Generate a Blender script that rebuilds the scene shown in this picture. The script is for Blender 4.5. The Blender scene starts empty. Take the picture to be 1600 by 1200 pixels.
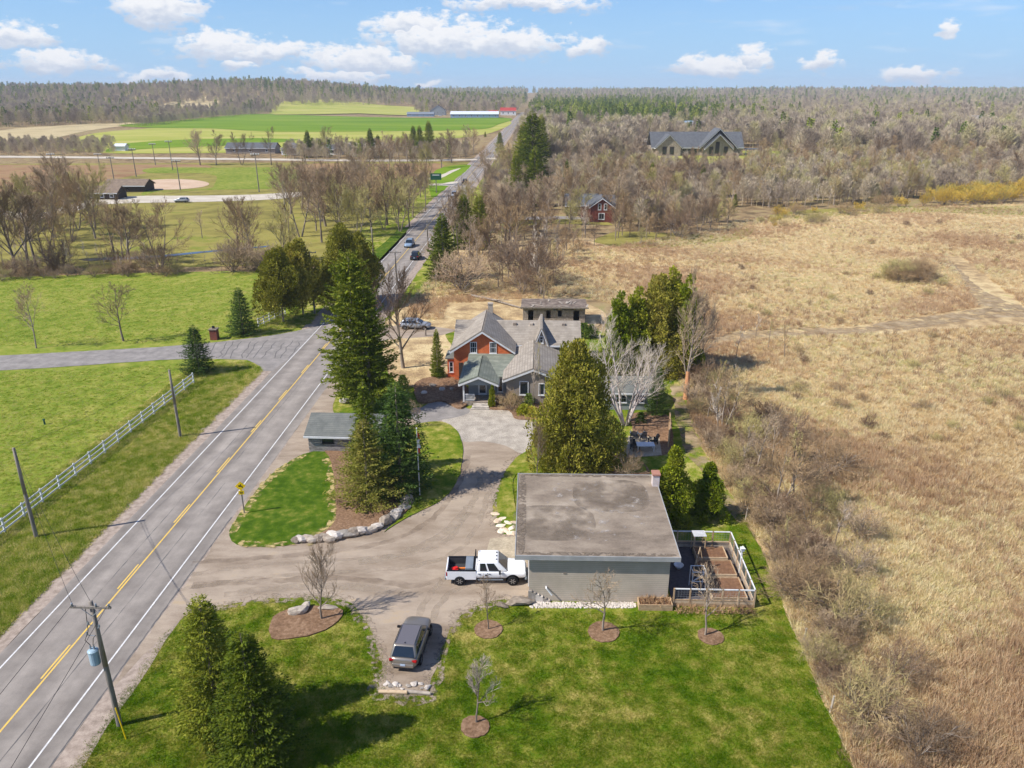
import bpy, bmesh, math, random
import numpy as np
from mathutils import Vector, Matrix

sc = bpy.context.scene
COL = sc.collection
R = math.radians
random.seed(7)

# ---------------------------------------------------------------- camera
F = 1200.0            # focal length in photo pixels (1600 x 1200)
CH = 34.0             # camera height
TH = math.atan(460 / F)
CT, ST = math.cos(TH), math.sin(TH)
cd = bpy.data.cameras.new('camera')
cd.sensor_width = 36.0
cd.lens = F / 1600 * 36.0
cd.clip_start = 0.5
cd.clip_end = 30000
cam = bpy.data.objects.new('camera', cd)
cam.location = (0, 0, CH)
cam.rotation_euler = (math.pi / 2 - TH, 0, 0)
COL.objects.link(cam)
sc.camera = cam

# ---------------------------------------------------------------- world and sun
SUN_EL, SHADOW_AZ = R(45), R(19)
to_sun = Vector((-math.cos(SHADOW_AZ) * math.cos(SUN_EL), -math.sin(SHADOW_AZ) * math.cos(SUN_EL), math.sin(SUN_EL)))
W = bpy.data.worlds.new('World')
sc.world = W
W.use_nodes = True
wn, wl = W.node_tree.nodes, W.node_tree.links
wn.clear()

def wmath(op, a, b=None, c=None, clamp=False):
    n = wn.new('ShaderNodeMath'); n.operation = op; n.use_clamp = clamp
    for i, v in enumerate((a, b, c)):
        if v is None: continue
        if isinstance(v, (int, float)): n.inputs[i].default_value = v
        else: wl.new(v, n.inputs[i])
    return n.outputs[0]

def wvec(op, a, b=None, out=0):
    n = wn.new('ShaderNodeVectorMath'); n.operation = op
    for i, v in enumerate((a, b)):
        if v is None: continue
        if isinstance(v, tuple): n.inputs[i].default_value = v
        else: wl.new(v, n.inputs[i])
    return n.outputs[out]

def wmix(fac, a, b):
    n = wn.new('ShaderNodeMix'); n.data_type = 'RGBA'
    for k, v in ((0, fac), (6, a), (7, b)):
        if isinstance(v, (int, float, tuple)): n.inputs[k].default_value = v
        else: wl.new(v, n.inputs[k])
    return n.outputs[2]

SKY_STRENGTH = 0.12
sky = wn.new('ShaderNodeTexSky')
sky.sky_type = 'NISHITA'
sky.sun_disc = False
sky.sun_elevation = SUN_EL
sky.sun_rotation = math.atan2(to_sun.x, to_sun.y)
sky.altitude = 300
sky.air_density = 1.0
sky.dust_density = 0.0
sky.ozone_density = 2.0
tint = wn.new('ShaderNodeMix'); tint.data_type = 'RGBA'; tint.blend_type = 'MULTIPLY'
tint.inputs[0].default_value = 1.0
tint.inputs[7].default_value = (0.395, 0.555, 0.82, 1)
wl.new(sky.outputs[0], tint.inputs[6])

tc = wn.new('ShaderNodeTexCoord')
D = tc.outputs['Generated']
sep = wn.new('ShaderNodeSeparateXYZ'); wl.new(D, sep.inputs[0])
az = wmath('ARCTAN2', sep.outputs[0], sep.outputs[1])
el = wmath('ARCSINE', sep.outputs[2])
cmb = wn.new('ShaderNodeCombineXYZ'); wl.new(az, cmb.inputs[0]); wl.new(el, cmb.inputs[1])
P0 = cmb.outputs[0]

def wnoise(scale, detail, rough=0.55, vec=None, stretch=(1, 1, 1)):
    n = wn.new('ShaderNodeTexNoise')
    n.inputs['Scale'].default_value = scale; n.inputs['Detail'].default_value = detail
    n.inputs['Roughness'].default_value = rough
    v = wvec('MULTIPLY', vec if vec is not None else P0, stretch)
    wl.new(v, n.inputs['Vector'])
    return n
warp = wnoise(26, 2, 0.6, stretch=(1, 1.7, 1))
wv = wvec('MULTIPLY', wvec('SUBTRACT', warp.outputs['Color'], (0.5, 0.5, 0.5)), (0.06, 0.028, 0))
PW = wvec('ADD', P0, wv)
# cumulus: (photo px x, y, half width, half height)
CL = [(690, 58, 110, 32), (790, 66, 100, 22), (640, 40, 60, 20), (820, 4, 112, 13), (918, 74, 34, 14), (245, 12, 66, 28), (345, 74, 64, 24),
      (420, 84, 60, 18), (560, 92, 92, 24), (620, 96, 40, 16), (535, 118, 80, 9), (370, 104, 22, 8), (676, 128, 22, 7), (1120, 102, 70, 17), (1172, 90, 34, 16),
      (1287, 98, 28, 12), (1428, 118, 48, 11), (1478, 49, 17, 11), (240, 118, 44, 11), (90, 98, 60, 16), (30, 60, 50, 20)]
best = None; besty = None
for (x, y, hw, hh) in CL:
    u, v = (x - 800) / F, (600 - y) / F
    d = Vector((u, CT + v * ST, -ST + v * CT)).normalized()
    a0, e0 = math.atan2(d.x, d.y), math.asin(d.z)
    t = wvec('MULTIPLY', wvec('SUBTRACT', PW, (a0, e0, 0)), (F / hw * 1.0, F / hh * 1.0, 0))
    L = wvec('LENGTH', t, out=1)
    s_ = wn.new('ShaderNodeSeparateXYZ'); wl.new(t, s_.inputs[0])
    if best is None:
        best, besty = L, s_.outputs[1]
    else:
        lt = wmath('LESS_THAN', L, best)
        besty = wmath('ADD', wmath('MULTIPLY', s_.outputs[1], lt), wmath('MULTIPLY', besty, wmath('SUBTRACT', 1.0, lt)))
        best = wmath('MINIMUM', best, L)
fine = wnoise(60, 4, 0.64, stretch=(1, 1.9, 1))
rough_e = wmath('MULTIPLY', wmath('SUBTRACT', fine.outputs[0], 0.5), 2.1)
edge = wmath('ADD', wmath('MULTIPLY_ADD', best, 1.0, rough_e), 0.0)
mr = wn.new('ShaderNodeMapRange'); mr.interpolation_type = 'SMOOTHSTEP'
wl.new(edge, mr.inputs[0]); mr.inputs[1].default_value = 1.12; mr.inputs[2].default_value = 0.55
mr.inputs[3].default_value = 0.0; mr.inputs[4].default_value = 1.0
cloud1 = mr.outputs[0]
# the same fair-weather clouds go on over the rest of the sky
pl = wvec('MULTIPLY', D, (1, 1, 0))
zz = wmath('MAXIMUM', sep.outputs[2], 0.03)
cz = wn.new('ShaderNodeCombineXYZ')
for i in (0, 1): wl.new(zz, cz.inputs[i])
cz.inputs[2].default_value = 1
plv = wvec('DIVIDE', pl, cz.outputs[0])
gn = wnoise(0.55, 3, 0.58, vec=plv)
m2 = wn.new('ShaderNodeMapRange'); m2.interpolation_type = 'SMOOTHSTEP'
wl.new(gn.outputs[0], m2.inputs[0]); m2.inputs[1].default_value = 0.56; m2.inputs[2].default_value = 0.68
m3 = wn.new('ShaderNodeMapRange'); wl.new(el, m3.inputs[0]); m3.inputs[1].default_value = 0.10; m3.inputs[2].default_value = 0.16
cloud2 = wmath('MULTIPLY', m2.outputs[0], m3.outputs[0])
# thin grey-white veils low over the horizon
veil = wnoise(11, 2, 0.55, stretch=(1, 6, 1))
m4 = wn.new('ShaderNodeMapRange'); m4.interpolation_type = 'SMOOTHSTEP'
wl.new(veil.outputs[0], m4.inputs[0]); m4.inputs[1].default_value = 0.55; m4.inputs[2].default_value = 0.8; m4.inputs[4].default_value = 0.35
cl = wmath('MAXIMUM', wmath('MAXIMUM', cloud1, cloud2), m4.outputs[0])
shade = wn.new('ShaderNodeMapRange'); shade.interpolation_type = 'SMOOTHSTEP'
wl.new(wmath('ADD', besty, wmath('MULTIPLY', rough_e, 0.9)), shade.inputs[0])
shade.inputs[1].default_value = -0.75; shade.inputs[2].default_value = 0.35
CLOUD = 0.72 / SKY_STRENGTH
ccol = wmix(shade.outputs[0], (0.56 * CLOUD, 0.63 * CLOUD, 0.76 * CLOUD, 1), (0.93 * CLOUD, 0.93 * CLOUD, 0.95 * CLOUD, 1))
hzn = wn.new('ShaderNodeMapRange'); hzn.interpolation_type = 'SMOOTHSTEP'
wl.new(wmath('ABSOLUTE', el), hzn.inputs[0]); hzn.inputs[1].default_value = 0.0; hzn.inputs[2].default_value = 0.20
hzn.inputs[3].default_value = 0.92; hzn.inputs[4].default_value = 0.0
clear_sky = wmix(hzn.outputs[0], tint.outputs[2], (0.265 / SKY_STRENGTH, 0.43 / SKY_STRENGTH, 0.63 / SKY_STRENGTH, 1))
skyc = wmix(wmath('MULTIPLY', cl, 0.95), clear_sky, ccol)
bg = wn.new('ShaderNodeBackground'); bg.inputs[1].default_value = SKY_STRENGTH
wl.new(skyc, bg.inputs[0])
wo = wn.new('ShaderNodeOutputWorld'); wl.new(bg.outputs[0], wo.inputs[0])

sd = bpy.data.lights.new('sun', 'SUN')
sd.energy = 4.2
sd.angle = R(0.53)
sd.color = (1.0, 0.955, 0.89)
sun = bpy.data.objects.new('sun', sd)
sun.rotation_euler = to_sun.to_track_quat('Z', 'Y').to_euler()
sun.location = (-60, -20, 120)
COL.objects.link(sun)

sc.view_settings.view_transform = 'Standard'
sc.view_settings.look = 'None'
sc.view_settings.exposure = 0.54
sc.view_settings.gamma = 1
sc.view_settings.use_curve_mapping = False
sc.render.engine = 'CYCLES'
cy = sc.cycles
cy.max_bounces = 5; cy.diffuse_bounces = 2; cy.glossy_bounces = 2; cy.transmission_bounces = 3; cy.transparent_max_bounces = 6
cy.volume_bounces = 0
cy.caustics_reflective = False; cy.caustics_refractive = False
cy.use_denoising = True
cy.use_adaptive_sampling = True
cy.adaptive_threshold = 0.02
sc.render.film_transparent = False
HAZE = 0.00012

# ---------------------------------------------------------------- geometry helpers
def sstep(a, b, x):
    t = min(1, max(0, (x - a) / (b - a))); return t * t * (3 - 2 * t)

def hz(x, y):
    """terrain height: level ground near by, wooded hills far off"""
    if y < 1150: return 0.0
    h = 14 * sstep(1250, 3800, y)
    h += 38 * math.exp(-((x + 560) / 330) ** 2 - ((y - 1950) / 480) ** 2) * sstep(1150, 1650, y)
    h += 24 * math.exp(-((x + 1200) / 420) ** 2 - ((y - 2000) / 480) ** 2) * sstep(1150, 1650, y)
    h += 9 * math.exp(-((x - 1300) / 700) ** 2 - ((y - 3300) / 600) ** 2)
    h += (5 * math.sin(x / 410 + 1.3) * math.sin(y / 530) + 3 * math.sin(x / 170 + y / 260)) * sstep(1300, 3000, y)
    return h

def ray(px, py):
    u, v = (px - 800) / F, (600 - py) / F
    return Vector((u, CT + v * ST, -ST + v * CT))

def G(px, py, z=None):
    d = ray(px, py)
    zz = 0.0 if z is None else z
    for _ in range(30):
        t = (zz - CH) / min(d.z, -1e-4)
        if z is not None: break
        nz = hz(d.x * t, d.y * t)
        if abs(nz - zz) < 0.01: break
        zz = 0.5 * zz + 0.5 * nz
    return Vector((d.x * t, d.y * t, zz))

def proj(x, y, z=0.0):
    zc = y * CT + (CH - z) * ST
    return (800 + F * x / zc, 600 - F * ((z - CH) * CT + y * ST) / zc)

def height(base, toppx):
    b = G(*base); d = ray(*toppx)
    return CH + d.z * b.y / d.y

def inpoly(p, poly):
    x, y = p; c = False; n = len(poly)
    for i in range(n):
        x1, y1 = poly[i]; x2, y2 = poly[i - 1]
        if (y1 > y) != (y2 > y) and x < (x2 - x1) * (y - y1) / (y2 - y1) + x1: c = not c
    return c

class MB:
    def __init__(s): s.v, s.f, s.m = [], [], []
    def add(s, vs, fs, mi=0):
        o = len(s.v); s.v += [tuple(p) for p in vs]
        for f in fs: s.f.append(tuple(i + o for i in f)); s.m.append(mi)
        return s
    def box(s, c, d, rz=0.0, mi=0, rx=0.0, ry=0.0):
        hx, hy, hz_ = d[0] / 2, d[1] / 2, d[2] / 2
        M = Matrix.Translation(c) @ Matrix.Rotation(rz, 4, 'Z') @ Matrix.Rotation(ry, 4, 'Y') @ Matrix.Rotation(rx, 4, 'X')
        vs = [M @ Vector((x, y, z)) for z in (-hz_, hz_) for (x, y) in ((-hx, -hy), (hx, -hy), (hx, hy), (-hx, hy))]
        return s.add(vs, [(3, 2, 1, 0), (4, 5, 6, 7), (0, 1, 5, 4), (1, 2, 6, 5), (2, 3, 7, 6), (3, 0, 4, 7)], mi)
    def bx(s, x0, x1, y0, y1, z0, z1, mi=0):
        return s.box(((x0 + x1) / 2, (y0 + y1) / 2, (z0 + z1) / 2), (x1 - x0, y1 - y0, z1 - z0), mi=mi)
    def slab(s, pts, t, mi=0, d=None):
        pts = [Vector(p) for p in pts]
        n = (pts[1] - pts[0]).cross(pts[2] - pts[0]).normalized() if d is None else Vector(d)
        k = len(pts)
        vs = pts + [p - n * t for p in pts]
        fs = [tuple(range(k)), tuple(range(2 * k - 1, k - 1, -1))] + [((i + 1) % k, i, i + k, (i + 1) % k + k) for i in range(k)]
        return s.add(vs, fs, mi)
    def tube(s, p0, p1, r0, r1, n=6, cap=True, mi=0):
        p0, p1 = Vector(p0), Vector(p1)
        d = (p1 - p0)
        if d.length < 1e-6: return s
        d.normalize()
        a = d.orthogonal().normalized(); b = d.cross(a)
        vs = []
        for p, r in ((p0, r0), (p1, r1)):
            for i in range(n):
                t = 2 * math.pi * i / n
                vs.append(p + (a * math.cos(t) + b * math.sin(t)) * r)
        fs = [(i, (i + 1) % n, (i + 1) % n + n, i + n) for i in range(n)]
        if cap: fs += [tuple(range(n - 1, -1, -1)), tuple(range(n, 2 * n))]
        return s.add(vs, fs, mi)
    def path(s, pts, rs, n=5, mi=0):
        for i in range(len(pts) - 1): s.tube(pts[i], pts[i + 1], rs[i], rs[i + 1], n, i == len(pts) - 2, mi)
        return s
    def cone(s, p0, p1, r, mi=0):
        p0, p1 = Vector(p0), Vector(p1); d = p1 - p0
        a = d.orthogonal().normalized() * r; b = d.normalized().cross(a)
        return s.add([p0 + a, p0 - a * .5 + b * .87, p0 - a * .5 - b * .87, p1], [(0, 1, 3), (1, 2, 3), (2, 0, 3)], mi)
    def lathe(s, prof, n=12, c=(0, 0, 0), mi=0):
        o = []
        for r, z in prof:
            for i in range(n):
                t = 2 * math.pi * i / n
                o.append((c[0] + r * math.cos(t), c[1] + r * math.sin(t), c[2] + z))
        fs = []
        for k in range(len(prof) - 1):
            for i in range(n): fs.append((k * n + i, k * n + (i + 1) % n, (k + 1) * n + (i + 1) % n, (k + 1) * n + i))
        fs.append(tuple(range(n - 1, -1, -1))); fs.append(tuple((len(prof) - 1) * n + i for i in range(n)))
        return s.add(o, fs, mi)
    def mesh(s, name, mats, smooth=False):
        me = bpy.data.meshes.new(name)
        me.from_pydata(s.v, [], s.f)
        for m in (mats if isinstance(mats, (list, tuple)) else [mats]): me.materials.append(m)
        if any(s.m): me.polygons.foreach_set('material_index', s.m)
        if smooth: me.polygons.foreach_set('use_smooth', [True] * len(me.polygons))
        me.update()
        return me
    def build(s, name, mats, parent=None, smooth=False, bevel=0, seg=2, sub=0):
        o = bpy.data.objects.new(name, s.mesh(name, mats, smooth))
        COL.objects.link(o)
        if parent is not None: o.parent = parent
        if bevel:
            b = o.modifiers.new('bevel', 'BEVEL'); b.width = bevel; b.segments = seg; b.limit_method = 'ANGLE'; b.angle_limit = R(40)
        if sub:
            b = o.modifiers.new('sub', 'SUBSURF'); b.levels = sub; b.render_levels = sub
        return o

def tag(o, label, cat, group=None, kind=None):
    o['label'] = label; o['category'] = cat
    if group: o['group'] = group
    if kind: o['kind'] = kind
    return o

def root(name, loc, rz, label, cat, group=None, s=None):
    o = bpy.data.objects.new(name, None)
    o.empty_display_size = 0.3
    COL.objects.link(o); o.location = loc; o.rotation_euler = (0, 0, rz)
    if s is not None: o.scale = (s, s, s) if isinstance(s, (int, float)) else s
    return tag(o, label, cat, group)

def inst(me, name, parent=None, loc=None, rz=0):
    o = bpy.data.objects.new(name, me); COL.objects.link(o)
    if parent is not None: o.parent = parent
    if loc is not None: o.location = loc
    if rz: o.rotation_euler = (0, 0, rz)
    return o

# ---------------------------------------------------------------- materials
MATS = {}
def lin(r, g, b):
    f = lambda c: ((c / 255) / 12.92 if c / 255 <= 0.04045 else ((c / 255 + 0.055) / 1.055) ** 2.4)
    return (f(r), f(g), f(b), 1)

def sc_(c, k): return (c[0] * k, c[1] * k, c[2] * k, 1)

def mat(name, cols, scale=3.0, detail=4, rough=0.8, bump=0.0, bscale=None, world=False, metal=0.0, spec=0.3, big=0.0, bigscale=0.1,
        stretch=(1, 1, 1), rand=0.0, lo=0.35, hi=0.65, transl=0.0, bdist=0.05, mid=0.0, midscale=1.0, hue=0.0):
    """noise-driven colour ramp on a Principled surface"""
    m = bpy.data.materials.new(name); m.use_nodes = True
    nt = m.node_tree; N, L = nt.nodes, nt.links
    b = N['Principled BSDF']
    b.inputs['Roughness'].default_value = rough; b.inputs['Metallic'].default_value = metal
    b.inputs['Specular IOR Level'].default_value = spec
    MATS[name] = m
    if not isinstance(cols, list): cols = [cols]
    t = N.new('ShaderNodeNewGeometry').outputs['Position'] if world else N.new('ShaderNodeTexCoord').outputs['Object']
    mp = N.new('ShaderNodeMapping'); mp.inputs['Scale'].default_value = stretch; L.new(t, mp.inputs[0]); t = mp.outputs[0]
    def noise(s, d):
        n = N.new('ShaderNodeTexNoise'); n.inputs['Scale'].default_value = s; n.inputs['Detail'].default_value = d
        n.inputs['Roughness'].default_value = 0.6
        L.new(t, n.inputs['Vector']); return n.outputs[0]
    def math_(op, a, c):
        n = N.new('ShaderNodeMath'); n.operation = op
        for i, v in enumerate((a, c)):
            if isinstance(v, (int, float)): n.inputs[i].default_value = v
            else: L.new(v, n.inputs[i])
        return n.outputs[0]
    if len(cols) == 1 and rand == 0:
        b.inputs['Base Color'].default_value = cols[0]
    else:
        f = noise(scale, detail)
        if big: f = math_('ADD', f, math_('MULTIPLY', math_('SUBTRACT', noise(bigscale, 3), 0.5), big))
        if mid: f = math_('ADD', f, math_('MULTIPLY', math_('SUBTRACT', noise(midscale, 3), 0.5), mid))
        if rand:
            oi = N.new('ShaderNodeObjectInfo')
            f = math_('ADD', f, math_('MULTIPLY', math_('SUBTRACT', oi.outputs['Random'], 0.5), rand))
        cr = N.new('ShaderNodeValToRGB'); e = cr.color_ramp.elements
        k = len(cols)
        if k == 1: cols = [sc_(cols[0], 0.8), sc_(cols[0], 1.2)]; k = 2
        while len(e) < k: e.new(0.5)
        for i, c in enumerate(cols):
            e[i].position = lo + (hi - lo) * i / (k - 1); e[i].color = c
        L.new(f, cr.inputs[0])
        L.new(cr.outputs[0], b.inputs['Base Color'])
        if transl:
            tr = N.new('ShaderNodeBsdfTranslucent'); L.new(cr.outputs[0], tr.inputs[0])
            mx = N.new('ShaderNodeMixShader'); mx.inputs[0].default_value = transl
            L.new(b.outputs[0], mx.inputs[1]); L.new(tr.outputs[0], mx.inputs[2])
            L.new(mx.outputs[0], N['Material Output'].inputs[0])
    if bump:
        bn = N.new('ShaderNodeBump'); bn.inputs['Strength'].default_value = bump; bn.inputs['Distance'].default_value = bdist
        L.new(noise(bscale or scale * 2, 5), bn.inputs['Height']); L.new(bn.outputs[0], b.inputs['Normal'])
    return m

def banded(m, axis, period, width, color, rot=0.0):
    """fine regular joints (shingle courses, siding laps, pavers too small to pick apart)"""
    nt = m.node_tree; N, L = nt.nodes, nt.links; b = N['Principled BSDF']
    t = N.new('ShaderNodeTexCoord').outputs['Object']
    sp = N.new('ShaderNodeSeparateXYZ'); L.new(t, sp.inputs[0])
    md = N.new('ShaderNodeMath'); md.operation = 'WRAP'; L.new(sp.outputs[axis], md.inputs[0]); md.inputs[1].default_value = 0; md.inputs[2].default_value = period
    lt = N.new('ShaderNodeMath'); lt.operation = 'LESS_THAN'; L.new(md.outputs[0], lt.inputs[0]); lt.inputs[1].default_value = width
    mx = N.new('ShaderNodeMix'); mx.data_type = 'RGBA'
    src = b.inputs['Base Color'].links[0].from_socket if b.inputs['Base Color'].links else None
    L.new(lt.outputs[0], mx.inputs[0])
    if src: L.new(src, mx.inputs[6])
    else: mx.inputs[6].default_value = b.inputs['Base Color'].default_value
    mx.inputs[7].default_value = color
    L.new(mx.outputs[2], b.inputs['Base Color'])
    return m

def bricked(m, c1, c2, mortar, scale, bw=0.5, rh=0.25, msize=0.02, bump=0.3, vec='Object', rot=(0, 0, 0)):
    nt = m.node_tree; N, L = nt.nodes, nt.links; b = N['Principled BSDF']
    t = N.new('ShaderNodeTexCoord').outputs['Object']
    mp = N.new('ShaderNodeMapping'); mp.inputs['Rotation'].default_value = rot; L.new(t, mp.inputs[0])
    bt = N.new('ShaderNodeTexBrick'); L.new(mp.outputs[0], bt.inputs[0])
    bt.inputs['Color1'].default_value = c1; bt.inputs['Color2'].default_value = c2; bt.inputs['Mortar'].default_value = mortar
    bt.inputs['Scale'].default_value = scale; bt.inputs['Mortar Size'].default_value = msize
    bt.inputs['Brick Width'].default_value = bw; bt.inputs['Row Height'].default_value = rh
    nz = N.new('ShaderNodeTexNoise'); nz.inputs['Scale'].default_value = 0.9; L.new(t, nz.inputs[0])
    mx = N.new('ShaderNodeMix'); mx.data_type = 'RGBA'; mx.blend_type = 'OVERLAY'; mx.inputs[0].default_value = 0.5
    L.new(bt.outputs[0], mx.inputs[6]); L.new(nz.outputs[0], mx.inputs[7])
    L.new(mx.outputs[2], b.inputs['Base Color'])
    return m

G_LAWN = [lin(70, 96, 10), lin(90, 113, 18), lin(116, 125, 38), lin(146, 143, 66), lin(174, 161, 92)]
mat('lawn', G_LAWN, scale=0.9, detail=8, world=True, big=0.75, bigscale=0.16, mid=0.4, midscale=5.0, lo=0.25, hi=0.76, bump=0.7, bscale=9, bdist=0.08, rough=0.9, spec=0.1)
mat('lush', [lin(56, 84, 6), lin(68, 94, 12), lin(86, 106, 24), lin(120, 122, 50), lin(144, 138, 70)], scale=1.2, detail=7, world=True, big=0.55, bigscale=0.3, mid=.3, midscale=6., lo=0.3, hi=0.85, bump=0.6, bscale=10, bdist=.06, rough=0.9, spec=0.1)
mat('pasture', [lin(98, 118, 30), lin(120, 134, 44), lin(142, 146, 62), lin(164, 154, 84)], scale=0.55, detail=8, world=True, big=0.4, bigscale=0.05, mid=.25, midscale=3., lo=0.3, hi=0.75, bump=0.7, bscale=4, bdist=.12, rough=0.9, spec=0.1)
mat('verge', [lin(92, 116, 22), lin(120, 134, 38), lin(160, 154, 80), lin(190, 176, 114)], scale=0.9, detail=9, world=True, big=0.5, bigscale=0.2, mid=.4, midscale=5, lo=0.3, hi=0.72, bump=0.9, bscale=6, bdist=.15, rough=0.95, spec=0.05)
mat('dry_field', [lin(148, 124, 94), lin(174, 148, 110), lin(198, 172, 128), lin(216, 194, 148), lin(186, 170, 112)], scale=0.45, detail=10, world=True, big=0.55, bigscale=0.035, mid=.3, midscale=3, lo=0.3, hi=0.74, bump=0.9, bscale=3.5, bdist=.25, rough=0.95, spec=0.05)
mat('woods_floor', [lin(104, 90, 66), lin(138, 116, 86), lin(160, 140, 102), lin(136, 134, 80)], scale=0.25, detail=9, world=True, big=0.5, bigscale=0.012, lo=0.32, hi=0.72, bump=0.6, bscale=1.5, bdist=.3, rough=0.95, spec=0.05)
mat('park_grass', [lin(112, 104, 58), lin(134, 126, 66), lin(150, 140, 76), lin(122, 130, 52)], scale=0.12, detail=8, world=True, big=0.5, bigscale=0.02, lo=0.3, hi=0.7, rough=0.95, spec=0.05)
mat('crop_green', [lin(92, 124, 22), lin(110, 138, 30), lin(130, 146, 48)], scale=0.012, detail=6, world=True, stretch=(.4, 1.6, 1), lo=0.3, hi=0.7, rough=0.95, spec=0.05)
mat('crop_yellow', [lin(146, 154, 60), lin(166, 166, 80), lin(184, 174, 104)], scale=0.02, detail=6, world=True, lo=0.3, hi=0.7, stretch=(.5, 1.6, 1), rough=0.95, spec=0.05)
mat('stubble', [lin(176, 158, 116), lin(192, 174, 132), lin(164, 148, 110)], scale=0.02, detail=6, world=True, rough=0.95, spec=0.05)
mat('gravel', [lin(130, 114, 97), lin(148, 132, 114), lin(160, 144, 126), lin(172, 156, 137), lin(176, 155, 126)], scale=0.55, detail=10, world=True, big=0.5, bigscale=0.14, mid=.35, midscale=14, stretch=(.55, 1.5, 1), lo=0.25, hi=0.76, bump=0.5, bscale=22, bdist=.03, rough=0.95, spec=0.1)
mat('shoulder', [lin(136, 122, 108), lin(164, 148, 134), lin(184, 168, 152)], scale=2.2, detail=9, world=True, mid=.3, midscale=16, lo=0.3, hi=0.72, bump=0.4, bscale=20, bdist=.03, rough=0.95, spec=0.1)
mat('old_asphalt', [lin(124, 119, 114), lin(142, 136, 130), lin(160, 153, 146)], scale=0.8, detail=9, world=True, mid=.25, midscale=14, lo=0.3, hi=0.72, bump=0.25, bscale=20, bdist=.02, rough=0.9, spec=0.2)
mat('white_line', [lin(226, 224, 220), lin(200, 198, 194)], scale=3, detail=6, world=True, rough=0.7)
mat('yellow_line', [lin(232, 192, 84), lin(214, 180, 100)], scale=3, detail=6, world=True, rough=0.7)
mat('crack', lin(100, 97, 94), rough=0.95)
mat('court', lin(190, 180, 164), rough=0.9)
bricked(MATS['court'], lin(196, 186, 170), lin(172, 162, 148), lin(140, 130, 118), 5.0, msize=0.03)
mat('apron', lin(190, 176, 150), rough=0.9)
bricked(MATS['apron'], lin(196, 182, 156), lin(172, 158, 134), lin(140, 128, 110), 2.6, msize=0.03)
mat('mulch', [lin(104, 80, 60), lin(134, 106, 82), lin(158, 130, 104)], scale=5, detail=9, world=True, big=.3, bigscale=.5, lo=0.3, hi=0.7, bump=0.8, bscale=14, bdist=.06, rough=0.95, spec=0.05)
mat('infield', [lin(190, 160, 130), lin(204, 178, 150)], scale=0.1, detail=5, world=True, rough=0.95)
mat('pale_road', [lin(186, 174, 154), lin(206, 196, 178)], scale=0.2, detail=5, world=True, rough=0.95)
mat('water', lin(60, 70, 74), rough=0.12, spec=0.6)
mat('track', [lin(142, 122, 92), lin(164, 142, 110), lin(178, 158, 126)], scale=0.6, detail=9, world=True, rough=0.95, bump=.6, bscale=4)

# asphalt carriageway: pale wheel tracks run along the road
ROAD_AZ = math.atan2(42 / F, CT)
m = mat('road', [lin(127, 119, 111), lin(141, 133, 124), lin(155, 146, 136)], scale=0.6, detail=9, world=True, mid=.25, midscale=16, lo=0.3, hi=0.72, bump=0.2, bscale=24, bdist=.02, rough=0.85, spec=0.2)
N, L = m.node_tree.nodes, m.node_tree.links
geo = N.new('ShaderNodeNewGeometry'); mp = N.new('ShaderNodeMapping'); mp.vector_type = 'POINT'
mp.inputs['Rotation'].default_value = (0, 0, ROAD_AZ); L.new(geo.outputs['Position'], mp.inputs[0])
sp = N.new('ShaderNodeSeparateXYZ'); L.new(mp.outputs[0], sp.inputs[0])
nz = N.new('ShaderNodeTexNoise'); nz.inputs['Scale'].default_value = 1.0; nz.inputs['Detail'].default_value = 5
m_ = N.new('ShaderNodeMapping'); m_.inputs['Scale'].default_value = (1.6, 0.02, 1); L.new(mp.outputs[0], m_.inputs[0]); L.new(m_.outputs[0], nz.inputs[0])
def nmath(op, a_, b_):
    n = N.new('ShaderNodeMath'); n.operation = op
    for i, v in enumerate((a_, b_)):
        if isinstance(v, (int, float)): n.inputs[i].default_value = v
        else: L.new(v, n.inputs[i])
    return n.outputs[0]
# lateral position across one lane: pale crown between the darker polished wheel paths
lane = nmath('MULTIPLY', nmath('SUBTRACT', sp.outputs[0], -30.34), 2 * math.pi / 3.29)
tracks = nmath('MULTIPLY', nmath('COSINE', lane, 0.0), -0.085)
fac = nmath('ADD', nmath('ADD', tracks, 0.5), nmath('MULTIPLY', nmath('SUBTRACT', nz.outputs[0], 0.5), 0.30))
mx = N.new('ShaderNodeMix'); mx.data_type = 'RGBA'; mx.blend_type = 'OVERLAY'; mx.inputs[0].default_value = 0.9
pb = N['Principled BSDF']; src = pb.inputs['Base Color'].links[0].from_socket
L.new(src, mx.inputs[6]); L.new(fac, mx.inputs[7]); L.new(mx.outputs[2], pb.inputs['Base Color'])

# building, vehicle and plant materials
mat('brick', lin(196, 92, 54)); bricked(MATS['brick'], lin(222, 104, 50), lin(202, 90, 42), lin(206, 132, 90), 5.0, msize=0.03, rot=(R(90), 0, 0))
mat('dark_brick', lin(120, 60, 50)); bricked(MATS['dark_brick'], lin(116, 56, 46), lin(128, 64, 52), lin(134, 96, 82), 4.0, rot=(R(90), 0, 0))
mat('shingle_grey', [lin(134, 125, 113), lin(154, 144, 131), lin(170, 160, 146)], scale=1.2, detail=8, lo=.3, hi=.7, mid=.3, midscale=12, rough=.9, bump=.2, bscale=20, bdist=.02)
banded(MATS['shingle_grey'], 2, 0.13, 0.03, lin(134, 126, 115))
mat('shingle_green', [lin(108, 114, 102), lin(126, 130, 116), lin(142, 144, 130)], scale=1.2, detail=8, lo=.3, hi=.7, mid=.3, midscale=12, rough=.9, bump=.2, bscale=20, bdist=.02)
banded(MATS['shingle_green'], 2, 0.13, 0.03, lin(114, 118, 106))
mat('shingle_slate', [lin(96, 98, 94), lin(112, 114, 108), lin(126, 126, 118)], scale=1.0, detail=8, lo=.3, hi=.7, mid=.3, midscale=10, rough=.9, bump=.2, bscale=20, bdist=.02)
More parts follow.
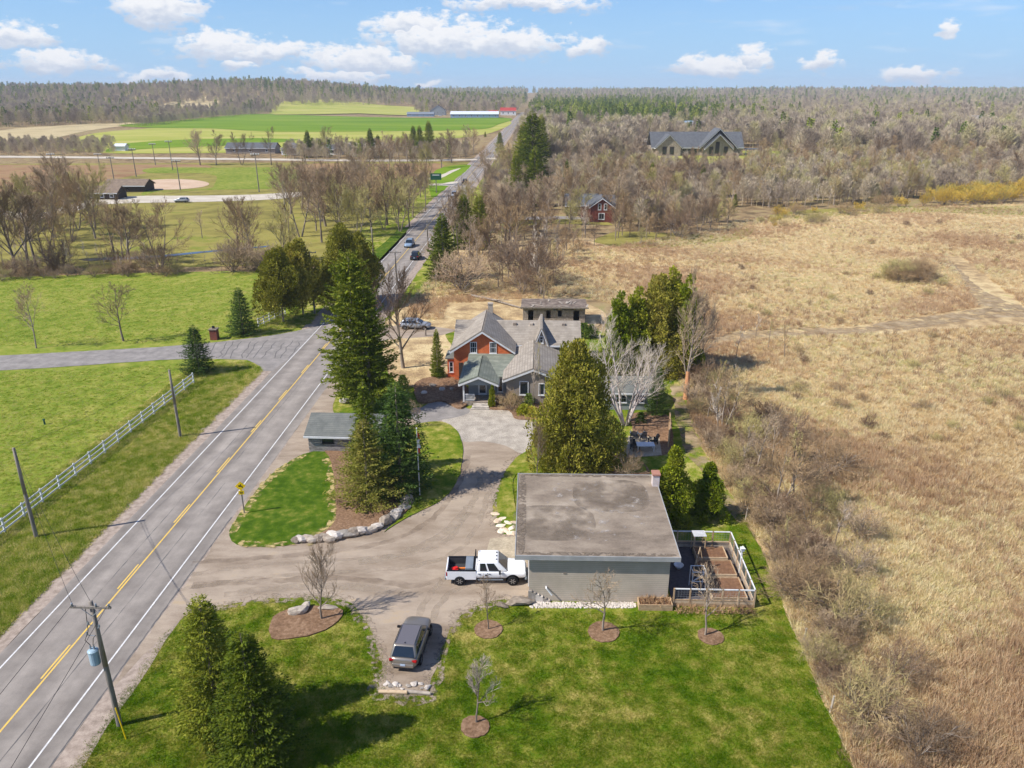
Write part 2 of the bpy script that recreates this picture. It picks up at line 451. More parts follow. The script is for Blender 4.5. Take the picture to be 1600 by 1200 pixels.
banded(MATS['shingle_slate'], 2, 0.10, 0.022, lin(98, 99, 94))
mat('shingle_dark', [lin(84, 86, 90), lin(104, 106, 108)], scale=1.0, detail=6, rough=.9)
mat('trim', [lin(226, 226, 224), lin(208, 208, 206)], scale=2, detail=5, rough=.6)
mat('siding', [lin(180, 166, 148), lin(194, 180, 162)], scale=.8, detail=6, rough=.75); banded(MATS['siding'], 2, 0.16, 0.018, lin(150, 140, 126))
mat('siding_brown', [lin(150, 138, 124), lin(162, 150, 136)], scale=.8, detail=6, rough=.8); banded(MATS['siding_brown'], 2, 0.14, 0.02, lin(120, 108, 98))
mat('siding_grey', [lin(138, 144, 146), lin(148, 154, 156)], scale=.8, detail=6, rough=.8); banded(MATS['siding_grey'], 2, 0.14, 0.02, lin(112, 118, 120))
mat('flat_roof', [lin(112, 100, 86), lin(136, 122, 106), lin(154, 140, 122), lin(172, 158, 140)], scale=0.5, detail=12, lo=.27, hi=.74, big=.7, bigscale=.2, mid=.35, midscale=9, stretch=(.7, 1.4, 1), rough=.95, bump=.4, bscale=14, bdist=.03)
mat('fascia', [lin(150, 150, 148), lin(168, 167, 164)], scale=1.5, detail=6, rough=.6)
mat('block', [lin(140, 134, 130), lin(158, 152, 146), lin(126, 120, 116)], scale=2.0, detail=6, rand=.4, rough=.95, bump=.3, bscale=18)
mat('mortar', lin(128, 122, 116), rough=.95)
mat('stone', [lin(124, 112, 98), lin(158, 144, 128), lin(184, 172, 156)], scale=1.4, detail=8, rand=.5, lo=.3, hi=.7, rough=.95, bump=.5, bscale=6, bdist=.06)
mat('pale_stone', [lin(150, 142, 132), lin(186, 176, 164), lin(208, 198, 186)], scale=1.6, detail=8, rand=.5, rough=.95, bump=.5, bscale=6, bdist=.05)
mat('flagstone', [lin(208, 186, 158), lin(222, 206, 182), lin(232, 220, 200)], scale=1.0, detail=7, rand=.6, rough=.95, bump=.3, bscale=8)
mat('glass', lin(34, 42, 50), rough=0.06, spec=0.7)
mat('wood_pole', [lin(112, 104, 96), lin(134, 126, 116), lin(150, 140, 128)], scale=3, detail=6, stretch=(3, 3, .3), rough=.9)
mat('timber', [lin(168, 140, 108), lin(188, 160, 126), lin(202, 178, 146)], scale=3, detail=6, stretch=(1, 1, 4), rand=.4, rough=.9)
mat('weathered', [lin(134, 122, 110), lin(158, 146, 132), lin(178, 166, 150)], scale=3, detail=7, rand=.4, rough=.95, bump=.3, bscale=10)
mat('white_paint', [lin(232, 232, 230), lin(214, 214, 212)], scale=3, detail=4, rough=.55)
mat('metal_grey', [lin(150, 158, 164), lin(136, 144, 150)], scale=2, detail=4, rough=.45, metal=.3)
mat('transformer', [lin(160, 184, 196), lin(148, 172, 184)], scale=2, detail=4, rough=.4)
mat('black', lin(26, 26, 28), rough=.5)
mat('tyre', lin(30, 30, 31), rough=.9)
mat('rim', lin(176, 178, 180), rough=.3, metal=.8)
mat('sign_yellow', lin(246, 206, 20), rough=.5)
mat('red', lin(200, 36, 30), rough=.5)
mat('tail_red', lin(160, 20, 22), rough=.25)
mat('orange', lin(230, 130, 60), rough=.6)
mat('white_car', lin(236, 237, 238), rough=.25, spec=.6)
mat('taupe_car', lin(152, 144, 134), rough=.28, metal=.55, spec=.5)
mat('taupe_roof', lin(130, 125, 126), rough=.3, metal=.4)
mat('blue_car', lin(150, 172, 192), rough=.28, metal=.3)
mat('silver_car', lin(176, 180, 184), rough=.28, metal=.4)
mat('dark_car', lin(54, 58, 64), rough=.25, metal=.3)
mat('plate', lin(180, 196, 216), rough=.5)
mat('lamp_glass', lin(220, 220, 214), rough=.2)
mat('bed_liner', lin(62, 62, 64), rough=.9)
mat('blue_metal', [lin(120, 146, 172), lin(140, 164, 186)], scale=.5, rough=.5)
mat('red_roof', lin(170, 60, 52), rough=.8)
mat('dark_wood', lin(70, 58, 50), rough=.9)
mat('green_sign', lin(30, 84, 66), rough=.6)
mat('soil', [lin(108, 78, 56), lin(134, 100, 74)], scale=4, detail=8, rough=.95, bump=.7, bscale=12)
mat('soil_dark', [lin(78, 72, 74), lin(96, 88, 86)], scale=4, detail=8, rough=.95, bump=.5, bscale=12)
def patchy(name, src_name, lo_, hi_, scale, amax=1.0):
    """the same ground material thinned out into irregular patches (worn or spilled ground)"""
    m = MATS[src_name].copy(); m.name = name; MATS[name] = m
    N, L = m.node_tree.nodes, m.node_tree.links
    g_ = N.new('ShaderNodeNewGeometry'); n_ = N.new('ShaderNodeTexNoise'); n_.inputs['Scale'].default_value = scale; n_.inputs['Detail'].default_value = 5
    L.new(g_.outputs['Position'], n_.inputs[0])
    r_ = N.new('ShaderNodeMapRange'); r_.inputs[1].default_value = lo_; r_.inputs[2].default_value = hi_; r_.inputs[4].default_value = amax; L.new(n_.outputs[0], r_.inputs[0])
    L.new(r_.outputs[0], N['Principled BSDF'].inputs['Alpha'])
    return m
mat('rut_pale', [lin(166, 150, 130), lin(182, 167, 147)], scale=2, detail=8, world=True, mid=.3, midscale=14, rough=.95, spec=.1)
mat('rut_dark', [lin(138, 121, 103), lin(150, 133, 114)], scale=2, detail=8, world=True, mid=.3, midscale=14, rough=.95, spec=.1)
mat('worn_grass', [lin(150, 138, 84), lin(178, 160, 104), lin(190, 168, 122)], scale=2, detail=8, world=True, mid=.3, midscale=8, rough=.95, spec=.05)
mat('fallow', [lin(138, 108, 78), lin(156, 124, 92), lin(150, 132, 88)], scale=.1, detail=8, world=True, rough=.95, spec=.05)
mat('roof_stain', [lin(110, 98, 84), lin(126, 113, 98)], scale=2, detail=9, world=True, mid=.3, midscale=12, rough=.95)
mat('roof_pale', [lin(176, 166, 154), lin(190, 180, 168)], scale=2, detail=9, world=True, rough=.95)
mat('weed_stalk', [lin(150, 120, 92), lin(176, 146, 114)], scale=2, rand=.5, rough=.95)
patchy('track_patchy', 'track', .36, .62, .5); patchy('stain_patchy', 'roof_stain', .38, .78, .6); patchy('edge_patchy', 'roof_stain', .40, .56, 2.4); patchy('pale_patchy', 'roof_pale', .60, .78, 1.3)
patchy('rut_pale_patchy', 'rut_pale', .34, .72, .9, .7); patchy('rut_dark_patchy', 'rut_dark', .34, .74, .8, .55); patchy('worn_patchy', 'worn_grass', .44, .60, 1.6); patchy('spill_patchy', 'gravel', .46, .58, 2.2)
mat('mesh_wire', lin(150, 152, 152), rough=.6)

mat('spruce', [lin(70, 86, 20), lin(104, 118, 30), lin(138, 144, 44), lin(166, 162, 66)], scale=0.9, detail=6, rand=.25, lo=.28, hi=.75, mid=.5, midscale=6., rough=.8, spec=.15, transl=.2)
mat('spruce_blue', [lin(52, 74, 30), lin(78, 102, 42), lin(110, 130, 60)], scale=0.9, detail=6, rand=.25, lo=.28, hi=.75, mid=.5, midscale=6., rough=.8, spec=.15, transl=.2)
mat('spruce_warm', [lin(84, 92, 28), lin(112, 116, 42), lin(142, 140, 58), lin(136, 122, 66)], scale=0.9, detail=6, rand=.2, lo=.28, hi=.75, mid=.5, midscale=6., rough=.8, spec=.15, transl=.2)
mat('cedar', [lin(104, 106, 30), lin(136, 134, 44), lin(162, 154, 62), lin(178, 162, 80)], scale=0.8, detail=6, rand=.25, lo=.28, hi=.75, mid=.5, midscale=5., rough=.85, spec=.1, transl=.15)
mat('cedar_green', [lin(98, 116, 22), lin(130, 142, 32), lin(160, 162, 48), lin(178, 170, 68)], scale=0.8, detail=6, rand=.25, lo=.28, hi=.75, mid=.5, midscale=5., rough=.85, spec=.1, transl=.15)
mat('bark', [lin(112, 100, 88), lin(140, 126, 112), lin(160, 146, 130)], scale=2.5, detail=6, rand=.3, stretch=(1, 1, .3), rough=.95)
mat('twigs', [lin(138, 116, 92), lin(158, 136, 110), lin(178, 156, 128)], scale=.5, detail=4, rand=.7, rough=.95, spec=.05)
mat('twigs_pale', [lin(170, 154, 138), lin(192, 176, 158), lin(208, 194, 174)], scale=.5, detail=4, rand=.7, rough=.95, spec=.05)
mat('twigs_warm', [lin(164, 138, 104), lin(184, 160, 118), lin(176, 164, 108)], scale=.5, detail=4, rand=.9, rough=.95, spec=.05)
mat('twigs_gold', [lin(196, 164, 70), lin(214, 180, 84), lin(184, 168, 88)], scale=.5, detail=4, rand=.6, rough=.95, spec=.05)
mat('birch', [lin(210, 198, 192), lin(188, 174, 166), lin(156, 140, 130)], scale=2.0, detail=6, lo=.35, hi=.7, rough=.8)
mat('far_twigs', [lin(156, 140, 122), lin(178, 162, 140), lin(198, 181, 154), lin(190, 180, 132)], scale=.02, detail=3, world=True, big=.3, bigscale=.004, rand=.7, lo=.25, hi=.8, rough=.95, spec=.05)
mat('brush_twigs', [lin(132, 108, 86), lin(154, 130, 104), lin(176, 152, 124)], scale=.6, detail=4, rand=.7, rough=.95, spec=.05)
mat('far_pine', [lin(84, 104, 38), lin(120, 136, 48), lin(154, 160, 64)], scale=.3, detail=3, rand=.7, lo=.25, hi=.8, rough=.9, spec=.05)
mat('straw', [lin(220, 194, 146), lin(238, 216, 170), lin(250, 236, 196), lin(220, 210, 150)], scale=.05, detail=5, world=True, rand=.5, lo=.25, hi=.75, rough=.95, spec=.05, transl=.5)
mat('straw_red', [lin(192, 160, 124), lin(212, 182, 144), lin(226, 202, 164)], scale=.06, detail=5, world=True, rand=.5, lo=.25, hi=.75, rough=.95, spec=.05, transl=.5)
mat('grass_blade', [lin(80, 114, 8), lin(108, 136, 20), lin(146, 150, 52), lin(192, 178, 98)], scale=.9, detail=8, world=True, big=.75, bigscale=.16, rand=.3, lo=.25, hi=.82, rough=.9, spec=.05, transl=.5)
mat('grass_rough', [lin(126, 152, 40), lin(160, 174, 62), lin(196, 190, 98), lin(222, 210, 140)], scale=1.0, detail=5, world=True, big=.5, bigscale=.2, rand=.5, lo=.28, hi=.75, rough=.9, spec=.05, transl=.5)
mat('shrub_green', [lin(66, 88, 28), lin(98, 120, 42), lin(124, 140, 56)], scale=3, detail=4, rand=.3, rough=.85, transl=.2)
mat('shrub_lime', [lin(150, 154, 36), lin(178, 176, 54), lin(196, 170, 70)], scale=3, detail=4, rand=.3, rough=.85, transl=.2)
mat('dead_stalk', [lin(140, 108, 78), lin(168, 134, 98), lin(190, 158, 120)], scale=3, detail=4, rand=.3, rough=.95)

# ================================================================ SETTING
from mathutils.geometry import tessellate_polygon

def catmull(pts, step=1.5, closed=True):
    out = []; n = len(pts)
    for i in range(n if closed else n - 1):
        p0, p1, p2, p3 = (Vector(pts[(i + k) % n][:2]) if closed else Vector(pts[min(max(i + k, 0), n - 1)][:2]) for k in (-1, 0, 1, 2))
        k = max(1, int((p2 - p1).length / step))
        for j in range(k):
            t = j / k
            out.append(0.5 * ((2 * p1) + (-p0 + p2) * t + (2 * p0 - 5 * p1 + 4 * p2 - p3) * t * t + (-p0 + 3 * p1 - 3 * p2 + p3) * t ** 3))
    if not closed: out.append(Vector(pts[-1][:2]))
    return out

def sheet(name, pts, z, m, smooth=True, jit=0.0, step=1.5, kind='structure', label=None, cat=None, thick=0.0, drape=0):
    """a ground surface cut to an outline in metres"""
    rnd = random.Random(hash(name) & 255 if False else len(name) * 7)
    o2 = catmull(pts, step) if smooth else [Vector(p[:2]) for p in pts]
    if jit: o2 = [p + Vector((rnd.uniform(-jit, jit), rnd.uniform(-jit, jit))) for p in o2]
    tri = tessellate_polygon([[Vector((p.x, p.y, 0)) for p in o2]])
    b = bmesh.new()
    vs = [b.verts.new((p.x, p.y, z)) for p in o2]
    for t in tri:
        try: b.faces.new([vs[i] for i in t])
        except ValueError: pass
    bmesh.ops.recalc_face_normals(b, faces=b.faces)
    b.normal_update()
    for f in b.faces:
        if f.normal.z < 0: f.normal_flip()
    if thick:
        r = bmesh.ops.extrude_face_region(b, geom=b.faces[:])
        bmesh.ops.translate(b, verts=[v for v in r['geom'] if isinstance(v, bmesh.types.BMVert)], vec=(0, 0, thick))
        bmesh.ops.recalc_face_normals(b, faces=b.faces)
    for _ in range(drape):
        bmesh.ops.subdivide_edges(b, edges=b.edges[:], cuts=1, use_grid_fill=True)
    if drape:
        for v in b.verts: v.co.z = z + hz(v.co.x, v.co.y)
    me = bpy.data.meshes.new(name); b.to_mesh(me); b.free()
    me.materials.append(m if not isinstance(m, str) else MATS[m])
    o = bpy.data.objects.new(name, me); COL.objects.link(o)
    o['kind'] = kind
    if label: o['label'] = label
    if cat: o['category'] = cat
    return o

def px(*pp): return [G(*p) for p in pp]

# ground: one sheet to the horizon
ys = [-300, -100, 0, 100, 300, 700, 1000] + list(range(1100, 5650, 50))
xs = list(range(-5200, -2600, 200)) + list(range(-2600, 2601, 65)) + list(range(2800, 5400, 200))
g = MB()
g.v = [(x, y, hz(x, y) - 0.06) for y in ys for x in xs]
nx = len(xs)
g.f = [(j * nx + i, j * nx + i + 1, (j + 1) * nx + i + 1, (j + 1) * nx + i) for j in range(len(ys) - 1) for i in range(nx - 1)]
g.m = [0] * len(g.f)
o = g.build('ground', MATS['woods_floor'], smooth=True); o['kind'] = 'structure'

# the road frame: rx metres to the right of the camera line, ry metres along
RC, RS = math.cos(ROAD_AZ), math.sin(ROAD_AZ)
def RD(off, along, z=0.0): return Vector((off * RC + along * RS, -off * RS + along * RC, z))
def road_off(p): return p[0] * RC - p[1] * RS
YELLOW, WL, WR = -30.34, -33.63, -27.05

def strip(name, o0, o1, a0, a1, z, m, parent=None, n=1, kind='structure', wob=0.0):
    mb = MB(); rnd = random.Random(n + int(o0 * 10))
    vs = []
    for k in range(n + 1):
        a = a0 + (a1 - a0) * k / n
        vs += [RD(o0 + rnd.uniform(-wob, wob), a, z), RD(o1 + rnd.uniform(-wob, wob), a, z)]
    mb.add(vs, [(2 * k, 2 * k + 1, 2 * k + 3, 2 * k + 2) for k in range(n)])
    o = mb.build(name, m if not isinstance(m, str) else MATS[m], parent)
    if kind and parent is None: o['kind'] = kind
    return o

# left pasture, verge, right dry field, property lawn
sheet('pasture', [RD(-44, 0), RD(-44, 60), RD(-43.5, 120), RD(-41.5, 140), G(560, 428), G(480, 432), G(400, 424), G(300, 425), G(200, 427), G(100, 430), G(0, 434), G(-300, 440), G(-500, 700)], 0.0, 'pasture', step=4, jit=.3)
strip('roadside_verge', -46.0, -35.4, 5, 300, 0.006, 'verge', n=200, wob=.12)
strip('roadside_verge', -24.6, -20.0, 95, 420, 0.006, 'verge', n=200, wob=.2)
LAWN_EDGE = [(1345, 1240), (1318, 1170), (1290, 1100), (1262, 1040), (1236, 980), (1214, 920), (1196, 870), (1168, 820), (1130, 760), (1098, 705), (1075, 650), (1066, 600), (1062, 570)]
sheet('dry_field', px(*LAWN_EDGE) + [G(1040, 540), G(1000, 480), G(930, 440), G(760, 400), G(700, 420), G(660, 440), G(700, 370), G(900, 372), G(1100, 378), G(1180, 350), G(1300, 335), G(1600, 318), Vector((300, 260, 0)), Vector((300, 20, 0)), Vector((60, 10, 0))], 0.0, 'dry_field', step=2.5, jit=.25)
lawn_pts = [RD(-24.7, 8), RD(-24.7, 60), RD(-24.6, 100), G(660, 440), G(770, 440), G(940, 520), G(1062, 560)] + [G(*p) for p in LAWN_EDGE[::-1]] + [Vector((22, 8, 0))]
sheet('lawn', lawn_pts, 0.010, 'lawn', step=1.2, jit=.18)
# rougher straw-coloured ground behind the house and between the house and the road
sheet('rough_yard', px((640, 470), (700, 445), (800, 440), (930, 480), (940, 505), (905, 512), (712, 516), (706, 545), (700, 600), (625, 600), (600, 560), (600, 510)), 0.014, 'dry_field', step=1.5, jit=.2)

sheet('thin_lawn', px((1000, 655), (1040, 620), (1062, 590), (1075, 645), (1100, 700), (1132, 755), (1172, 820), (1140, 826), (1085, 800), (1045, 725), (1010, 720), (985, 735), (970, 700)), 0.014, 'verge', step=1.0, jit=.25)
# road surface
road = strip('road', -34.5, -25.9, 2, 1900, 0.030, 'road', n=60)
strip('gravel_shoulder', -36.1, -34.45, 2, 1200, 0.022, 'shoulder', n=500, wob=.12)
strip('gravel_shoulder', -25.95, -24.3, 2, 1200, 0.022, 'shoulder', n=500, wob=.14)
strip('edge_line', WL - .055, WL + .055, 2, 1900, 0.036, 'white_line', road, n=40)
strip('edge_line', WR - .055, WR + .055, 2, 1900, 0.036, 'white_line', road, n=40)
strip('centre_line', YELLOW + .03, YELLOW + .15, 2, 1900, 0.036, 'yellow_line', road, n=40)
for a in [27.5 + 9.15 * k for k in range(14)]:
    strip('centre_dash', YELLOW - .20, YELLOW - .08, a, a + 3.1, 0.036, 'yellow_line', road)
strip('road_edge_crack', -26.02, -25.93, 2, 56, 0.034, 'crack', road, n=160, wob=.035)
for (o0, a0, a1) in ((-28.9, 30, 62), (-31.6, 44, 75), (-29.6, 66, 90)):
    strip('sealed_crack', o0, o0 + .035, a0, a1, 0.034, 'crack', road, n=50, wob=.03)

# gravel drive, islands and beds
DRIVE = [RD(-25.8, 36), RD(-25.2, 39), G(300, 957), G(345, 947), G(400, 938), G(470, 933), G(520, 934), G(548, 942), G(570, 966), G(588, 1005), G(597, 1045), G(598, 1084), G(670, 1086), G(676, 1060), G(686, 1030), G(696, 1000), G(715, 966),
         G(745, 946), G(790, 937), G(838, 934), G(850, 905), G(840, 860), G(812, 836), G(786, 836), G(770, 806), G(776, 768), G(792, 732), G(813, 711), G(833, 692), G(836, 664), G(800, 640), G(700, 640), G(640, 640), G(600, 690), G(560, 705), G(520, 640), RD(-24.2, 92), RD(-25.8, 92), RD(-25.8, 70), RD(-25.8, 50)]
sheet('driveway', DRIVE, 0.026, 'gravel', step=.8, jit=.09)
sheet('paved_court', px((690, 655), (715, 645), (745, 640), (800, 642), (826, 652), (834, 672), (832, 692), (816, 709), (790, 697), (755, 690), (722, 690), (706, 672)), 0.034, 'court', step=.6)
sheet('asphalt_walk', px((640, 648), (655, 640), (680, 626), (706, 628), (735, 642), (715, 652), (692, 656), (660, 664)), 0.038, 'old_asphalt', step=.6, jit=.04)
sheet('garage_apron', px((760, 862), (766, 842), (812, 838), (822, 866), (826, 880), (755, 880)), 0.034, 'apron', smooth=False)
sheet('lawn_island', px((358, 838), (364, 821), (386, 788), (412, 755), (440, 730), (474, 711), (500, 705), (516, 712), (524, 740), (527, 780), (530, 815), (505, 838), (462, 851), (405, 856), (370, 851)), 0.03, 'lush', step=.7, jit=.06, thick=.06)
sheet('mulch_bed', px((505, 704), (545, 705), (600, 735), (640, 770), (640, 795), (610, 815), (560, 838), (500, 846), (470, 849), (500, 836), (524, 815), (523, 760), (515, 715)), 0.03, 'mulch', step=.7, jit=.06, thick=.16)
sheet('lawn_island', px((600, 832), (632, 812), (690, 782), (716, 748), (723, 705), (714, 674), (690, 660), (650, 664), (600, 690), (560, 704), (600, 738), (640, 772), (640, 796)), 0.03, 'lawn', step=.7, jit=.06, thick=.06)
sheet('lawn_island', px((808, 832), (778, 800), (782, 760), (797, 728), (816, 709), (850, 700), (880, 742), (806, 742)), 0.03, 'lawn', step=.6, jit=.05, thick=.05)
sheet('mulch_bed', px((835, 700), (850, 690), (900, 720), (960, 735), (1010, 738), (1000, 720), (1010, 745), (880, 746)), 0.036, 'mulch', step=.7, jit=.06)
sheet('mulch_bed', px((420, 985), (428, 965), (455, 952), (500, 948), (535, 955), (528, 972), (495, 990), (450, 1000), (425, 998)), 0.02, 'mulch', step=.5, jit=.05, thick=.08)
sheet('mulch_bed', px((650, 600), (690, 590), (720, 598), (735, 620), (720, 640), (690, 628), (655, 630)), 0.02, 'mulch', step=.6, jit=.06, thick=.25)
sheet('mulch_bed', px((765, 640), (770, 625), (850, 628), (880, 640), (870, 652), (810, 656), (795, 642)), 0.028, 'mulch', step=.6, jit=.06, thick=.08)
sheet('mulch_bed', px((985, 655), (1000, 645), (1040, 648), (1050, 668), (1048, 705), (1020, 712), (1000, 700)), 0.02, 'mulch', step=.7, jit=.08, thick=.05)
for i, (cx, cy_, r) in enumerate(((763, 984, .95), (943, 988, 1.05), (1110, 995, .85), (742, 1136, .82))):
    c = G(cx, cy_)
    sheet('mulch_ring', [c + Vector((r * math.cos(t), r * math.sin(t), 0)) for t in [k * .5236 for k in range(12)]], 0.02, 'mulch', step=.12, jit=.035, thick=.06)

def ribbon(name, pts, w, z, m, closed=False, step=.5, jit=.06):
    c = catmull(pts, step, closed); n = len(c); mb = MB(); r_ = random.Random(len(pts))
    for i in range(n):
        d = (c[(i + 1) % n] - c[i - 1]) if closed else (c[min(i + 1, n - 1)] - c[max(i - 1, 0)])
        nn = Vector((-d.y, d.x)).normalized(); wa, wb = w / 2 + r_.uniform(-jit, jit), w / 2 + r_.uniform(-jit, jit)
        mb.v += [(c[i].x + nn.x * wa, c[i].y + nn.y * wa, z), (c[i].x - nn.x * wb, c[i].y - nn.y * wb, z)]
    for i in range(n if closed else n - 1):
        j = (i + 1) % n; mb.f.append((2 * i, 2 * i + 1, 2 * j + 1, 2 * j)); mb.m.append(0)
    o = mb.build(name, MATS[m]); o['kind'] = 'structure'; return o
# wheel ruts on the gravel, worn and spilled edges
k_ = 0
for pts, w, m in (([(262, 905), (330, 893), (420, 882), (520, 876), (620, 868), (690, 850), (722, 815), (745, 770), (752, 730)], .55, 'rut_pale_patchy'), ([(262, 925), (340, 912), (430, 900), (530, 894), (640, 886), (712, 862), (745, 822), (762, 775), (770, 735)], .5, 'rut_pale_patchy'),
                  ([(300, 880), (400, 872), (520, 862), (610, 845), (670, 815), (702, 780), (722, 745), (732, 710)], .6, 'rut_dark_patchy'), ([(300, 915), (420, 908), (540, 904), (640, 915), (690, 905)], .7, 'rut_dark_patchy'), ([(640, 1020), (650, 970), (672, 930), (700, 900)], .45, 'rut_pale_patchy'), ([(664, 1020), (676, 965), (700, 930), (730, 915)], .45, 'rut_pale_patchy'),
                  ([(560, 880), (640, 862), (700, 830), (735, 790)], .9, 'rut_pale_patchy'), ([(350, 930), (450, 918), (560, 918), (650, 930)], .8, 'rut_pale_patchy')):
    ribbon('wheel_rut', [G(*p) for p in pts], w, 0.029 + .0008 * k_, m, jit=.12); k_ += 1
ribbon('worn_edge', DRIVE[2:31], 1.1, 0.0285, 'spill_patchy', False, .6, .25)
ISL = px((358, 838), (364, 821), (386, 788), (412, 755), (440, 730), (474, 711))
ribbon('worn_edge', [p + Vector((.25, -.1, 0)) for p in ISL], .7, 0.0935, 'worn_patchy', False, .5, .2)
ribbon('worn_edge', px((474, 849), (440, 852), (400, 853), (375, 848)), .7, 0.0938, 'worn_patchy', False, .5, .2)
ribbon('worn_edge', px((520, 716), (526, 760), (531, 812), (505, 834), (470, 847)), 1.6, 0.0944, 'worn_patchy', False, .5, .3)

# neighbour's cracked asphalt drive
nd = sheet('neighbour_driveway', px((-300, 570), (0, 556), (130, 549), (280, 540), (380, 530), (440, 522), (478, 514), (497, 510), (470, 545), (425, 580), (412, 580), (404, 572), (385, 563), (330, 561), (250, 563), (100, 573), (0, 579), (-300, 592)), 0.034, 'old_asphalt', step=1.5, jit=.1)
rnd = random.Random(3)
for k in range(14):
    a = G(300 + k * 13, 536 + rnd.uniform(-4, 0)); b_ = G(285 + k * 13 + rnd.uniform(-6, 6), 560)
    mb = MB(); pts = [a.lerp(b_, t / 5) + Vector((rnd.uniform(-.25, .25), rnd.uniform(-.2, .2), 0)) for t in range(6)]
    for p, q in zip(pts[:-1], pts[1:]):
        n_ = Vector((-(q - p).y, (q - p).x, 0)).normalized() * .06
        mb.add([(v.x, v.y, 0.039) for v in (p - n_, p + n_, q + n_, q - n_)], [(0, 3, 2, 1)])
    mb.build('sealed_crack', MATS['crack'], nd)
# neighbour house's drive across the road, and the parking spot behind the house
sheet('parking_pad', px((575, 520), (600, 512), (640, 508), (690, 512), (712, 516), (690, 524), (650, 528), (612, 530), (580, 535)), 0.036, 'gravel', step=1, jit=.1)

# tracks in the dry field
sheet('field_track', px((1090, 528), (1150, 520), (1230, 512), (1330, 512), (1400, 500), (1470, 492), (1530, 482), (1600, 482), (1680, 486), (1680, 500), (1600, 496), (1520, 500), (1450, 510), (1380, 520), (1300, 524), (1200, 526), (1150, 530), (1100, 535)), 0.012, 'track_patchy', step=1.2, jit=.3)
sheet('field_track', px((1470, 400), (1490, 412), (1510, 430), (1530, 450), (1570, 470), (1600, 480), (1560, 488), (1530, 480), (1510, 452), (1490, 430), (1470, 412)), 0.016, 'track_patchy', step=1.2, jit=.3)
sheet('field_path', px((1065, 600), (1075, 640), (1098, 700), (1130, 755), (1168, 815), (1150, 815), (1108, 756), (1070, 700), (1055, 650), (1048, 600)), 0.018, 'track_patchy', step=1.0, jit=.2)

# park, side road, farm fields
sheet('park_lawn', px((-200, 425), (0, 420), (200, 418), (400, 415), (560, 410), (610, 385), (690, 300), (722, 262), (740, 253), (400, 254), (0, 256), (-300, 258)), 0.0, 'park_grass', step=8, jit=.4)
sheet('park_lawn', px((560, 425), (600, 405), (640, 355), (625, 355), (600, 380), (575, 400)), 0.03, 'lush', step=4, jit=.3)
sheet('park_lawn', px((680, 308), (712, 280), (735, 258), (690, 262), (672, 278), (672, 300)), 0.04, 'crop_green', step=5, jit=.3)
side = sheet('side_road', px((-300, 246), (0, 246.5), (300, 249.5), (600, 252.5), (745, 250.5), (745, 248.2), (600, 249.4), (300, 246.6), (0, 243.5), (-300, 243)), 0.09, 'pale_road', step=15)
sheet('side_road', px((760, 249), (900, 250), (1200, 251), (1600, 252), (1600, 250), (1200, 249), (900, 248), (760, 247)), 0.09, 'pale_road', step=15)
sheet('park_road', px((0, 330), (60, 333), (110, 320), (150, 310), (230, 306), (300, 306), (400, 304), (470, 300), (480, 305), (420, 312), (300, 316), (230, 317), (160, 320), (110, 332), (60, 342), (0, 342)), 0.05, 'pale_road', step=4)
sheet('park_road', px((672, 287), (690, 287), (706, 284), (716, 284), (708, 291), (690, 290), (672, 290)), 0.06, 'pale_road', step=3)
sheet('park_road', px((670, 277), (690, 273), (706, 266), (720, 263), (706, 270), (690, 278), (672, 281)), 0.06, 'pale_road', step=3)
sheet('fallow_field', px((-60, 292), (-60, 260), (150, 258), (300, 257), (330, 262), (260, 266), (200, 276), (150, 286), (60, 300)), 0.03, 'fallow', step=6, jit=.5)
sheet('fallow_field', px((470, 257), (600, 256), (690, 256), (672, 272), (600, 280), (480, 284)), 0.03, 'fallow', step=6, jit=.5)
sheet('ball_infield', px((205, 290), (222, 283), (260, 280), (300, 281), (326, 286), (318, 292), (280, 296), (230, 296)), 0.07, 'infield', step=4)
sheet('outfield_grass', px((222, 306), (230, 298), (290, 298), (370, 296), (460, 292), (470, 270), (440, 262), (330, 262), (240, 262), (230, 270), (330, 272), (335, 288), (320, 296), (250, 299), (230, 304)), 0.04, 'pasture', step=6, jit=.4)
sheet('creek', px((120, 406), (150, 403), (185, 402), (220, 401), (290, 395), (360, 389), (420, 384), (418, 386), (360, 391), (290, 398), (220, 404.5), (180, 406), (140, 408)), 0.03, 'water', step=2, jit=.2)
sheet('farm_field', px((95, 226), (150, 208), (240, 200), (330, 191), (410, 186), (560, 189), (690, 190), (795, 189), (762, 209), (640, 222), (500, 232), (400, 238), (180, 240), (120, 236)), 0.10, 'crop_yellow', step=25)
sheet('farm_field', px((185, 196), (260, 190), (330, 183), (390, 178), (420, 178), (500, 181), (650, 184.5), (792, 184.5), (778, 195), (740, 203), (560, 206), (420, 206), (330, 201), (240, 200)), 0.25, 'crop_green', step=25)
sheet('farm_field', px((165, 238), (240, 232), (400, 226), (470, 218), (400, 216), (300, 218), (200, 224)), 0.2, 'crop_green', step=25)
sheet('farm_field', px((430, 180), (440, 166), (520, 164), (600, 165), (652, 168), (640, 181), (560, 178)), 0.9, 'crop_yellow', step=60, drape=3)
sheet('farm_field', px((0, 226), (60, 222), (130, 206), (185, 198), (260, 192), (200, 191), (100, 196), (0, 204)), 0.12, 'stubble', step=30)
sheet('farm_field', px((235, 168), (340, 164), (345, 176), (250, 180)), 1.2, 'stubble', step=60, drape=3)
sheet('far_clearing', px((1370, 158), (1420, 156), (1480, 160), (1490, 167), (1420, 170), (1375, 166)), 1.2, 'stubble', step=60, drape=3)
sheet('far_clearing', px((1520, 164), (1600, 158), (1660, 157), (1660, 165), (1560, 169)), 1.2, 'crop_yellow', step=60, drape=3)
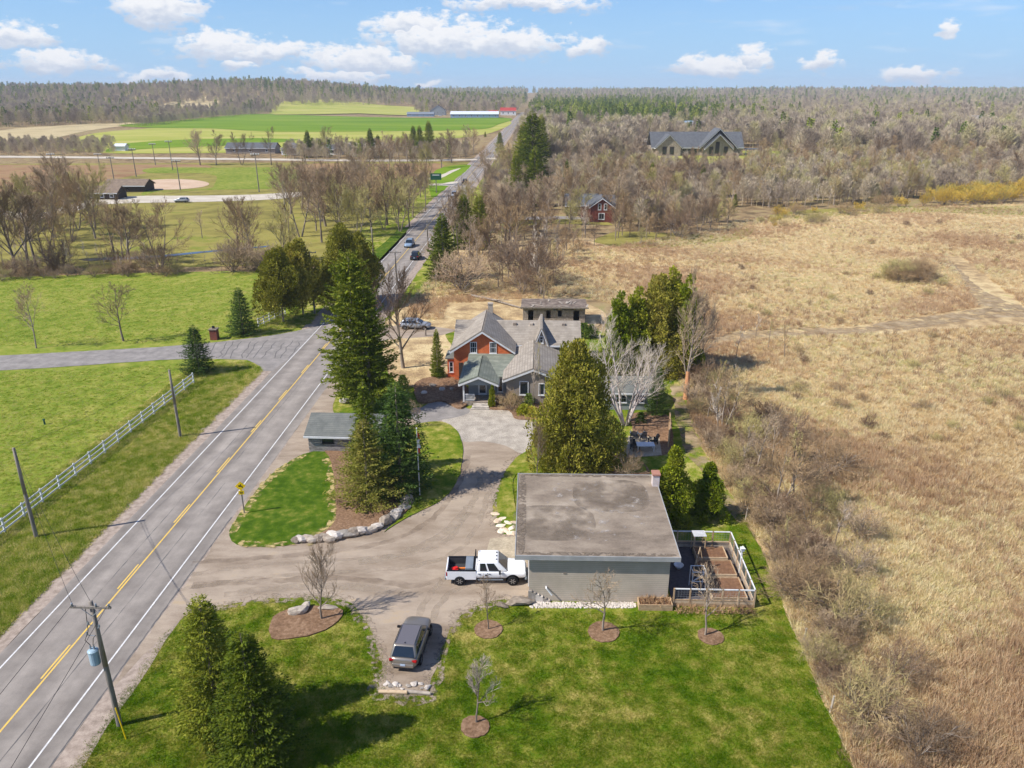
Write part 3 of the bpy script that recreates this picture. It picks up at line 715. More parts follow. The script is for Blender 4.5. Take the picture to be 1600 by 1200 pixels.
sheet('field_margin', px((1200, 338), (1260, 328), (1400, 322), (1500, 324), (1600, 322), (1680, 324), (1680, 334), (1560, 336), (1480, 332), (1360, 334), (1250, 342)), 0.014, 'park_grass', step=4, jit=.6)
sheet('far_clearing', px((1180, 208), (1240, 206), (1300, 207), (1290, 211), (1200, 212)), .2, 'stubble', step=20)
sheet('house_lawn', px((860, 202), (960, 199), (1100, 200), (1170, 203), (1160, 206), (960, 207), (862, 208)), 0.1, 'lush', step=20)
sheet('house_lawn', px((1000, 246), (1020, 238), (1180, 236), (1240, 236), (1245, 246), (1190, 258), (1100, 256)), 0.1, 'crop_yellow', step=12)
sheet('house_lawn', px((780, 352), (800, 345), (920, 343), (960, 352), (900, 350), (800, 353)), 0.02, 'park_grass', step=4, jit=.3)
sheet('house_lawn', px((925, 378), (960, 362), (1000, 362), (1130, 368), (1150, 360), (1180, 356), (1160, 372), (1050, 386), (960, 386)), 0.02, 'park_grass', step=4, jit=.3)
sheet('farmhouse_drive', px((775, 345), (800, 340), (880, 338), (920, 340), (920, 344), (870, 342), (800, 345), (776, 350)), 0.03, 'old_asphalt', step=3)

# ================================================================ PLANTS
def npmesh(name, V, T, mats, smooth=False):
    me = bpy.data.meshes.new(name)
    V = np.asarray(V, dtype=np.float32).reshape(-1, 3); T = np.asarray(T, dtype=np.int32).reshape(-1, 3)
    me.vertices.add(len(V)); me.vertices.foreach_set('co', V.ravel())
    me.loops.add(T.size); me.loops.foreach_set('vertex_index', T.ravel())
    me.polygons.add(len(T)); me.polygons.foreach_set('loop_start', np.arange(0, T.size, 3, dtype=np.int32))
    me.polygons.foreach_set('loop_total', np.full(len(T), 3, dtype=np.int32))
    for m in (mats if isinstance(mats, list) else [mats]): me.materials.append(m)
    me.update(calc_edges=True)
    return me

def leaf_tris(P, D, Lg, Wd, rng):
    """pointed sprays: at points P, along directions D, length Lg, width Wd (two crossing-free triangles each)"""
    n = len(P)
    D = D / np.linalg.norm(D, axis=1, keepdims=True)
    rv = rng.normal(size=(n, 3)); S = np.cross(D, rv); S /= np.linalg.norm(S, axis=1, keepdims=True) + 1e-9
    a = P; b = P + D * (Lg * .45)[:, None] + S * Wd[:, None]; c = P + D * Lg[:, None]; d = P + D * (Lg * .45)[:, None] - S * Wd[:, None]
    V = np.stack([a, b, c, d], 1).reshape(-1, 3)
    i = np.arange(n) * 4
    T = np.concatenate([np.stack([i, i + 1, i + 2], 1), np.stack([i, i + 2, i + 3], 1)])
    return V, T

def spruce_mesh(seed, h=10.0, r=2.6, base=0.03, whorl=0.40, per=10, spr=120, leaf=0.22, wid=.085, power=.66, droop=.22, m='spruce', ragged=.18):
    rng = np.random.default_rng(seed)
    P, Dn, Lg = [], [], []
    z = base * h
    while z < h * .985:
        t = z / h
        Rz = r * (1 - t) ** power * (1 if t > base + .06 else .8)
        k = max(4, int(per * (0.55 + .45 * (1 - t))))
        a0 = rng.uniform(0, 6.28)
        for i in range(k):
            a = a0 + 6.283 * i / k + rng.normal(0, .18)
            ln = max(.18, Rz * (1 + rng.normal(0, ragged)))
            up = (0.55 * t - droop * (1 - t)) + rng.normal(0, .06)
            ns = max(3, int(spr * ln / r * 1.2))
            s = rng.uniform(.02, 1, ns) ** .7 * ln
            hx, hy = math.cos(a), math.sin(a)
            pz = z + rng.uniform(-.15, .15) * whorl + up * s + .25 * np.maximum(0, s - .6 * ln) + rng.normal(0, .035, ns)
            side = rng.normal(0, 1, ns) * (.11 * s + .05)
            P.append(np.stack([hx * s - hy * side, hy * s + hx * side, pz], 1))
            sg = np.sign(side + 1e-6) * rng.uniform(.1, .9, ns)
            d = np.stack([hx - hy * sg, hy + hx * sg, rng.normal(-.12 + .5 * t, .28, ns)], 1)
            Dn.append(d); Lg.append(rng.uniform(.6, 1.25, ns) * leaf * (.55 + .45 * (1 - t)))
        z += whorl * (0.55 + .6 * (1 - t)) * rng.uniform(.8, 1.2)
    # leader
    k = 10
    P.append(np.stack([rng.normal(0, .03, k), rng.normal(0, .03, k), np.linspace(h * .93, h, k)], 1)); Dn.append(np.stack([rng.normal(0, .5, k), rng.normal(0, .5, k), np.ones(k)], 1)); Lg.append(np.full(k, leaf * .7))
    k = int(220 * h * r / 26) + 700          # inner boughs that close the crown
    tz = rng.uniform(base, .93, k); az_ = rng.uniform(0, 6.283, k); rq = r * (1 - tz) ** power * rng.uniform(.05, .72, k)
    P.append(np.stack([rq * np.cos(az_), rq * np.sin(az_), tz * h], 1)); Dn.append(np.stack([np.cos(az_), np.sin(az_), rng.normal(-.1, .35, k)], 1)); Lg.append(rng.uniform(1.4, 2.6, k) * leaf)
    P, Dn, Lg = np.concatenate(P), np.concatenate(Dn), np.concatenate(Lg)
    V, T = leaf_tris(P, Dn, Lg, Lg * wid / .42 * rng.uniform(.8, 1.5, len(P)), rng)
    crown = npmesh('crown', V, T, MATS[m])
    tr = MB(); tr.path([(0, 0, -.1), (0, 0, h * .5), (0, 0, h * .97)], [h * .017 + .04, h * .011, .015], 7)
    return tr.mesh('trunk', MATS['bark'], True), crown

def cedar_mesh(seed, h=8.0, r=2.0, n=9000, lumps=46, leaf=.30, m='cedar', low=.05, shape=.6, stems=1, top=1.0):
    rng = np.random.default_rng(seed)
    C, Rl = [], []
    for i in range(lumps):
        t = low + (1 - low) * rng.uniform(0, 1) ** .9
        prof = (math.sin(min(1, (1 - t) / shape) * math.pi / 2) ** .8) * min(1, .55 + t / .22)
        a = rng.uniform(0, 6.283); q = r * prof * rng.uniform(.45, .92)
        C.append((q * math.cos(a), q * math.sin(a), t * h * .95 * top)); Rl.append(max(.25, r * rng.uniform(.18, .36) * (.5 + .5 * prof)))
    C, Rl = np.array(C), np.array(Rl)
    w = Rl ** 2 / (Rl ** 2).sum()
    idx = rng.choice(lumps, n, p=w)
    d = rng.normal(size=(n, 3)); d /= np.linalg.norm(d, axis=1, keepdims=True)
    P = C[idx] + d * (Rl[idx] * rng.uniform(.45, 1.08, n) ** .5)[:, None] * np.array([1, 1, 1.5])
    P[:, 2] = np.clip(P[:, 2], .1, h)
    D = d * .8 + np.array([0, 0, .75]) + rng.normal(0, .35, (n, 3))
    Lg = (.4 + 1.1 * rng.uniform(0, 1, n) ** 2) * leaf
    k = n // 6                                # inner sprays that close the crown
    tz = rng.uniform(low + .04, .88, k); az_ = rng.uniform(0, 6.283, k); pr = np.sin(np.minimum(1, (1 - tz) / shape) * 1.57) ** .8 * np.minimum(1, .55 + tz / .22)
    rq = r * pr * np.sqrt(rng.uniform(0, .38, k))
    P = np.concatenate([P, np.stack([rq * np.cos(az_), rq * np.sin(az_), tz * h * .95 * top], 1)]); D = np.concatenate([D, np.stack([np.cos(az_), np.sin(az_), rng.normal(.3, .5, k)], 1)]); Lg = np.concatenate([Lg, rng.uniform(1.2, 2.0, k) * leaf]); n = len(P)
    V, T = leaf_tris(P, D, Lg, Lg * rng.uniform(.18, .34, n), rng)
    crown = npmesh('crown', V, T, MATS[m])
    tr = MB()
    for s in range(stems):
        a = s * 2.1; e = r * .35 if stems > 1 else 0
        tr.path([(.15 * s, 0, -.1), (e * .4 * math.cos(a), e * .4 * math.sin(a), h * .4), (e * math.cos(a), e * math.sin(a), h * .85)], [h * .012 + .03, h * .007, .02], 7)
    return tr.mesh('trunk', MATS['bark'], True), crown

def bare_mesh(seed, h=12.0, spread=4.5, trunk=.3, n1=11, n2=6, n3=5, n4=4, r0=.26, rise=.9, twig='twigs', bark='bark', stems=1, tw=.012, lean=.0, ratio=.5, twl=1.0, splay=.25):
    """leafless tree: trunk and limbs in one mesh, the smaller branches and twigs in another"""
    rn = random.Random(seed)
    wood, tw_ = MB(), MB()
    def rv(s): return Vector((rn.gauss(0, s), rn.gauss(0, s), rn.gauss(0, s)))
    def chain(p, d, ln, k, wob, upb):
        pts = [p.copy()]
        for i in range(k):
            d = (d + rv(wob) + Vector((0, 0, upb))).normalized()
            pts.append(pts[-1] + d * (ln / k))
        return pts
    def at(pts, t):
        x = t * (len(pts) - 1); i = min(int(x), len(pts) - 2)
        return pts[i].lerp(pts[i + 1], x - i), (pts[i + 1] - pts[i]).normalized()
    def side(d, ang):
        a = d.orthogonal().normalized(); a.rotate(Matrix.Rotation(rn.uniform(0, 6.283), 3, d))
        return (d * math.cos(ang) + a * math.sin(ang)).normalized()
    for s in range(stems):
        a = s * 6.283 / max(1, stems) + rn.uniform(0, 1)
        sp = splay * rn.uniform(.7, 1.3) if stems > 1 else lean
        d0 = Vector((math.cos(a) * sp, math.sin(a) * sp, 1)).normalized()
        hs = h * (.82 if stems == 1 else rn.uniform(.65, .9))
        tp = chain(Vector((math.cos(a), math.sin(a), 0)) * (r0 * .8 if stems > 1 else 0) + Vector((0, 0, -.1)), d0, hs, 6, .06, .05)
        rr = r0 * (1 if stems == 1 else .6)
        wood.path(tp, [rr * (1 - .93 * (i / 6) ** .9) + .008 for i in range(7)], 6)
        for i in range(n1):
            t = trunk + (1 - trunk) * (i + rn.random()) / n1
            p, d = at(tp, min(.999, t))
            tt = (t - trunk) / (1 - trunk)
            l1 = spread * (1.05 - .55 * tt) * rn.uniform(.75, 1.15)
            b1 = chain(p, side(d, rn.uniform(.55, 1.0) * (1.15 - .35 * tt)), l1, 4, .13, .10 * rise)
            r1 = max(.012, rr * (1 - t) * .5 + .018)
            wood.path(b1, [r1, r1 * .75, r1 * .5, r1 * .32, r1 * .14], 4)
            for j in range(n2):
                t2 = .25 + .75 * (j + rn.random()) / n2
                p2, d2 = at(b1, min(.999, t2))
                l2 = l1 * ratio * (1.15 - .6 * t2) * rn.uniform(.7, 1.2)
                b2 = chain(p2, side(d2, rn.uniform(.45, .9)), l2, 2, .15, .14 * rise)
                r2 = max(tw * 1.6, r1 * .35)
                tw_.path(b2, [r2, r2 * .7, r2 * .3], 3)
                for k in range(n3):
                    t3 = .2 + .8 * (k + rn.random()) / n3
                    p3, d3 = at(b2, min(.999, t3))
                    l3 = max(.15, l2 * .55 * rn.uniform(.7, 1.25)) * twl
                    e = p3 + (side(d3, rn.uniform(.35, .85)) + Vector((0, 0, .25 * rise))).normalized() * l3
                    tw_.cone(p3, e, tw)
                    for q in range(n4):
                        p4 = p3.lerp(e, .2 + .75 * rn.random())
                        tw_.cone(p4, p4 + (side((e - p3).normalized(), rn.uniform(.3, .9)) + Vector((0, 0, .25 * rise))).normalized() * l3 * rn.uniform(.45, .8), tw * .8)
    return wood.mesh('trunk', MATS[bark], True), tw_.mesh('crown', MATS[twig])

def plant(name, meshes, loc, s, label, cat, group=None, rz=None, tilt=0.0):
    """one tree or shrub: an Empty at its base with its trunk and crown"""
    rz = random.uniform(0, 6.283) if rz is None else rz
    r = root(name, loc, rz, label, cat, group, s)
    if tilt: r.rotation_euler = (random.uniform(-tilt, tilt), random.uniform(-tilt, tilt), rz)
    inst(meshes[0], 'trunk', r); inst(meshes[1], 'crown', r)
    return r

SPR = [spruce_mesh(1, spr=150, ragged=.12, whorl=.36), spruce_mesh(2, m='spruce', r=2.4, ragged=.14, spr=150, whorl=.36), spruce_mesh(3, m='spruce_blue', r=2.9, per=10), spruce_mesh(4, m='spruce_warm', r=3.4, per=10, power=.5, ragged=.25, spr=120)]
SPR.append(spruce_mesh(6, m='spruce', r=2.6, power=.95)); SPR.append(spruce_mesh(7, m='spruce_warm', r=3.4, power=.8, ragged=.25, per=11, spr=130))
SPR_TALL = spruce_mesh(5, h=18, r=4.3, base=.13, whorl=.62, per=11, spr=130, leaf=.36, wid=.085, power=.5, droop=.32, m='spruce', ragged=.22)
CED = [cedar_mesh(11, h=12, r=4.6, n=48000, lumps=75, leaf=.27, shape=.75), cedar_mesh(12, h=7, r=1.9, n=20000, lumps=42, leaf=.18, m='cedar_green', shape=.8), cedar_mesh(13, h=12, r=4.0, n=26000, lumps=48, leaf=.32, shape=.7, low=.18),
       cedar_mesh(15, h=7, r=2.0, n=22000, lumps=60, leaf=.17, m='cedar_green', shape=1.35, low=.03), cedar_mesh(14, h=12, r=2.6, n=18000, lumps=44, leaf=.30, shape=.8, m='cedar_green')]
BARE = [bare_mesh(21, h=14, spread=7.0, trunk=.2, n1=15, n2=8, n3=6, n4=4, r0=.34, tw=.028, rise=1.2), bare_mesh(22, h=14, spread=5.8, trunk=.18, n1=15, n2=8, n3=6, n4=4, r0=.28, rise=1.3, lean=.06, tw=.026),
        bare_mesh(23, h=14, spread=6.6, trunk=.2, n1=8, n2=8, n3=6, n4=4, r0=.34, stems=2, rise=1.1, splay=.22, tw=.026), bare_mesh(24, h=14, spread=4.4, trunk=.35, n1=12, n2=6, n3=5, n4=4, r0=.22, rise=1.2, tw=.024)]
BARE_W = [bare_mesh(31, h=13, spread=6.0, trunk=.16, n1=14, n2=8, n3=6, n4=4, r0=.24, twig='twigs_warm', tw=.026), bare_mesh(32, h=13, spread=5.4, trunk=.13, n1=8, n2=8, n3=6, n4=4, r0=.24, stems=2, twig='twigs_warm', splay=.2, tw=.026)]
SAP = [bare_mesh(41, h=11, spread=2.0, trunk=.3, n1=12, n2=5, n3=4, n4=2, r0=.11, rise=1.8, twig='twigs_pale', bark='bark', tw=.022), bare_mesh(42, h=11, spread=1.7, trunk=.4, n1=10, n2=5, n3=4, n4=2, r0=.09, rise=1.8, twig='twigs_warm', bark='bark', lean=.05, tw=.022)]
YOUNG = bare_mesh(51, h=5.5, spread=2.0, trunk=.33, n1=13, n2=5, n3=4, n4=3, r0=.075, rise=.6, twig='twigs', bark='bark', tw=.0105)
YOUNG2 = bare_mesh(52, h=4.3, spread=1.5, trunk=.36, n1=16, n2=6, n3=5, n4=3, r0=.06, rise=1.5, twig='twigs_pale', bark='bark', tw=.009)
YOUNG3 = bare_mesh(53, h=6.0, spread=2.3, trunk=.22, n1=20, n2=7, n3=5, n4=3, r0=.085, rise=1.9, twig='twigs', bark='bark', tw=.008)
YOUNG4 = bare_mesh(54, h=9, spread=3.4, trunk=.3, n1=15, n2=6, n3=5, n4=4, r0=.13, rise=.7, tw=.014)
SHRUB = [bare_mesh(61, h=2.6, spread=1.6, trunk=.05, n1=6, n2=5, n3=3, n4=2, r0=.035, stems=10, rise=.6, splay=.8, twig='brush_twigs', tw=.009, twl=1.7), bare_mesh(62, h=2.4, spread=1.9, trunk=.04, n1=6, n2=5, n3=3, n4=2, r0=.03, stems=11, rise=.25, splay=1.1, twig='twigs_warm', tw=.009, twl=1.7),
         bare_mesh(63, h=2.8, spread=1.5, trunk=.05, n1=6, n2=5, n3=3, n4=2, r0=.03, stems=9, rise=.9, splay=.7, twig='twigs', tw=.009, twl=1.7)]
WILLOW = bare_mesh(64, h=5, spread=2.2, trunk=.1, n1=7, n2=6, n3=5, n4=3, r0=.06, stems=8, rise=1.2, splay=.6, twig='twigs_gold', bark='bark', tw=.012)
BIRCH = bare_mesh(71, h=12, spread=4.4, trunk=.25, n1=9, n2=6, n3=5, n4=3, r0=.26, stems=6, rise=1.3, splay=.4, twig='twigs_pale', bark='birch', tw=.0085)

def far_bare(seed, h=12, m='far_twigs'):
    rng = np.random.default_rng(seed); n = 600
    t = rng.uniform(.2, 1, n) ** .8; a = rng.uniform(0, 6.283, n)
    q = 3.0 * np.sin(np.clip((1.05 - t) / .85, 0, 1) * 1.57) * np.sqrt(rng.uniform(.0, 1, n))
    P = np.stack([q * np.cos(a), q * np.sin(a), t * h * .85], 1)
    D = np.stack([np.cos(a) * .6, np.sin(a) * .6, np.ones(n)], 1) + rng.normal(0, .3, (n, 3))
    V, T = leaf_tris(P, D, rng.uniform(1.2, 3.0, n), rng.uniform(.03, .08, n), rng)
    tr = MB(); tr.path([(0, 0, -.5), (.1, 0, h * .4), (0, .1, h * .8)], [.2, .15, .05], 4)
    V2 = np.array(tr.v); T2 = np.array([(f[0], f[1], f[2]) for f in tr.f] + [(f[0], f[2], f[3]) for f in tr.f if len(f) == 4])
    return npmesh('far_tree', np.concatenate([V, V2]), np.concatenate([T, T2 + len(V)]), MATS[m])

def far_pine(seed, h=13, r=2.4, m='far_pine'):
    rng = np.random.default_rng(seed); n = 260
    t = rng.uniform(.12, 1, n); a = rng.uniform(0, 6.283, n)
    q = r * (1 - t) ** .8 * rng.uniform(.35, 1, n)
    P = np.stack([q * np.cos(a), q * np.sin(a), t * h], 1)
    D = np.stack([np.cos(a), np.sin(a), rng.normal(.0, .4, n)], 1)
    V, T = leaf_tris(P, D, rng.uniform(.7, 1.5, n), rng.uniform(.18, .4, n), rng)
    tr = MB(); tr.path([(0, 0, -.5), (0, 0, h * .9)], [.18, .03], 4)
    V2 = np.array(tr.v); T2 = np.array([(f[0], f[1], f[2]) for f in tr.f] + [(f[0], f[2], f[3]) for f in tr.f if len(f) == 4])
    return npmesh('far_tree', np.concatenate([V, V2]), np.concatenate([T, T2 + len(V)]), MATS[m])

def tuft(seed, n, h, spread, m, wid=.02, droop=.6):
    rng = np.random.default_rng(seed)
    a = rng.uniform(0, 6.283, n); q = spread * np.sqrt(rng.uniform(0, 1, n))
    P = np.stack([q * np.cos(a), q * np.sin(a), np.full(n, -.02)], 1)
    b = rng.uniform(0, 6.283, n)
    D = np.stack([np.cos(b) * droop, np.sin(b) * droop, np.ones(n)], 1) + rng.normal(0, .2, (n, 3))
    V, T = leaf_tris(P, D, rng.uniform(.5, 1.2, n) * h, np.full(n, wid), rng)
    return npmesh('tuft', V, T, MATS[m])

def scatter(name, protos, pts, rot, scl, idx, label, cat):
    """uncountable ground cover or a far wood: one object, copies placed by geometry nodes"""
    me = bpy.data.meshes.new(name)
    pts = np.asarray(pts, dtype=np.float32)
    me.vertices.add(len(pts)); me.vertices.foreach_set('co', pts.ravel())
    for nm, tp, arr in (('rotz', 'FLOAT', rot), ('scl', 'FLOAT', scl)):
        at_ = me.attributes.new(nm, tp, 'POINT'); at_.data.foreach_set('value', np.asarray(arr, dtype=np.float32))
    at_ = me.attributes.new('idx', 'INT', 'POINT'); at_.data.foreach_set('value', np.asarray(idx, dtype=np.int32))
    me.update()
    o = bpy.data.objects.new(name, me); COL.objects.link(o)
    c = bpy.data.collections.new(name + '_pieces')
    for i, p in enumerate(protos):
        po = bpy.data.objects.new('%02d_piece' % i, p); c.objects.link(po)
    ng = bpy.data.node_groups.new(name, 'GeometryNodeTree')
    ng.interface.new_socket('Geometry', in_out='INPUT', socket_type='NodeSocketGeometry')
    ng.interface.new_socket('Geometry', in_out='OUTPUT', socket_type='NodeSocketGeometry')
    n, l = ng.nodes, ng.links
    gi, go = n.new('NodeGroupInput'), n.new('NodeGroupOutput')
    ci = n.new('GeometryNodeCollectionInfo'); ci.inputs[0].default_value = c
    ci.inputs['Separate Children'].default_value = True; ci.inputs['Reset Children'].default_value = True
    ip = n.new('GeometryNodeInstanceOnPoints'); ip.inputs['Pick Instance'].default_value = True
    def na(nm, tp):
        x = n.new('GeometryNodeInputNamedAttribute'); x.data_type = tp; x.inputs[0].default_value = nm; return x.outputs[0]
    cx = n.new('ShaderNodeCombineXYZ'); l.new(na('rotz', 'FLOAT'), cx.inputs[2])
    l.new(gi.outputs[0], ip.inputs['Points']); l.new(ci.outputs[0], ip.inputs['Instance']); l.new(na('idx', 'INT'), ip.inputs['Instance Index'])
    l.new(cx.outputs[0], ip.inputs['Rotation'])
    l.new(na('scl', 'FLOAT'), ip.inputs['Scale'])
    l.new(ip.outputs[0], go.inputs[0])
    md = o.modifiers.new('scatter', 'NODES'); md.node_group = ng
    o['kind'] = 'stuff'; o['label'] = label; o['category'] = cat
    return o

# ================================================================ BUILDINGS
def window(parent, x0, x1, y, z0, z1, face=-1, bars=(1, 1), frame='trim', axis='y', fw=.09):
    """framed window on a wall facing -y (axis y) or -x (axis x): frame proud of the wall, pane set back in it"""
    fr, gl = MB(), MB()
    t = .07
    def bx(m, a0, a1, c0, c1, d0, d1):
        if axis == 'y': m.bx(a0, a1, min(y + d0 * face, y + d1 * face), max(y + d0 * face, y + d1 * face), c0, c1)
        else: m.bx(min(y + d0 * face, y + d1 * face), max(y + d0 * face, y + d1 * face), a0, a1, c0, c1)
    bx(fr, x0, x0 + fw, z0, z1, -.02, t); bx(fr, x1 - fw, x1, z0, z1, -.02, t)
    bx(fr, x0 + fw, x1 - fw, z1 - fw, z1, -.02, t); bx(fr, x0 + fw, x1 - fw, z0, z0 + fw, -.02, t)
    bx(fr, x0 - .06, x1 + .06, z0 - .07, z0 - .002, -.02, t + .06)
    for k in range(1, bars[0] + 1):
        if bars[0] > 0:
            xx = x0 + (x1 - x0) * k / (bars[0] + 1); bx(fr, xx - .018, xx + .018, z0 + fw, z1 - fw, .022, .045)
    for k in range(1, bars[1] + 1):
        zz_ = z0 + (z1 - z0) * k / (bars[1] + 1); bx(fr, x0 + fw, x1 - fw, zz_ - .022, zz_ + .022, .020, .048)
    f = fr.build('window', MATS[frame], parent)
    bx(gl, x0 + fw * .6, x1 - fw * .6, z0 + fw * .6, z1 - fw * .6, -.015, .016)
    gl.build('pane', MATS['glass'], f)
    return f

def gable_roof(parent, x0, x1, y0, y1, ze, zr, m, axis='y', ov=.35, t=.16, trim='trim', name='roof', xr=None):
    """two-slope roof; ridge along axis; eave height ze, ridge height zr; white fascia boards on the rakes"""
    mb = MB(); tr = MB()
    if axis == 'y':
        xm = (x0 + x1) / 2 if xr is None else xr
        k = (zr - ze) / (xm - x0); el_ = ze - k * ov; k2 = (zr - ze) / (x1 - xm); er = ze - k2 * ov
        a, b = y0 - ov, y1
        mb.slab([(x0 - ov, a, el_), (xm, a, zr), (xm, b, zr), (x0 - ov, b, el_)][::-1], t)
        mb.slab([(x1 + ov, a, er), (xm, a, zr), (xm, b, zr), (x1 + ov, b, er)], t)
        for (xa, za) in ((x0 - ov, el_), (x1 + ov, er)):
            tr.slab([(xa, a - .004, za - .02), (xm, a - .004, zr - .02), (xm, a - .004, zr - .26), (xa, a - .004, za - .26)] if xa < xm else [(xm, a - .004, zr - .02), (xa, a - .004, za - .02), (xa, a - .004, za - .26), (xm, a - .004, zr - .26)], -.05, d=(0, 1, 0))
            sx = -1 if xa < xm else 1
            tr.bx(min(xa, xa + sx * .09), max(xa, xa + sx * .09), a + .05, b, za - t - .08, za - .03)
    else:
        ym = (y0 + y1) / 2
        k = (zr - ze) / (ym - y0); el_ = ze - k * ov
        a, b = x0 - ov, x1 + ov
        mb.slab([(a, y0 - ov, el_), (b, y0 - ov, el_), (b, ym, zr), (a, ym, zr)], t)
        mb.slab([(a, ym, zr), (b, ym, zr), (b, y1 + ov, el_), (a, y1 + ov, el_)], t)
        tr.bx(a, b, y0 - ov - .09, y0 - ov, el_ - t - .06, el_ - .03)
        for xa in (a, b):
            s = -.05 if xa == a else .05
            for (ya, yb) in ((y0 - ov, ym), (ym, y1 + ov)):
                za, zb = (el_, zr) if ya < ym else (zr, el_)
                tr.slab([(xa, ya, za - .02), (xa, yb, zb - .02), (xa, yb, zb - .24), (xa, ya, za - .24)], s, d=(1, 0, 0))
    o = mb.build(name, MATS[m] if isinstance(m, str) else m, parent)
    tr.build('fascia', MATS[trim], o)
    return o

def gable_wall(mb, x0, x1, y, z0, ze, zr, th=.2, xr=None, mi=0):
    xm = (x0 + x1) / 2 if xr is None else xr
    mb.slab([(x0, y, z0), (x1, y, z0), (x1, y, ze), (xm, y, zr), (x0, y, ze)], th, mi, d=(0, -1, 0))

# ---- main house: brick front gable, long rear wing, porch and sided addition
H0 = Vector((-3.6, 89.5, 0))
hs = root('farmhouse', H0, R(-2.0), 'orange brick farmhouse with grey shingle roofs, white trim and a front porch', 'house')
mb = MB(); gable_wall(mb, -3.55, 3.55, 0, 0, 4.25, 6.45)
mb.bx(-3.55, -3.35, .2, 3.0, 0, 4.2); mb.bx(3.35, 3.55, .2, 3.0, 0, 4.2)
mb.build('brick_wall', MATS['brick'], hs)
gr = gable_roof(hs, -3.55, 3.55, 0, 9.2, 4.3, 6.65, 'shingle_grey', ov=.42)
ch = MB(); ch.bx(.15, .75, 8.6, 9.15, 5.9, 7.6); ch.bx(.09, .81, 8.54, 9.21, 7.6, 7.75)
ch.build('chimney', MATS['weathered'], gr)
window(hs, -1.55, -.7, 0, 3.75, 5.2, bars=(2, 1)); window(hs, .85, 1.7, 0, 3.75, 5.2, bars=(2, 1))
dm = MB(); dm.bx(-2.98, -2.5, -.06, .0, .1, 2.5); dm.build('shutter_door', MATS['dark_wood'], hs)
# bay on the left flank
bay = MB(); bay.bx(-4.5, -3.55, .9, 3.4, 0, 2.75); by = bay.build('bay', MATS['brick'], hs)
br = MB(); br.slab([(-4.75, .65, 2.7), (-3.56, 1.2, 3.3), (-3.56, 3.2, 3.3), (-4.75, 3.65, 2.7)], -.14, d=(0, 0, 1)); br.slab([(-4.75, .65, 2.7), (-3.55, .65, 2.7), (-3.55, 1.2, 3.3)], -.14, d=(0, 0, 1))
br.build('bay_roof', MATS['shingle_slate'], by)
window(hs, -4.3, -3.75, .9, .9, 2.3, bars=(0, 1))
# rear wing with the ridge across
mb = MB(); mb.bx(-3.7, 12.0, 3.0, 11.0, 0, 4.1)
mb.slab([(-3.7, 3, 4.1), (-3.7, 11, 4.1), (-3.7, 7, 5.85)], .2, d=(-1, 0, 0)); mb.slab([(12, 11, 4.1), (12, 3, 4.1), (12, 7, 5.85)], .2, d=(1, 0, 0))
mb.build('wing_wall', MATS['siding_brown'], hs)
wr = gable_roof(hs, -3.6, 11.9, 3.0, 11.0, 4.15, 5.98, 'shingle_grey', axis='x', ov=.35, name='wing_roof')
for vx in (3.75, 5.9, 10.05):
    v = MB(); v.bx(vx - .22, vx + .22, 6.0, 6.4, 5.4, 5.85); v.build('roof_vent', MATS['weathered'], wr, bevel=.03)
# steep gothic dormer
mb = MB(); gable_wall(mb, 6.45, 7.95, 2.75, 3.4, 4.2, 5.95); mb.bx(6.45, 6.6, 2.95, 6.5, 3.9, 4.3); mb.bx(7.8, 7.95, 2.95, 6.5, 3.9, 4.3)
dw = mb.build('dormer_wall', MATS['siding_brown'], hs)
gable_roof(hs, 6.45, 7.95, 2.75, 9.4, 4.25, 6.15, 'shingle_grey', ov=.25, t=.12, name='dormer_roof')
window(dw, 6.95, 7.45, 2.75, 4.25, 5.15, bars=(0, 1))
# sided addition with front gable
mb = MB(); gable_wall(mb, 3.2, 9.4, -7.1, 0, 3.05, 4.2, th=.2); mb.bx(3.2, 3.4, -6.9, 2.9, 0, 3.0); mb.bx(9.2, 9.4, -6.9, 2.9, 0, 3.0)
ad = mb.build('addition_wall', MATS['siding_brown'], hs)
gable_roof(hs, 3.2, 9.4, -7.1, 3.2, 3.15, 4.42, 'shingle_grey', ov=.38, name='addition_roof')
window(ad, 4.7, 5.75, -7.1, 1.15, 2.85, bars=(0, 0)); window(ad, 6.9, 7.6, -7.1, 1.15, 2.6, bars=(0, 0)); window(ad, 4.9, 5.75, -7.1, .05, .4, bars=(1, 0))
# entry hall with shed roof under the brick gable
mb = MB(); mb.bx(-1.3, 3.2, -5.6, -.02, 0, 2.9); en = mb.build('entry_wall', MATS['siding_grey'], hs)
mb = MB(); mb.slab([(-1.7, -6.0, 2.95), (3.9, -6.0, 2.95), (3.9, -.02, 3.72), (-1.7, -.02, 3.72)], .16); mb.build('entry_roof', MATS['shingle_green'], hs)
window(en, 2.1, 2.75, -5.6, .9, 2.6, bars=(0, 0))
dr = MB(); dr.bx(-.15, .85, -5.68, -5.6, .5, 2.55); d_ = dr.build('door', MATS['trim'], en)
dg = MB(); dg.bx(.0, .7, -5.70, -5.675, .75, 2.35); dg.build('door_pane', MATS['glass'], d_)
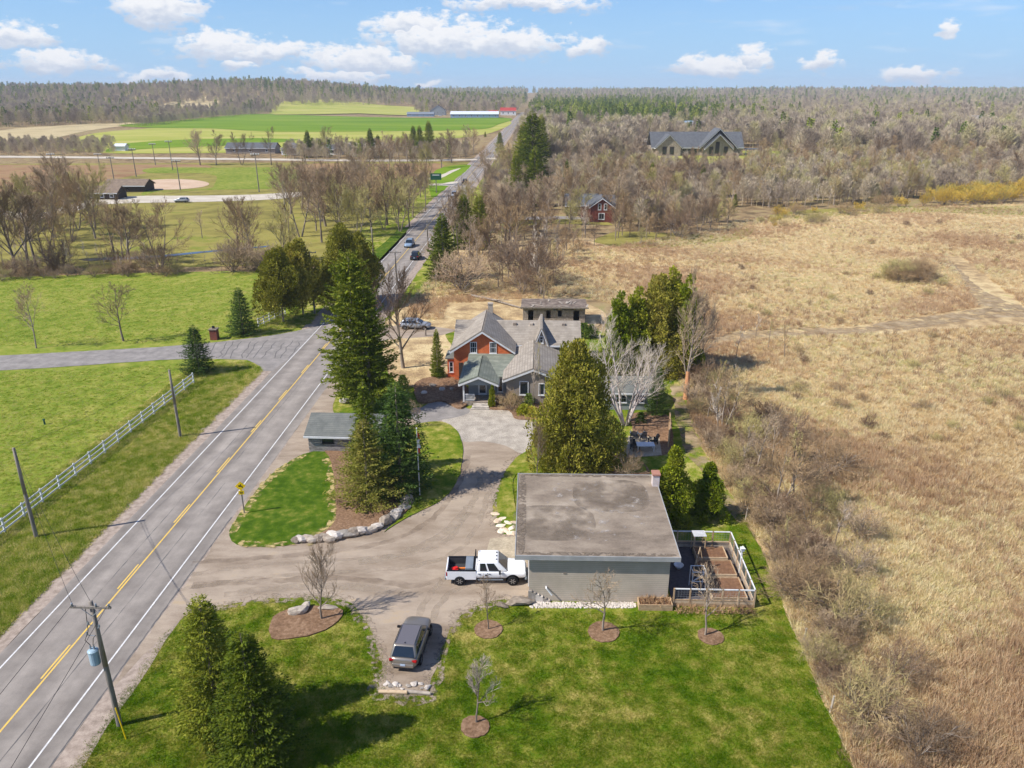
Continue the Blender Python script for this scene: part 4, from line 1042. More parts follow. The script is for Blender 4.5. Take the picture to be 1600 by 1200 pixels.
# porch
gp = gable_roof(hs, -1.85, 2.0, -7.8, -.9, 2.85, 3.66, 'shingle_green', ov=.32, name='porch_roof')
mb = MB(); mb.slab([(-1.8, -7.75, 2.72), (1.95, -7.75, 2.72), (.08, -7.75, 3.6)], .1, d=(0, -1, 0)); mb.bx(-1.8, 1.95, -7.75, -7.55, 2.5, 2.73); mb.build('porch_gable', MATS['siding_grey'], hs)
mb = MB(); mb.bx(-1.85, 2.0, -7.8, -5.62, 0, .45); mb.build('porch_deck', MATS['weathered'], hs)
for x in (-1.68, 1.82):
    p = MB(); p.bx(x - .09, x + .09, -7.7, -7.52, .45, 2.5); p.build('porch_post', MATS['trim'], hs)
rl = MB(); rl.bx(-1.58, -.45, -7.66, -7.58, 1.3, 1.38); rl_o = rl.build('porch_railing', MATS['trim'], hs)
rl = MB(); rl.bx(-1.58, -.45, -7.66, -7.58, .6, .66); rl.build('bottom_rail', MATS['trim'], rl_o)
for k in range(8):
    b = MB(); x = -1.5 + k * .145; b.bx(x - .025, x + .025, -7.645, -7.595, .66, 1.3); b.build('baluster', MATS['trim'], rl_o)
for k in range(3):
    s = MB(); s.bx(-.55 - .12 * k, 1.15 + .1 * k, -8.25 - .42 * k, -7.8 - .42 * k, 0, .36 - .12 * k); s.build('step', MATS['pale_stone'], hs, bevel=.03)

mat('chimney_white', [lin(196, 180, 172), lin(214, 204, 198)], scale=3, detail=6, rough=.9)
mat('cap_brick', lin(170, 122, 104), rough=.9)
# ---- garage with a flat gravelled roof
gq = root('garage', (0, 45.6, 0), R(-1.4), 'grey sided garage with a broad flat grey gravelled roof', 'garage')
mb = MB(); mb.bx(1.2, 11.0, 0, .2, 0, 3.75); mb.bx(1.2, 1.4, .2, 11.2, 0, 3.75); mb.bx(10.8, 11.0, .2, 11.2, 0, 3.75); mb.bx(1.4, 10.8, 11.0, 11.2, 0, 3.75)
gw = mb.build('wall', MATS['siding'], gq)
mb = MB(); mb.bx(.26, 11.55, -.40, 11.65, 3.75, 4.02); go_ = mb.build('roof', MATS['flat_roof'], gq)
for (a, b, c, d) in ((.20, .26, -.46, 11.71), (11.55, 11.61, -.46, 11.71), (.26, 11.55, -.46, -.40), (.26, 11.55, 11.65, 11.71)):
    f = MB(); f.bx(a, b, c, d, 3.70, 4.06); f.build('fascia', MATS['fascia'], go_)
c = MB(); c.bx(11.12, 11.66, 9.7, 10.4, 0, 5.0); cc = c.build('chimney', MATS['chimney_white'], gq); c = MB(); c.bx(11.06, 11.72, 9.64, 10.46, 5.0, 5.14); c.build('chimney_cap', MATS['cap_brick'], cc)
for nm, a_ in (('roof_stain', ((3.0, 4.0, 6.2, 5.0), 'stain_patchy')), ('roof_stain', ((7.6, 8.2, 6.0, 5.2), 'stain_patchy')), ('edge_grit', ((.62, 5.6, .62, 11.8), 'edge_patchy')), ('edge_grit', ((5.9, -.12, 11.0, .42), 'edge_patchy')), ('edge_grit', ((5.9, 11.4, 11.0, .4), 'edge_patchy')), ('pale_scuff', ((6.5, 6.0, 9.0, 9.0), 'pale_patchy'))):
    (x_, y_, w_, d_), mm = a_
    zz_ = 4.024 + .003 * len([1 for q_ in go_.children])
    q_ = MB(); k_ = 20
    q_.add([(x_ + w_ / 2 * math.copysign(abs(math.cos(t_)) ** .6, math.cos(t_)), y_ + d_ / 2 * math.copysign(abs(math.sin(t_)) ** .6, math.sin(t_)), zz_) for t_ in [6.2832 * i_ / k_ for i_ in range(k_)]], [tuple(range(k_))]); q_.build(nm, MATS[mm], go_)
for k, y in enumerate((1.0, 5.2)):
    d = MB(); d.bx(1.13, 1.2, y + .6, y + 3.6, .05, 2.6)
    do = d.build('garage_door', MATS['trim'], gq)
    for j in range(3):
        e = MB(); e.bx(1.118, 1.13, y + .6, y + 3.6, .66 + j * .65, .68 + j * .65); e.build('door_seam', MATS['metal_grey'], do)
p = MB(); p.tube((2.42, -.02, 1.25), (2.42, -.22, 1.2), .06, .06, 10); p.tube((2.42, -.22, 1.24), (2.82, -.3, .72), .06, .06, 10); p.build('vent_pipe', MATS['trim'], gq)
b = MB(); b.bx(3.6, 3.8, -.03, 0, 2.3, 2.42); b.build('wall_light', MATS['weathered'], gq)
# stepped block skirting at the corner, where the ground falls away
for k in range(6):
    s = MB(); s.bx(1.15 + k * .26, 1.41 + k * .26, -.16, -.005, 0, .92 - k * .15); s.build('skirting_block', MATS['pale_stone'], gq)

# ---- roadside shed of concrete blocks with a slate-grey roof
sp0 = G(483, 706)
sh = root('block_shed', (sp0.x, sp0.y, 0), R(-3), 'small grey concrete block shed with slate roof beside the road', 'shed')
mb = MB(); mb.bx(.04, 6.9, .04, 5.3, 0, 1.98); mb.slab([(.04, .04, 1.98), (.04, 5.3, 1.98), (.04, 2.67, 2.85)], .15, d=(-1, 0, 0)); mb.slab([(6.9, 5.3, 1.98), (6.9, .04, 1.98), (6.9, 2.67, 2.85)], .15, d=(1, 0, 0))
sw = mb.build('wall', MATS['mortar'], sh)
rb = MB(); rb.box((0, 0, 0), (.39, .05, .185)); bme = rb.mesh('block', MATS['block'])
rb = MB(); rb.box((0, 0, 0), (.05, .39, .185)); bme2 = rb.mesh('block', MATS['block'])
for r_ in range(10):
    for k in range(17):
        x = .2 + k * .4 + (.2 if r_ % 2 else 0)
        if x > 6.75 or (1.3 < x < 2.7 and 5 <= r_ <= 9): continue
        inst(bme, 'block', sw, (x, .03, .1 + r_ * .198))
    for k in range(13):
        y = .25 + k * .4 + (.2 if r_ % 2 else 0)
        if y > 5.2: continue
        inst(bme2, 'block', sw, (.03, y, .1 + r_ * .198))
gable_roof(sh, 0, 6.95, 0, 5.35, 2.02, 3.15, 'shingle_slate', axis='x', ov=.3)
window(sh, 1.45, 2.6, .02, 1.05, 1.9, bars=(0, 0), frame='black')

mat('dark_deck', [lin(96, 84, 74), lin(122, 108, 96), lin(144, 130, 116)], scale=1.2, detail=8, mid=.3, midscale=8, rough=.95)
# ---- ruined outbuilding behind the house
rp = G(817, 506)
ru = root('ruined_outbuilding', (rp.x, rp.y, 0), R(-2), 'derelict open-fronted grey outbuilding with a collapsing flat roof behind the farmhouse', 'outbuilding')
mb = MB()
for (a, b) in ((0, .8), (1.6, 3.6), (4.3, 5.4), (6.0, 7.8), (8.7, 9.6)): mb.bx(a, b, 0, .2, 0, 2.6)
mb.bx(.8, 8.7, 0, .2, 2.2, 2.6); mb.bx(4.3 - .7, 4.3, 0, .2, 0, .9); mb.bx(5.4, 6.0, 0, .2, 0, 1.2)
mb.bx(0, .2, .2, 4.6, 0, 2.6); mb.bx(9.4, 9.6, .2, 4.6, 0, 2.6); mb.bx(0.2, 9.4, 4.4, 4.6, 0, 2.5)
mb.build('wall', MATS['weathered'], ru)
sl = MB(); sl.bx(-.3, 9.9, -.45, 4.7, 2.75, 2.83); sl.build('roof_deck', MATS['dark_deck'], ru)
rr_ = random.Random(4)
for k in range(34):
    x = -.35 + k * .31
    if rr_.random() < .45: continue
    b = MB(); b.box((x, rr_.choice((.2, 2.1, 3.6)) + rr_.uniform(-.3, .3), 2.87 + rr_.uniform(0, .05)), (.24, 1.0 + rr_.random() * 1.2, .05), rr_.uniform(-.5, .5) + rr_.choice((0, 1.5))); b.build('roof_board', MATS['weathered'], ru)
b = MB(); b.bx(-.45, 10.1, -.62, -.5, 2.66, 2.86); b.build('eave_beam', MATS['weathered'], ru)
for x in (-.2, 2.4, 4.9, 7.4, 9.8):
    b = MB(); b.bx(x - .06, x + .06, -.5, 4.6, 2.6, 2.74); b.build('rafter', MATS['weathered'], ru)

# ---- low grey pool house behind the birch
pp = G(948, 640)
ph = root('garden_house', (pp.x, pp.y, 0), R(-2), 'low grey garden house behind the white birch', 'garden house')
mb = MB(); mb.bx(0, 5.0, 0, 4.4, 0, 2.3); w_ = mb.build('wall', MATS['siding_grey'], ph)
gable_roof(ph, 0, 5.0, 0, 4.4, 2.35, 3.3, 'shingle_slate', axis='x', ov=.35)
window(w_, 1.0, 2.2, 0, .9, 2.0); window(w_, 3.0, 4.2, 0, .9, 2.0)

# ---- red brick farmhouse in the wood
bp = G(922, 347)
fb = root('brick_cottage', (bp.x, bp.y, 0), R(-4), 'red brick cottage with white arched windows among the bare trees', 'house')
mb = MB(); gable_wall(mb, 0, 6.4, 0, 0, 4.2, 6.3); mb.bx(0, .2, .2, 8, 0, 4.2); mb.bx(6.2, 6.4, .2, 8, 0, 4.2)
w_ = mb.build('wall', MATS['dark_brick'], fb)
gable_roof(fb, 0, 6.4, 0, 8.4, 4.25, 6.5, 'shingle_dark', ov=.4)
for a in (2.0, 3.6): window(w_, a, a + .9, 0, 3.3, 5.0, bars=(0, 1), fw=.16)
window(w_, 2.2, 3.9, 0, .7, 2.5, bars=(1, 0), fw=.2)
mb = MB(); mb.bx(-2.5, 7, 8.4, 14, 0, 3.6); mb.build('rear_wall', MATS['dark_brick'], fb)
gable_roof(fb, -2.5, 7, 8.4, 14, 3.7, 6.0, 'shingle_dark', axis='x', ov=.4, name='rear_roof')

# ---- stone mansion on the right
mp0 = G(1020, 244)
ms = root('stone_mansion', (mp0.x, mp0.y, 0), 0, 'large stone house with steep dark gables and arched windows', 'house')
mb = MB(); mb.bx(0, 50, 4, 20, 0, 4.6); gable_wall(mb, 2, 15, 0, 0, 5, 10.5, th=4); gable_wall(mb, 27, 44, 0, 0, 5.2, 12.0, th=4)
ww = mb.build('wall', MATS['stone'], ms)
gable_roof(ms, 0, 50, 4, 20, 4.8, 12.2, 'shingle_dark', axis='x', ov=.6, t=.3)
gable_roof(ms, 2, 15, 0, 12, 5.0, 11.0, 'shingle_dark', ov=.9, t=.3, name='gable_roof')
gable_roof(ms, 26, 45, 0, 12, 5.0, 14.2, 'shingle_dark', ov=.9, t=.3, name='gable_roof')
gable_roof(ms, 28.5, 42.5, -1.5, 6, 4.6, 11.2, 'shingle_dark', ov=.7, t=.3, name='gable_roof')
for a in (30.5, 33.8, 38.5): window(ww, a, a + 2.2, -.0, .8, 5 if a != 33.8 else 7.5, bars=(0, 1), frame='dark_wood', fw=.25)
for a in (5, 9): window(ww, a, a + 2.4, 0, .8, 5.0, bars=(1, 1), frame='dark_wood', fw=.25)
for a in (17, 20, 23): window(ww, a, a + 1.8, 4, .8, 3.6, bars=(1, 1), frame='dark_wood', fw=.2)
mb = MB(); mb.bx(51, 60, 2, 10, 3.2, 3.6)
for x in (51.2, 55.5, 59.6): mb.bx(x, x + .4, 2.1, 2.5, 0, 3.2); mb.bx(x, x + .4, 9.4, 9.8, 0, 3.2)
mb.build('pergola', MATS['shingle_dark'], ms)

mat('brown_roof', [lin(120, 104, 88), lin(140, 122, 104)], scale=1, rough=.9)
# ---- far barns and houses
def far_house(name, p, w, d, h, rise, wallm, roofm, label, cat='house', axis='x', rz=0.0, wins=3):
    r = root(name, (p.x, p.y, hz(p.x, p.y)), rz, label, cat)
    mb = MB(); mb.bx(0, w, 0, d, -1, h)
    if axis == 'x':
        mb.slab([(0, 0, h), (0, d, h), (0, d / 2, h + rise)], .2, d=(-1, 0, 0)); mb.slab([(w, d, h), (w, 0, h), (w, d / 2, h + rise)], .2, d=(1, 0, 0))
    else: gable_wall(mb, 0, w, -.01, h - .2, h, h + rise)
    q = mb.build('wall', MATS[wallm], r)
    gable_roof(r, 0, w, 0, d, h + .05, h + rise + .15, roofm, axis=axis, ov=.5, t=.25)
    for k in range(wins):
        x = w * (k + .5) / wins; window(q, x - .7, x + .7, 0, h * .3, h * .72, bars=(0, 0), fw=.15)
    return r
mat('white_roof', lin(214, 220, 226), rough=.5)
far_house('long_barn', G(704, 184), 62, 20, 4.6, 3.0, 'blue_metal', 'white_roof', 'long low barn with a white metal roof beyond the green field', 'barn', wins=8)
far_house('grey_farmhouse', G(672, 180), 22, 16, 6, 7, 'siding_grey', 'shingle_dark', 'grey steep-roofed farmhouse beside the long white barn', 'house', axis='y')
far_house('storage_shed', G(636, 182), 36, 14, 3.5, 2, 'blue_metal', 'metal_grey', 'low blue-grey storage shed in the yard of the grey farmhouse', 'shed', wins=4)
far_house('white_barn', G(782, 180), 22, 18, 6, 4, 'white_paint', 'red_roof', 'white barn with a red roof close to the far road', 'barn')
far_house('red_barn', G(764, 181), 12, 14, 4, 3, 'red_roof', 'red_roof', 'small red barn next to the white red-roofed barn', 'barn')
far_house('blue_barn', G(1060, 203), 24, 16, 4.5, 3, 'siding', 'blue_metal', 'tan barn with a blue metal roof by the pine wood', 'barn', wins=2)
far_house('bungalow', G(985, 197), 22, 12, 3.5, 2.5, 'siding_brown', 'shingle_grey', 'brown bungalow half hidden in front of the pine wood', 'house')
far_house('white_trailer', G(893, 211), 18, 6, 3.0, .5, 'white_paint', 'white_roof', 'long white trailer in the wood along the road', 'trailer', wins=2)
far_house('white_house', G(1520, 195), 26, 14, 5, 4, 'white_paint', 'shingle_grey', 'white house with a grey hipped roof among the trees on the rise', 'house')
far_house('low_shed', G(985, 226), 16, 8, 2.2, 1.4, 'weathered', 'weathered', 'low brown shed in scrub near the stone mansion', 'shed', wins=0)
far_house('white_cottage', G(440, 242), 10, 9, 3.4, 2.4, 'white_paint', 'shingle_grey', 'small white gabled cottage by the side road', 'house', axis='y', wins=2)
far_house('brown_bungalow', G(353, 240), 28, 11, 3.2, 2.4, 'siding_brown', 'shingle_dark', 'brown bungalow with a dark roof by the side road', 'house')
far_house('tan_house', G(545, 244), 18, 10, 4, 2.6, 'siding', 'shingle_grey', 'tan house behind pines along the side road', 'house')
far_house('stone_cottage', G(508, 242), 9, 8, 3.2, 2, 'white_paint', 'shingle_dark', 'whitewashed cottage between hedges along the side road', 'house')
far_house('field_hut', G(180, 236), 6, 5, 3, 1, 'white_paint', 'white_roof', 'white hut at the edge of the green field', 'hut', wins=0)
far_house('dark_cottage', G(885, 337), 9, 8, 3.2, 2.4, 'dark_wood', 'shingle_dark', 'dark roofed cottage beside the red brick cottage', 'house', wins=2)
far_house('park_pavilion', G(122, 312), 13, 7, 2.4, 1.6, 'dark_wood', 'brown_roof', 'brown-roofed park pavilion beside the ball field', 'pavilion', wins=4)
far_house('park_shelter', G(165, 300), 14, 8, 2.4, 1.6, 'dark_wood', 'brown_roof', 'low brown park shelter behind the pavilion', 'shelter', wins=0)

# ================================================================ VEHICLES
WT = MB(); WT.lathe([(.20, -.10), (.33, -.12), (.365, -.08), (.37, 0), (.365, .08), (.33, .12), (.20, .10)], 20)
WR_ = MB(); WR_.lathe([(.21, -.07), (.215, .07), (.19, .095), (.06, .075)], 16)
for k in range(6): WR_.box((.125 * math.cos(k * 1.047), .125 * math.sin(k * 1.047), .095), (.16, .05, .03), k * 1.047)
def rot_mesh(mb): mb.v = [(x, -z, y) for (x, y, z) in mb.v]; return mb      # axle along y, outer face to -y
TYRE = rot_mesh(WT).mesh('tyre', MATS['tyre'], True); RIM = rot_mesh(WR_).mesh('rim', MATS['rim'])

def wheel(parent, x, y, r):
    w = bpy.data.objects.new('wheel', None); COL.objects.link(w); w.parent = parent
    w.location = (x, y, r); k = r / .37; w.scale = (k, k, k)
    if y > 0: w.rotation_euler = (0, 0, math.pi)
    inst(TYRE, 'tyre', w); inst(RIM, 'rim', w)

def loft(parent, name, st, m, sub=1):
    """body shell: stations (x, half width, z bottom, z shoulder, z top, top inset)"""
    mb = MB(); n = 10
    for (x, w, zb, zs, zt, ins) in st:
        ring = [(-w * .86, zb), (-w * .99, zb + (zs - zb) * .35), (-w, zb + (zs - zb) * .75), (-w * .97, zs), (-(w - ins), zt)]
        ring = ring + [(-y, z) for (y, z) in ring[::-1]]
        mb.v += [(x, y, z) for (y, z) in ring]
    for i in range(len(st) - 1):
        for k in range(n): mb.f.append((i * n + k, i * n + (k + 1) % n, (i + 1) * n + (k + 1) % n, (i + 1) * n + k))
    mb.f.append(tuple(range(n - 1, -1, -1))); mb.f.append(tuple((len(st) - 1) * n + k for k in range(n)))
    mb.m = [0] * len(mb.f)
    me_o = mb.build(name, MATS[m], parent, smooth=True, sub=sub)
    for k in (0, len(mb.f) - 1): pass
    return me_o

def frustum(parent, name, b, t, m, bevel=.05):
    """cabin: b=(x0,x1,half w,z), t=(x0,x1,half w,z)"""
    mb = MB()
    vs = [(b[0], -b[2], b[3]), (b[1], -b[2], b[3]), (b[1], b[2], b[3]), (b[0], b[2], b[3]), (t[0], -t[2], t[3]), (t[1], -t[2], t[3]), (t[1], t[2], t[3]), (t[0], t[2], t[3])]
    mb.add(vs, [(3, 2, 1, 0), (4, 5, 6, 7), (0, 1, 5, 4), (1, 2, 6, 5), (2, 3, 7, 6), (3, 0, 4, 7)])
    return mb.build(name, MATS[m], parent, bevel=bevel, seg=5, smooth=True)

def panel(parent, name, quad, m, t=.012):
    mb = MB(); q = [Vector(p) for p in quad]
    n_ = (q[1] - q[0]).cross(q[2] - q[0]).normalized()
    mb.slab([p + n_ * t for p in q], t * 2); return mb.build(name, MATS[m], parent, bevel=.006, seg=1)

def face_pt(b, t, side, u, v):
    """point on cabin face: side in 'L','R','F','B'; u along, v up"""
    lo_ = {'R': (Vector((b[0], -b[2], b[3])), Vector((b[1], -b[2], b[3]))), 'L': (Vector((b[1], b[2], b[3])), Vector((b[0], b[2], b[3]))),
           'F': (Vector((b[1], -b[2], b[3])), Vector((b[1], b[2], b[3]))), 'B': (Vector((b[0], b[2], b[3])), Vector((b[0], -b[2], b[3])))}[side]
    hi_ = {'R': (Vector((t[0], -t[2], t[3])), Vector((t[1], -t[2], t[3]))), 'L': (Vector((t[1], t[2], t[3])), Vector((t[0], t[2], t[3]))),
           'F': (Vector((t[1], -t[2], t[3])), Vector((t[1], t[2], t[3]))), 'B': (Vector((t[0], t[2], t[3])), Vector((t[0], -t[2], t[3])))}[side]
    return lo_[0].lerp(lo_[1], u).lerp(hi_[0].lerp(hi_[1], u), v)

def glazing(c, b, t, spans, rear=True):
    for s in ('L', 'R'):
        for (u0, u1) in spans:
            if s == 'L': u0, u1 = 1 - u1, 1 - u0
            panel(c, 'side_window', [face_pt(b, t, s, u, v) for (u, v) in ((u0, .12), (u1, .12), (u1, .86), (u0, .86))], 'glass')
    panel(c, 'windscreen', [face_pt(b, t, 'F', u, v) for (u, v) in ((.05, .05), (.95, .05), (.93, .92), (.07, .92))], 'glass')
    if rear: panel(c, 'rear_window', [face_pt(b, t, 'B', u, v) for (u, v) in ((.07, .10), (.93, .10), (.9, .9), (.1, .9))], 'glass')

def arch(c, x, w, r):
    for s in (-1, 1):
        mb = MB(); n = 14
        vs = [(x + r * math.cos(math.pi * k / n), s * (w + .004), r * .86 + r * math.sin(math.pi * k / n)) for k in range(n + 1)]
        mb.add(vs + [(x - r * .98, s * (w + .004), .26), (x + r * .98, s * (w + .004), .26)], [tuple(range(n + 3)) if s > 0 else tuple(range(n + 2, -1, -1))]); mb.slab(vs, .05, d=(0, s, 0))
        mb.build('wheel_arch', MATS['black'], c)

def suv(name, loc, rz, paint, roofm, label, group=None, Ln=4.6, Wd=1.86, Ht=1.66, plate=True):
    c = root(name, loc, rz, label, 'car', group)
    w, h2 = Wd / 2, Ln / 2
    loft(c, 'body', [(-h2, w * .80, .42, .80, .93, .10), (-h2 + .10, w * .93, .30, .90, 1.02, .08), (-h2 + .5, w, .24, .93, 1.05, .07), (-.4, w, .22, .92, 1.03, .07), (h2 - 1.5, w, .22, .90, 1.02, .08), (h2 - .85, w * .985, .24, .86, .99, .12), (h2 - .40, w * .95, .26, .80, .93, .18), (h2 - .15, w * .86, .30, .72, .84, .22), (h2 - .0, w * .66, .38, .60, .70, .16)], paint)
    b = (-h2 + .12, h2 - 1.22, w * .92, .98); t = (-h2 + .55, h2 - 2.05, w * .74, Ht)
    frustum(c, 'cabin', b, t, paint, .15)
    glazing(c, b, t, ((.10, .25), (.28, .55), (.57, .84)))
    rf = panel(c, 'roof', [(t[0] + .08, -t[2] + .07, t[3] + .004), (t[1] - .06, -t[2] + .07, t[3] + .004), (t[1] - .06, t[2] - .07, t[3] + .004), (t[0] + .08, t[2] - .07, t[3] + .004)], roofm, .006)
    for s in (-1, 1):
        r_ = MB(); r_.path([(t[0] + .15, s * (t[2] - .05), t[3] + .01), (t[0] + .25, s * (t[2] - .05), t[3] + .07), (t[1] - .25, s * (t[2] - .05), t[3] + .07), (t[1] - .15, s * (t[2] - .05), t[3] + .01)], [.022] * 4, 6); r_.build('roof_rail', MATS['black'], c)
        m_ = MB(); m_.box((h2 - 1.62, s * (w + .08), 1.06), (.14, .22, .15)); m_.build('wing_mirror', MATS['black'], c, bevel=.03)
        l = MB(); l.box((-h2 + .10, s * w * .74, .86), (.16, w * .42, .15), s * .22); l.build('tail_light', MATS['tail_red'], c, bevel=.03)
        l = MB(); l.box((h2 - .34, s * w * .70, .70), (.26, w * .30, .11), -s * .55); l.build('headlight', MATS['lamp_glass'], c, bevel=.03)
        panel(c, 'sill_trim', [(-h2 + .5, s * (w + .002), .24), (h2 - .7, s * (w + .002), .24), (h2 - .7, s * (w + .002), .36), (-h2 + .5, s * (w + .002), .36)][::1 if s < 0 else -1], 'black', .01)
    b_ = MB(); b_.box((-h2 + .02, 0, .52), (.12, w * 1.5, .26)); b_.build('bumper', MATS[paint], c, bevel=.05)
    b_ = MB(); b_.box((-h2 - .0, 0, .36), (.12, w * 1.3, .12)); b_.build('bumper_guard', MATS['black'], c, bevel=.03)
    if plate:
        p = MB(); p.box((-h2 - .05, 0, .62), (.02, .32, .15)); p.build('number_plate', MATS['plate'], c)
    a = MB(); a.cone((t[0] + .25, 0, t[3]), (t[0] + .05, 0, t[3] + .12), .05); a.build('aerial', MATS['black'], c)
    for x in (-h2 + .85, h2 - .88):
        arch(c, x, w * .975, .42)
        for s in (-1, 1): wheel(c, x, s * (w - .06), .35)
    return c

suv('parked_suv', G(644, 1012), R(83), 'taupe_car', 'taupe_roof', 'taupe grey sport utility vehicle parked on the gravel drive beside the lawn')

def pickup(loc, rz):
    c = root('pickup_truck', loc, rz, 'white crew pickup truck with open cargo bed parked against the grey garage', 'truck')
    w = 1.0
    # forward of the bed: cab base and bonnet
    loft(c, 'body', [(-.92, w * .99, .46, 1.12, 1.18, .03), (-.86, w, .46, 1.12, 1.18, .03), (-.2, w, .44, 1.12, 1.18, .03), (1.0, w, .44, 1.12, 1.19, .05), (1.35, w, .46, 1.10, 1.20, .09), (2.2, w * .99, .48, 1.05, 1.16, .14), (2.70, w * .97, .50, 1.0, 1.11, .18), (2.86, w * .90, .52, .94, 1.04, .18), (2.93, w * .80, .54, .86, .95, .14)], 'white_car')
    # cargo bed: floor, sides, tailgate
    b = MB(); b.bx(-2.85, -.74, -.80, .80, .62, .68); b.build('bed_floor', MATS['bed_liner'], c)
    for s in (-1, 1):
        q = MB(); q.slab([(-2.88, s * w, .50), (-.72, s * w, .50), (-.72, s * w, 1.20), (-2.88, s * w, 1.22)][::1 if s < 0 else -1], .05); q.build('bed_side', MATS['white_car'], c, bevel=.02)
        q = MB(); q.bx(-2.83, -.74, min(s * .80, s * .945), max(s * .80, s * .945), .60, 1.18); q.build('bed_liner', MATS['bed_liner'], c)
        q = MB(); q.bx(-2.88, -.73, min(s * .80, s * .99), max(s * .80, s * .99), 1.185, 1.235); q.build('bed_rail', MATS['black'], c, bevel=.01)
        l = MB(); l.box((-2.87, s * .93, .98), (.10, .16, .34)); l.build('tail_light', MATS['tail_red'], c, bevel=.02)
        l = MB(); l.box((2.78, s * .72, .84), (.18, .26, .22), -s * .3); l.build('headlight', MATS['lamp_glass'], c, bevel=.03)
        m_ = MB(); m_.box((1.02, s * 1.13, 1.22), (.14, .24, .26)); m_.build('wing_mirror', MATS['black'], c, bevel=.04)
        for (x0, x1) in ((-.60, .10), (.14, 1.02)):
            f = .0
            panel(c, 'door_seam', [(x1, s * (w + .001), .55), (x1 + .018, s * (w + .001), .55), (x1 + .018, s * (w + .001), 1.1), (x1, s * (w + .001), 1.1)][::1 if s < 0 else -1], 'bed_liner', .004)
            hnd = MB(); hnd.box((x0 + .12, s * (w + .02), 1.0), (.18, .03, .035)); hnd.build('door_handle', MATS['black'], c)
        panel(c, 'sill_trim', [(-.6, s * (w + .002), .46), (1.25, s * (w + .002), .46), (1.25, s * (w + .002), .56), (-.6, s * (w + .002), .56)][::1 if s < 0 else -1], 'metal_grey', .01)
        e = MB(); e.box((.0, s * (w + .012), .90), (.16, .012, .13)); e.build('door_emblem', MATS['bed_liner'], c)
    q = MB(); q.bx(-2.93, -2.83, -.93, .93, .55, 1.22); q.build('tailgate', MATS['white_car'], c, bevel=.03)
    q = MB(); q.bx(-3.03, -2.93, -.95, .95, .46, .66); q.build('rear_bumper', MATS['metal_grey'], c, bevel=.03)
    q = MB(); q.bx(2.84, 2.98, -.90, .90, .42, .64); q.build('front_bumper', MATS['metal_grey'], c, bevel=.04)
    q = MB(); q.bx(2.86, 2.93, -.56, .56, .66, .98); q.build('grille', MATS['black'], c, bevel=.02)
    bb = (-.72, 1.62, w * .96, 1.12); tt = (-.60, .86, w * .82, 1.90)
    frustum(c, 'cab', bb, tt, 'white_car', .12)
    glazing(c, bb, tt, ((.12, .36), (.42, .76)))
    for y in (-.45, 0, .45):
        l = MB(); l.box((tt[1] - .10, y, 1.90), (.10, .12, .05)); l.build('roof_lamp', MATS['black'], c, bevel=.01)
    for y in (-.6, .6):
        l = MB(); l.box((tt[0] + .10, y, 1.90), (.10, .08, .05)); l.build('roof_lamp', MATS['black'], c, bevel=.01)
    # headache rack behind the cab
    r_ = MB()
    for s in (-1, 1): r_.tube((-.80, s * .88, 1.2), (-.80, s * .82, 1.92), .04, .04, 6)
    r_.tube((-.80, -.82, 1.9), (-.80, .82, 1.9), .04, .04, 6); r_.tube((-.80, -.85, 1.45), (-.80, .85, 1.45), .03, .03, 6)
    r_.build('headache_rack', MATS['black'], c)
    t_ = MB(); t_.bx(-1.52, -.95, -.78, .78, 1.20, 1.36); t_.build('tool_box', MATS['metal_grey'], c, bevel=.02)
    for x in (-1.93, 1.95):
        arch(c, x, w * .99, .50)
        for s in (-1, 1): wheel(c, x, s * (w - .05), .40)
    f = MB(); f.bx(-2.42, -2.38, -.98, -.72, .12, .5); f.build('mud_flap', MATS['black'], c)
    return c
TL = G(762, 905); TP = Vector((-1.90, 48.35, 0))
pickup(TP, 0)
cg = MB(); cg.box((0, 0, .08), (.5, .45, .16), .2); cg.box((.1, .02, .2), (.3, .3, .1), .5)
o = cg.build('tool_bag', MATS['red'], bevel=.04); o.location = TP + Vector((-2.35, -.05, .69)); tag(o, 'red tool bag lying in the pickup bed', 'bag')
cg = MB()
cg.box((0, 0, .05), (1.1, .14, .09), .03); o = cg.build('timber_plank', MATS['orange'], bevel=.01); o.location = TP + Vector((-1.95, .12, .69)); tag(o, 'short orange plank lying in the pickup bed', 'plank')
cg = MB(); cg.path([(0, 0, .03), (.5, .1, .05), (1.0, 0, .03)], [.03] * 3, 6); o = cg.build('hose', MATS['weathered']); o.location = TP + Vector((-2.6, -.45, .69)); tag(o, 'pale coiled strap lying in the pickup bed', 'strap')

for nm, pxy, rz, paint, label in (('blue_suv', (640, 385), R(90) - ROAD_AZ + math.pi, 'blue_car', 'pale blue sport utility vehicle driving towards the house on the road'),
                                  ('black_suv', (650, 404), R(90) - ROAD_AZ, 'dark_car', 'black sport utility vehicle driving away along the road'),
                                  ('silver_van', (709.5, 307), R(90) - ROAD_AZ + math.pi, 'silver_car', 'silver car on the road by the park entrance'),
                                  ('dark_hatchback', (727, 286), R(90) - ROAD_AZ, 'dark_car', 'small dark car farthest along the road past the park entrance'),
                                  ('parked_sedan', (650, 513), R(-5), 'silver_car', 'silver car parked on the pad behind the bare tree'),
                                  ('park_car', (284, 316), R(178), 'silver_car', 'pale car on the park road by the ball field')):
    p = G(*pxy)
    suv(nm, p, rz, paint, paint, label, None, 4.7, 1.86, 1.5 if 'sedan' in nm or 'park_car' in nm else 1.68)
for pxy, label in (((688, 181.5), 'white truck parked in the farmyard by the grey steep-roofed farmhouse'), ((1043, 202), 'white car parked beside the blue-roofed barn')):
    suv('far_car', G(*pxy), R(20), 'white_car', 'white_car', label)

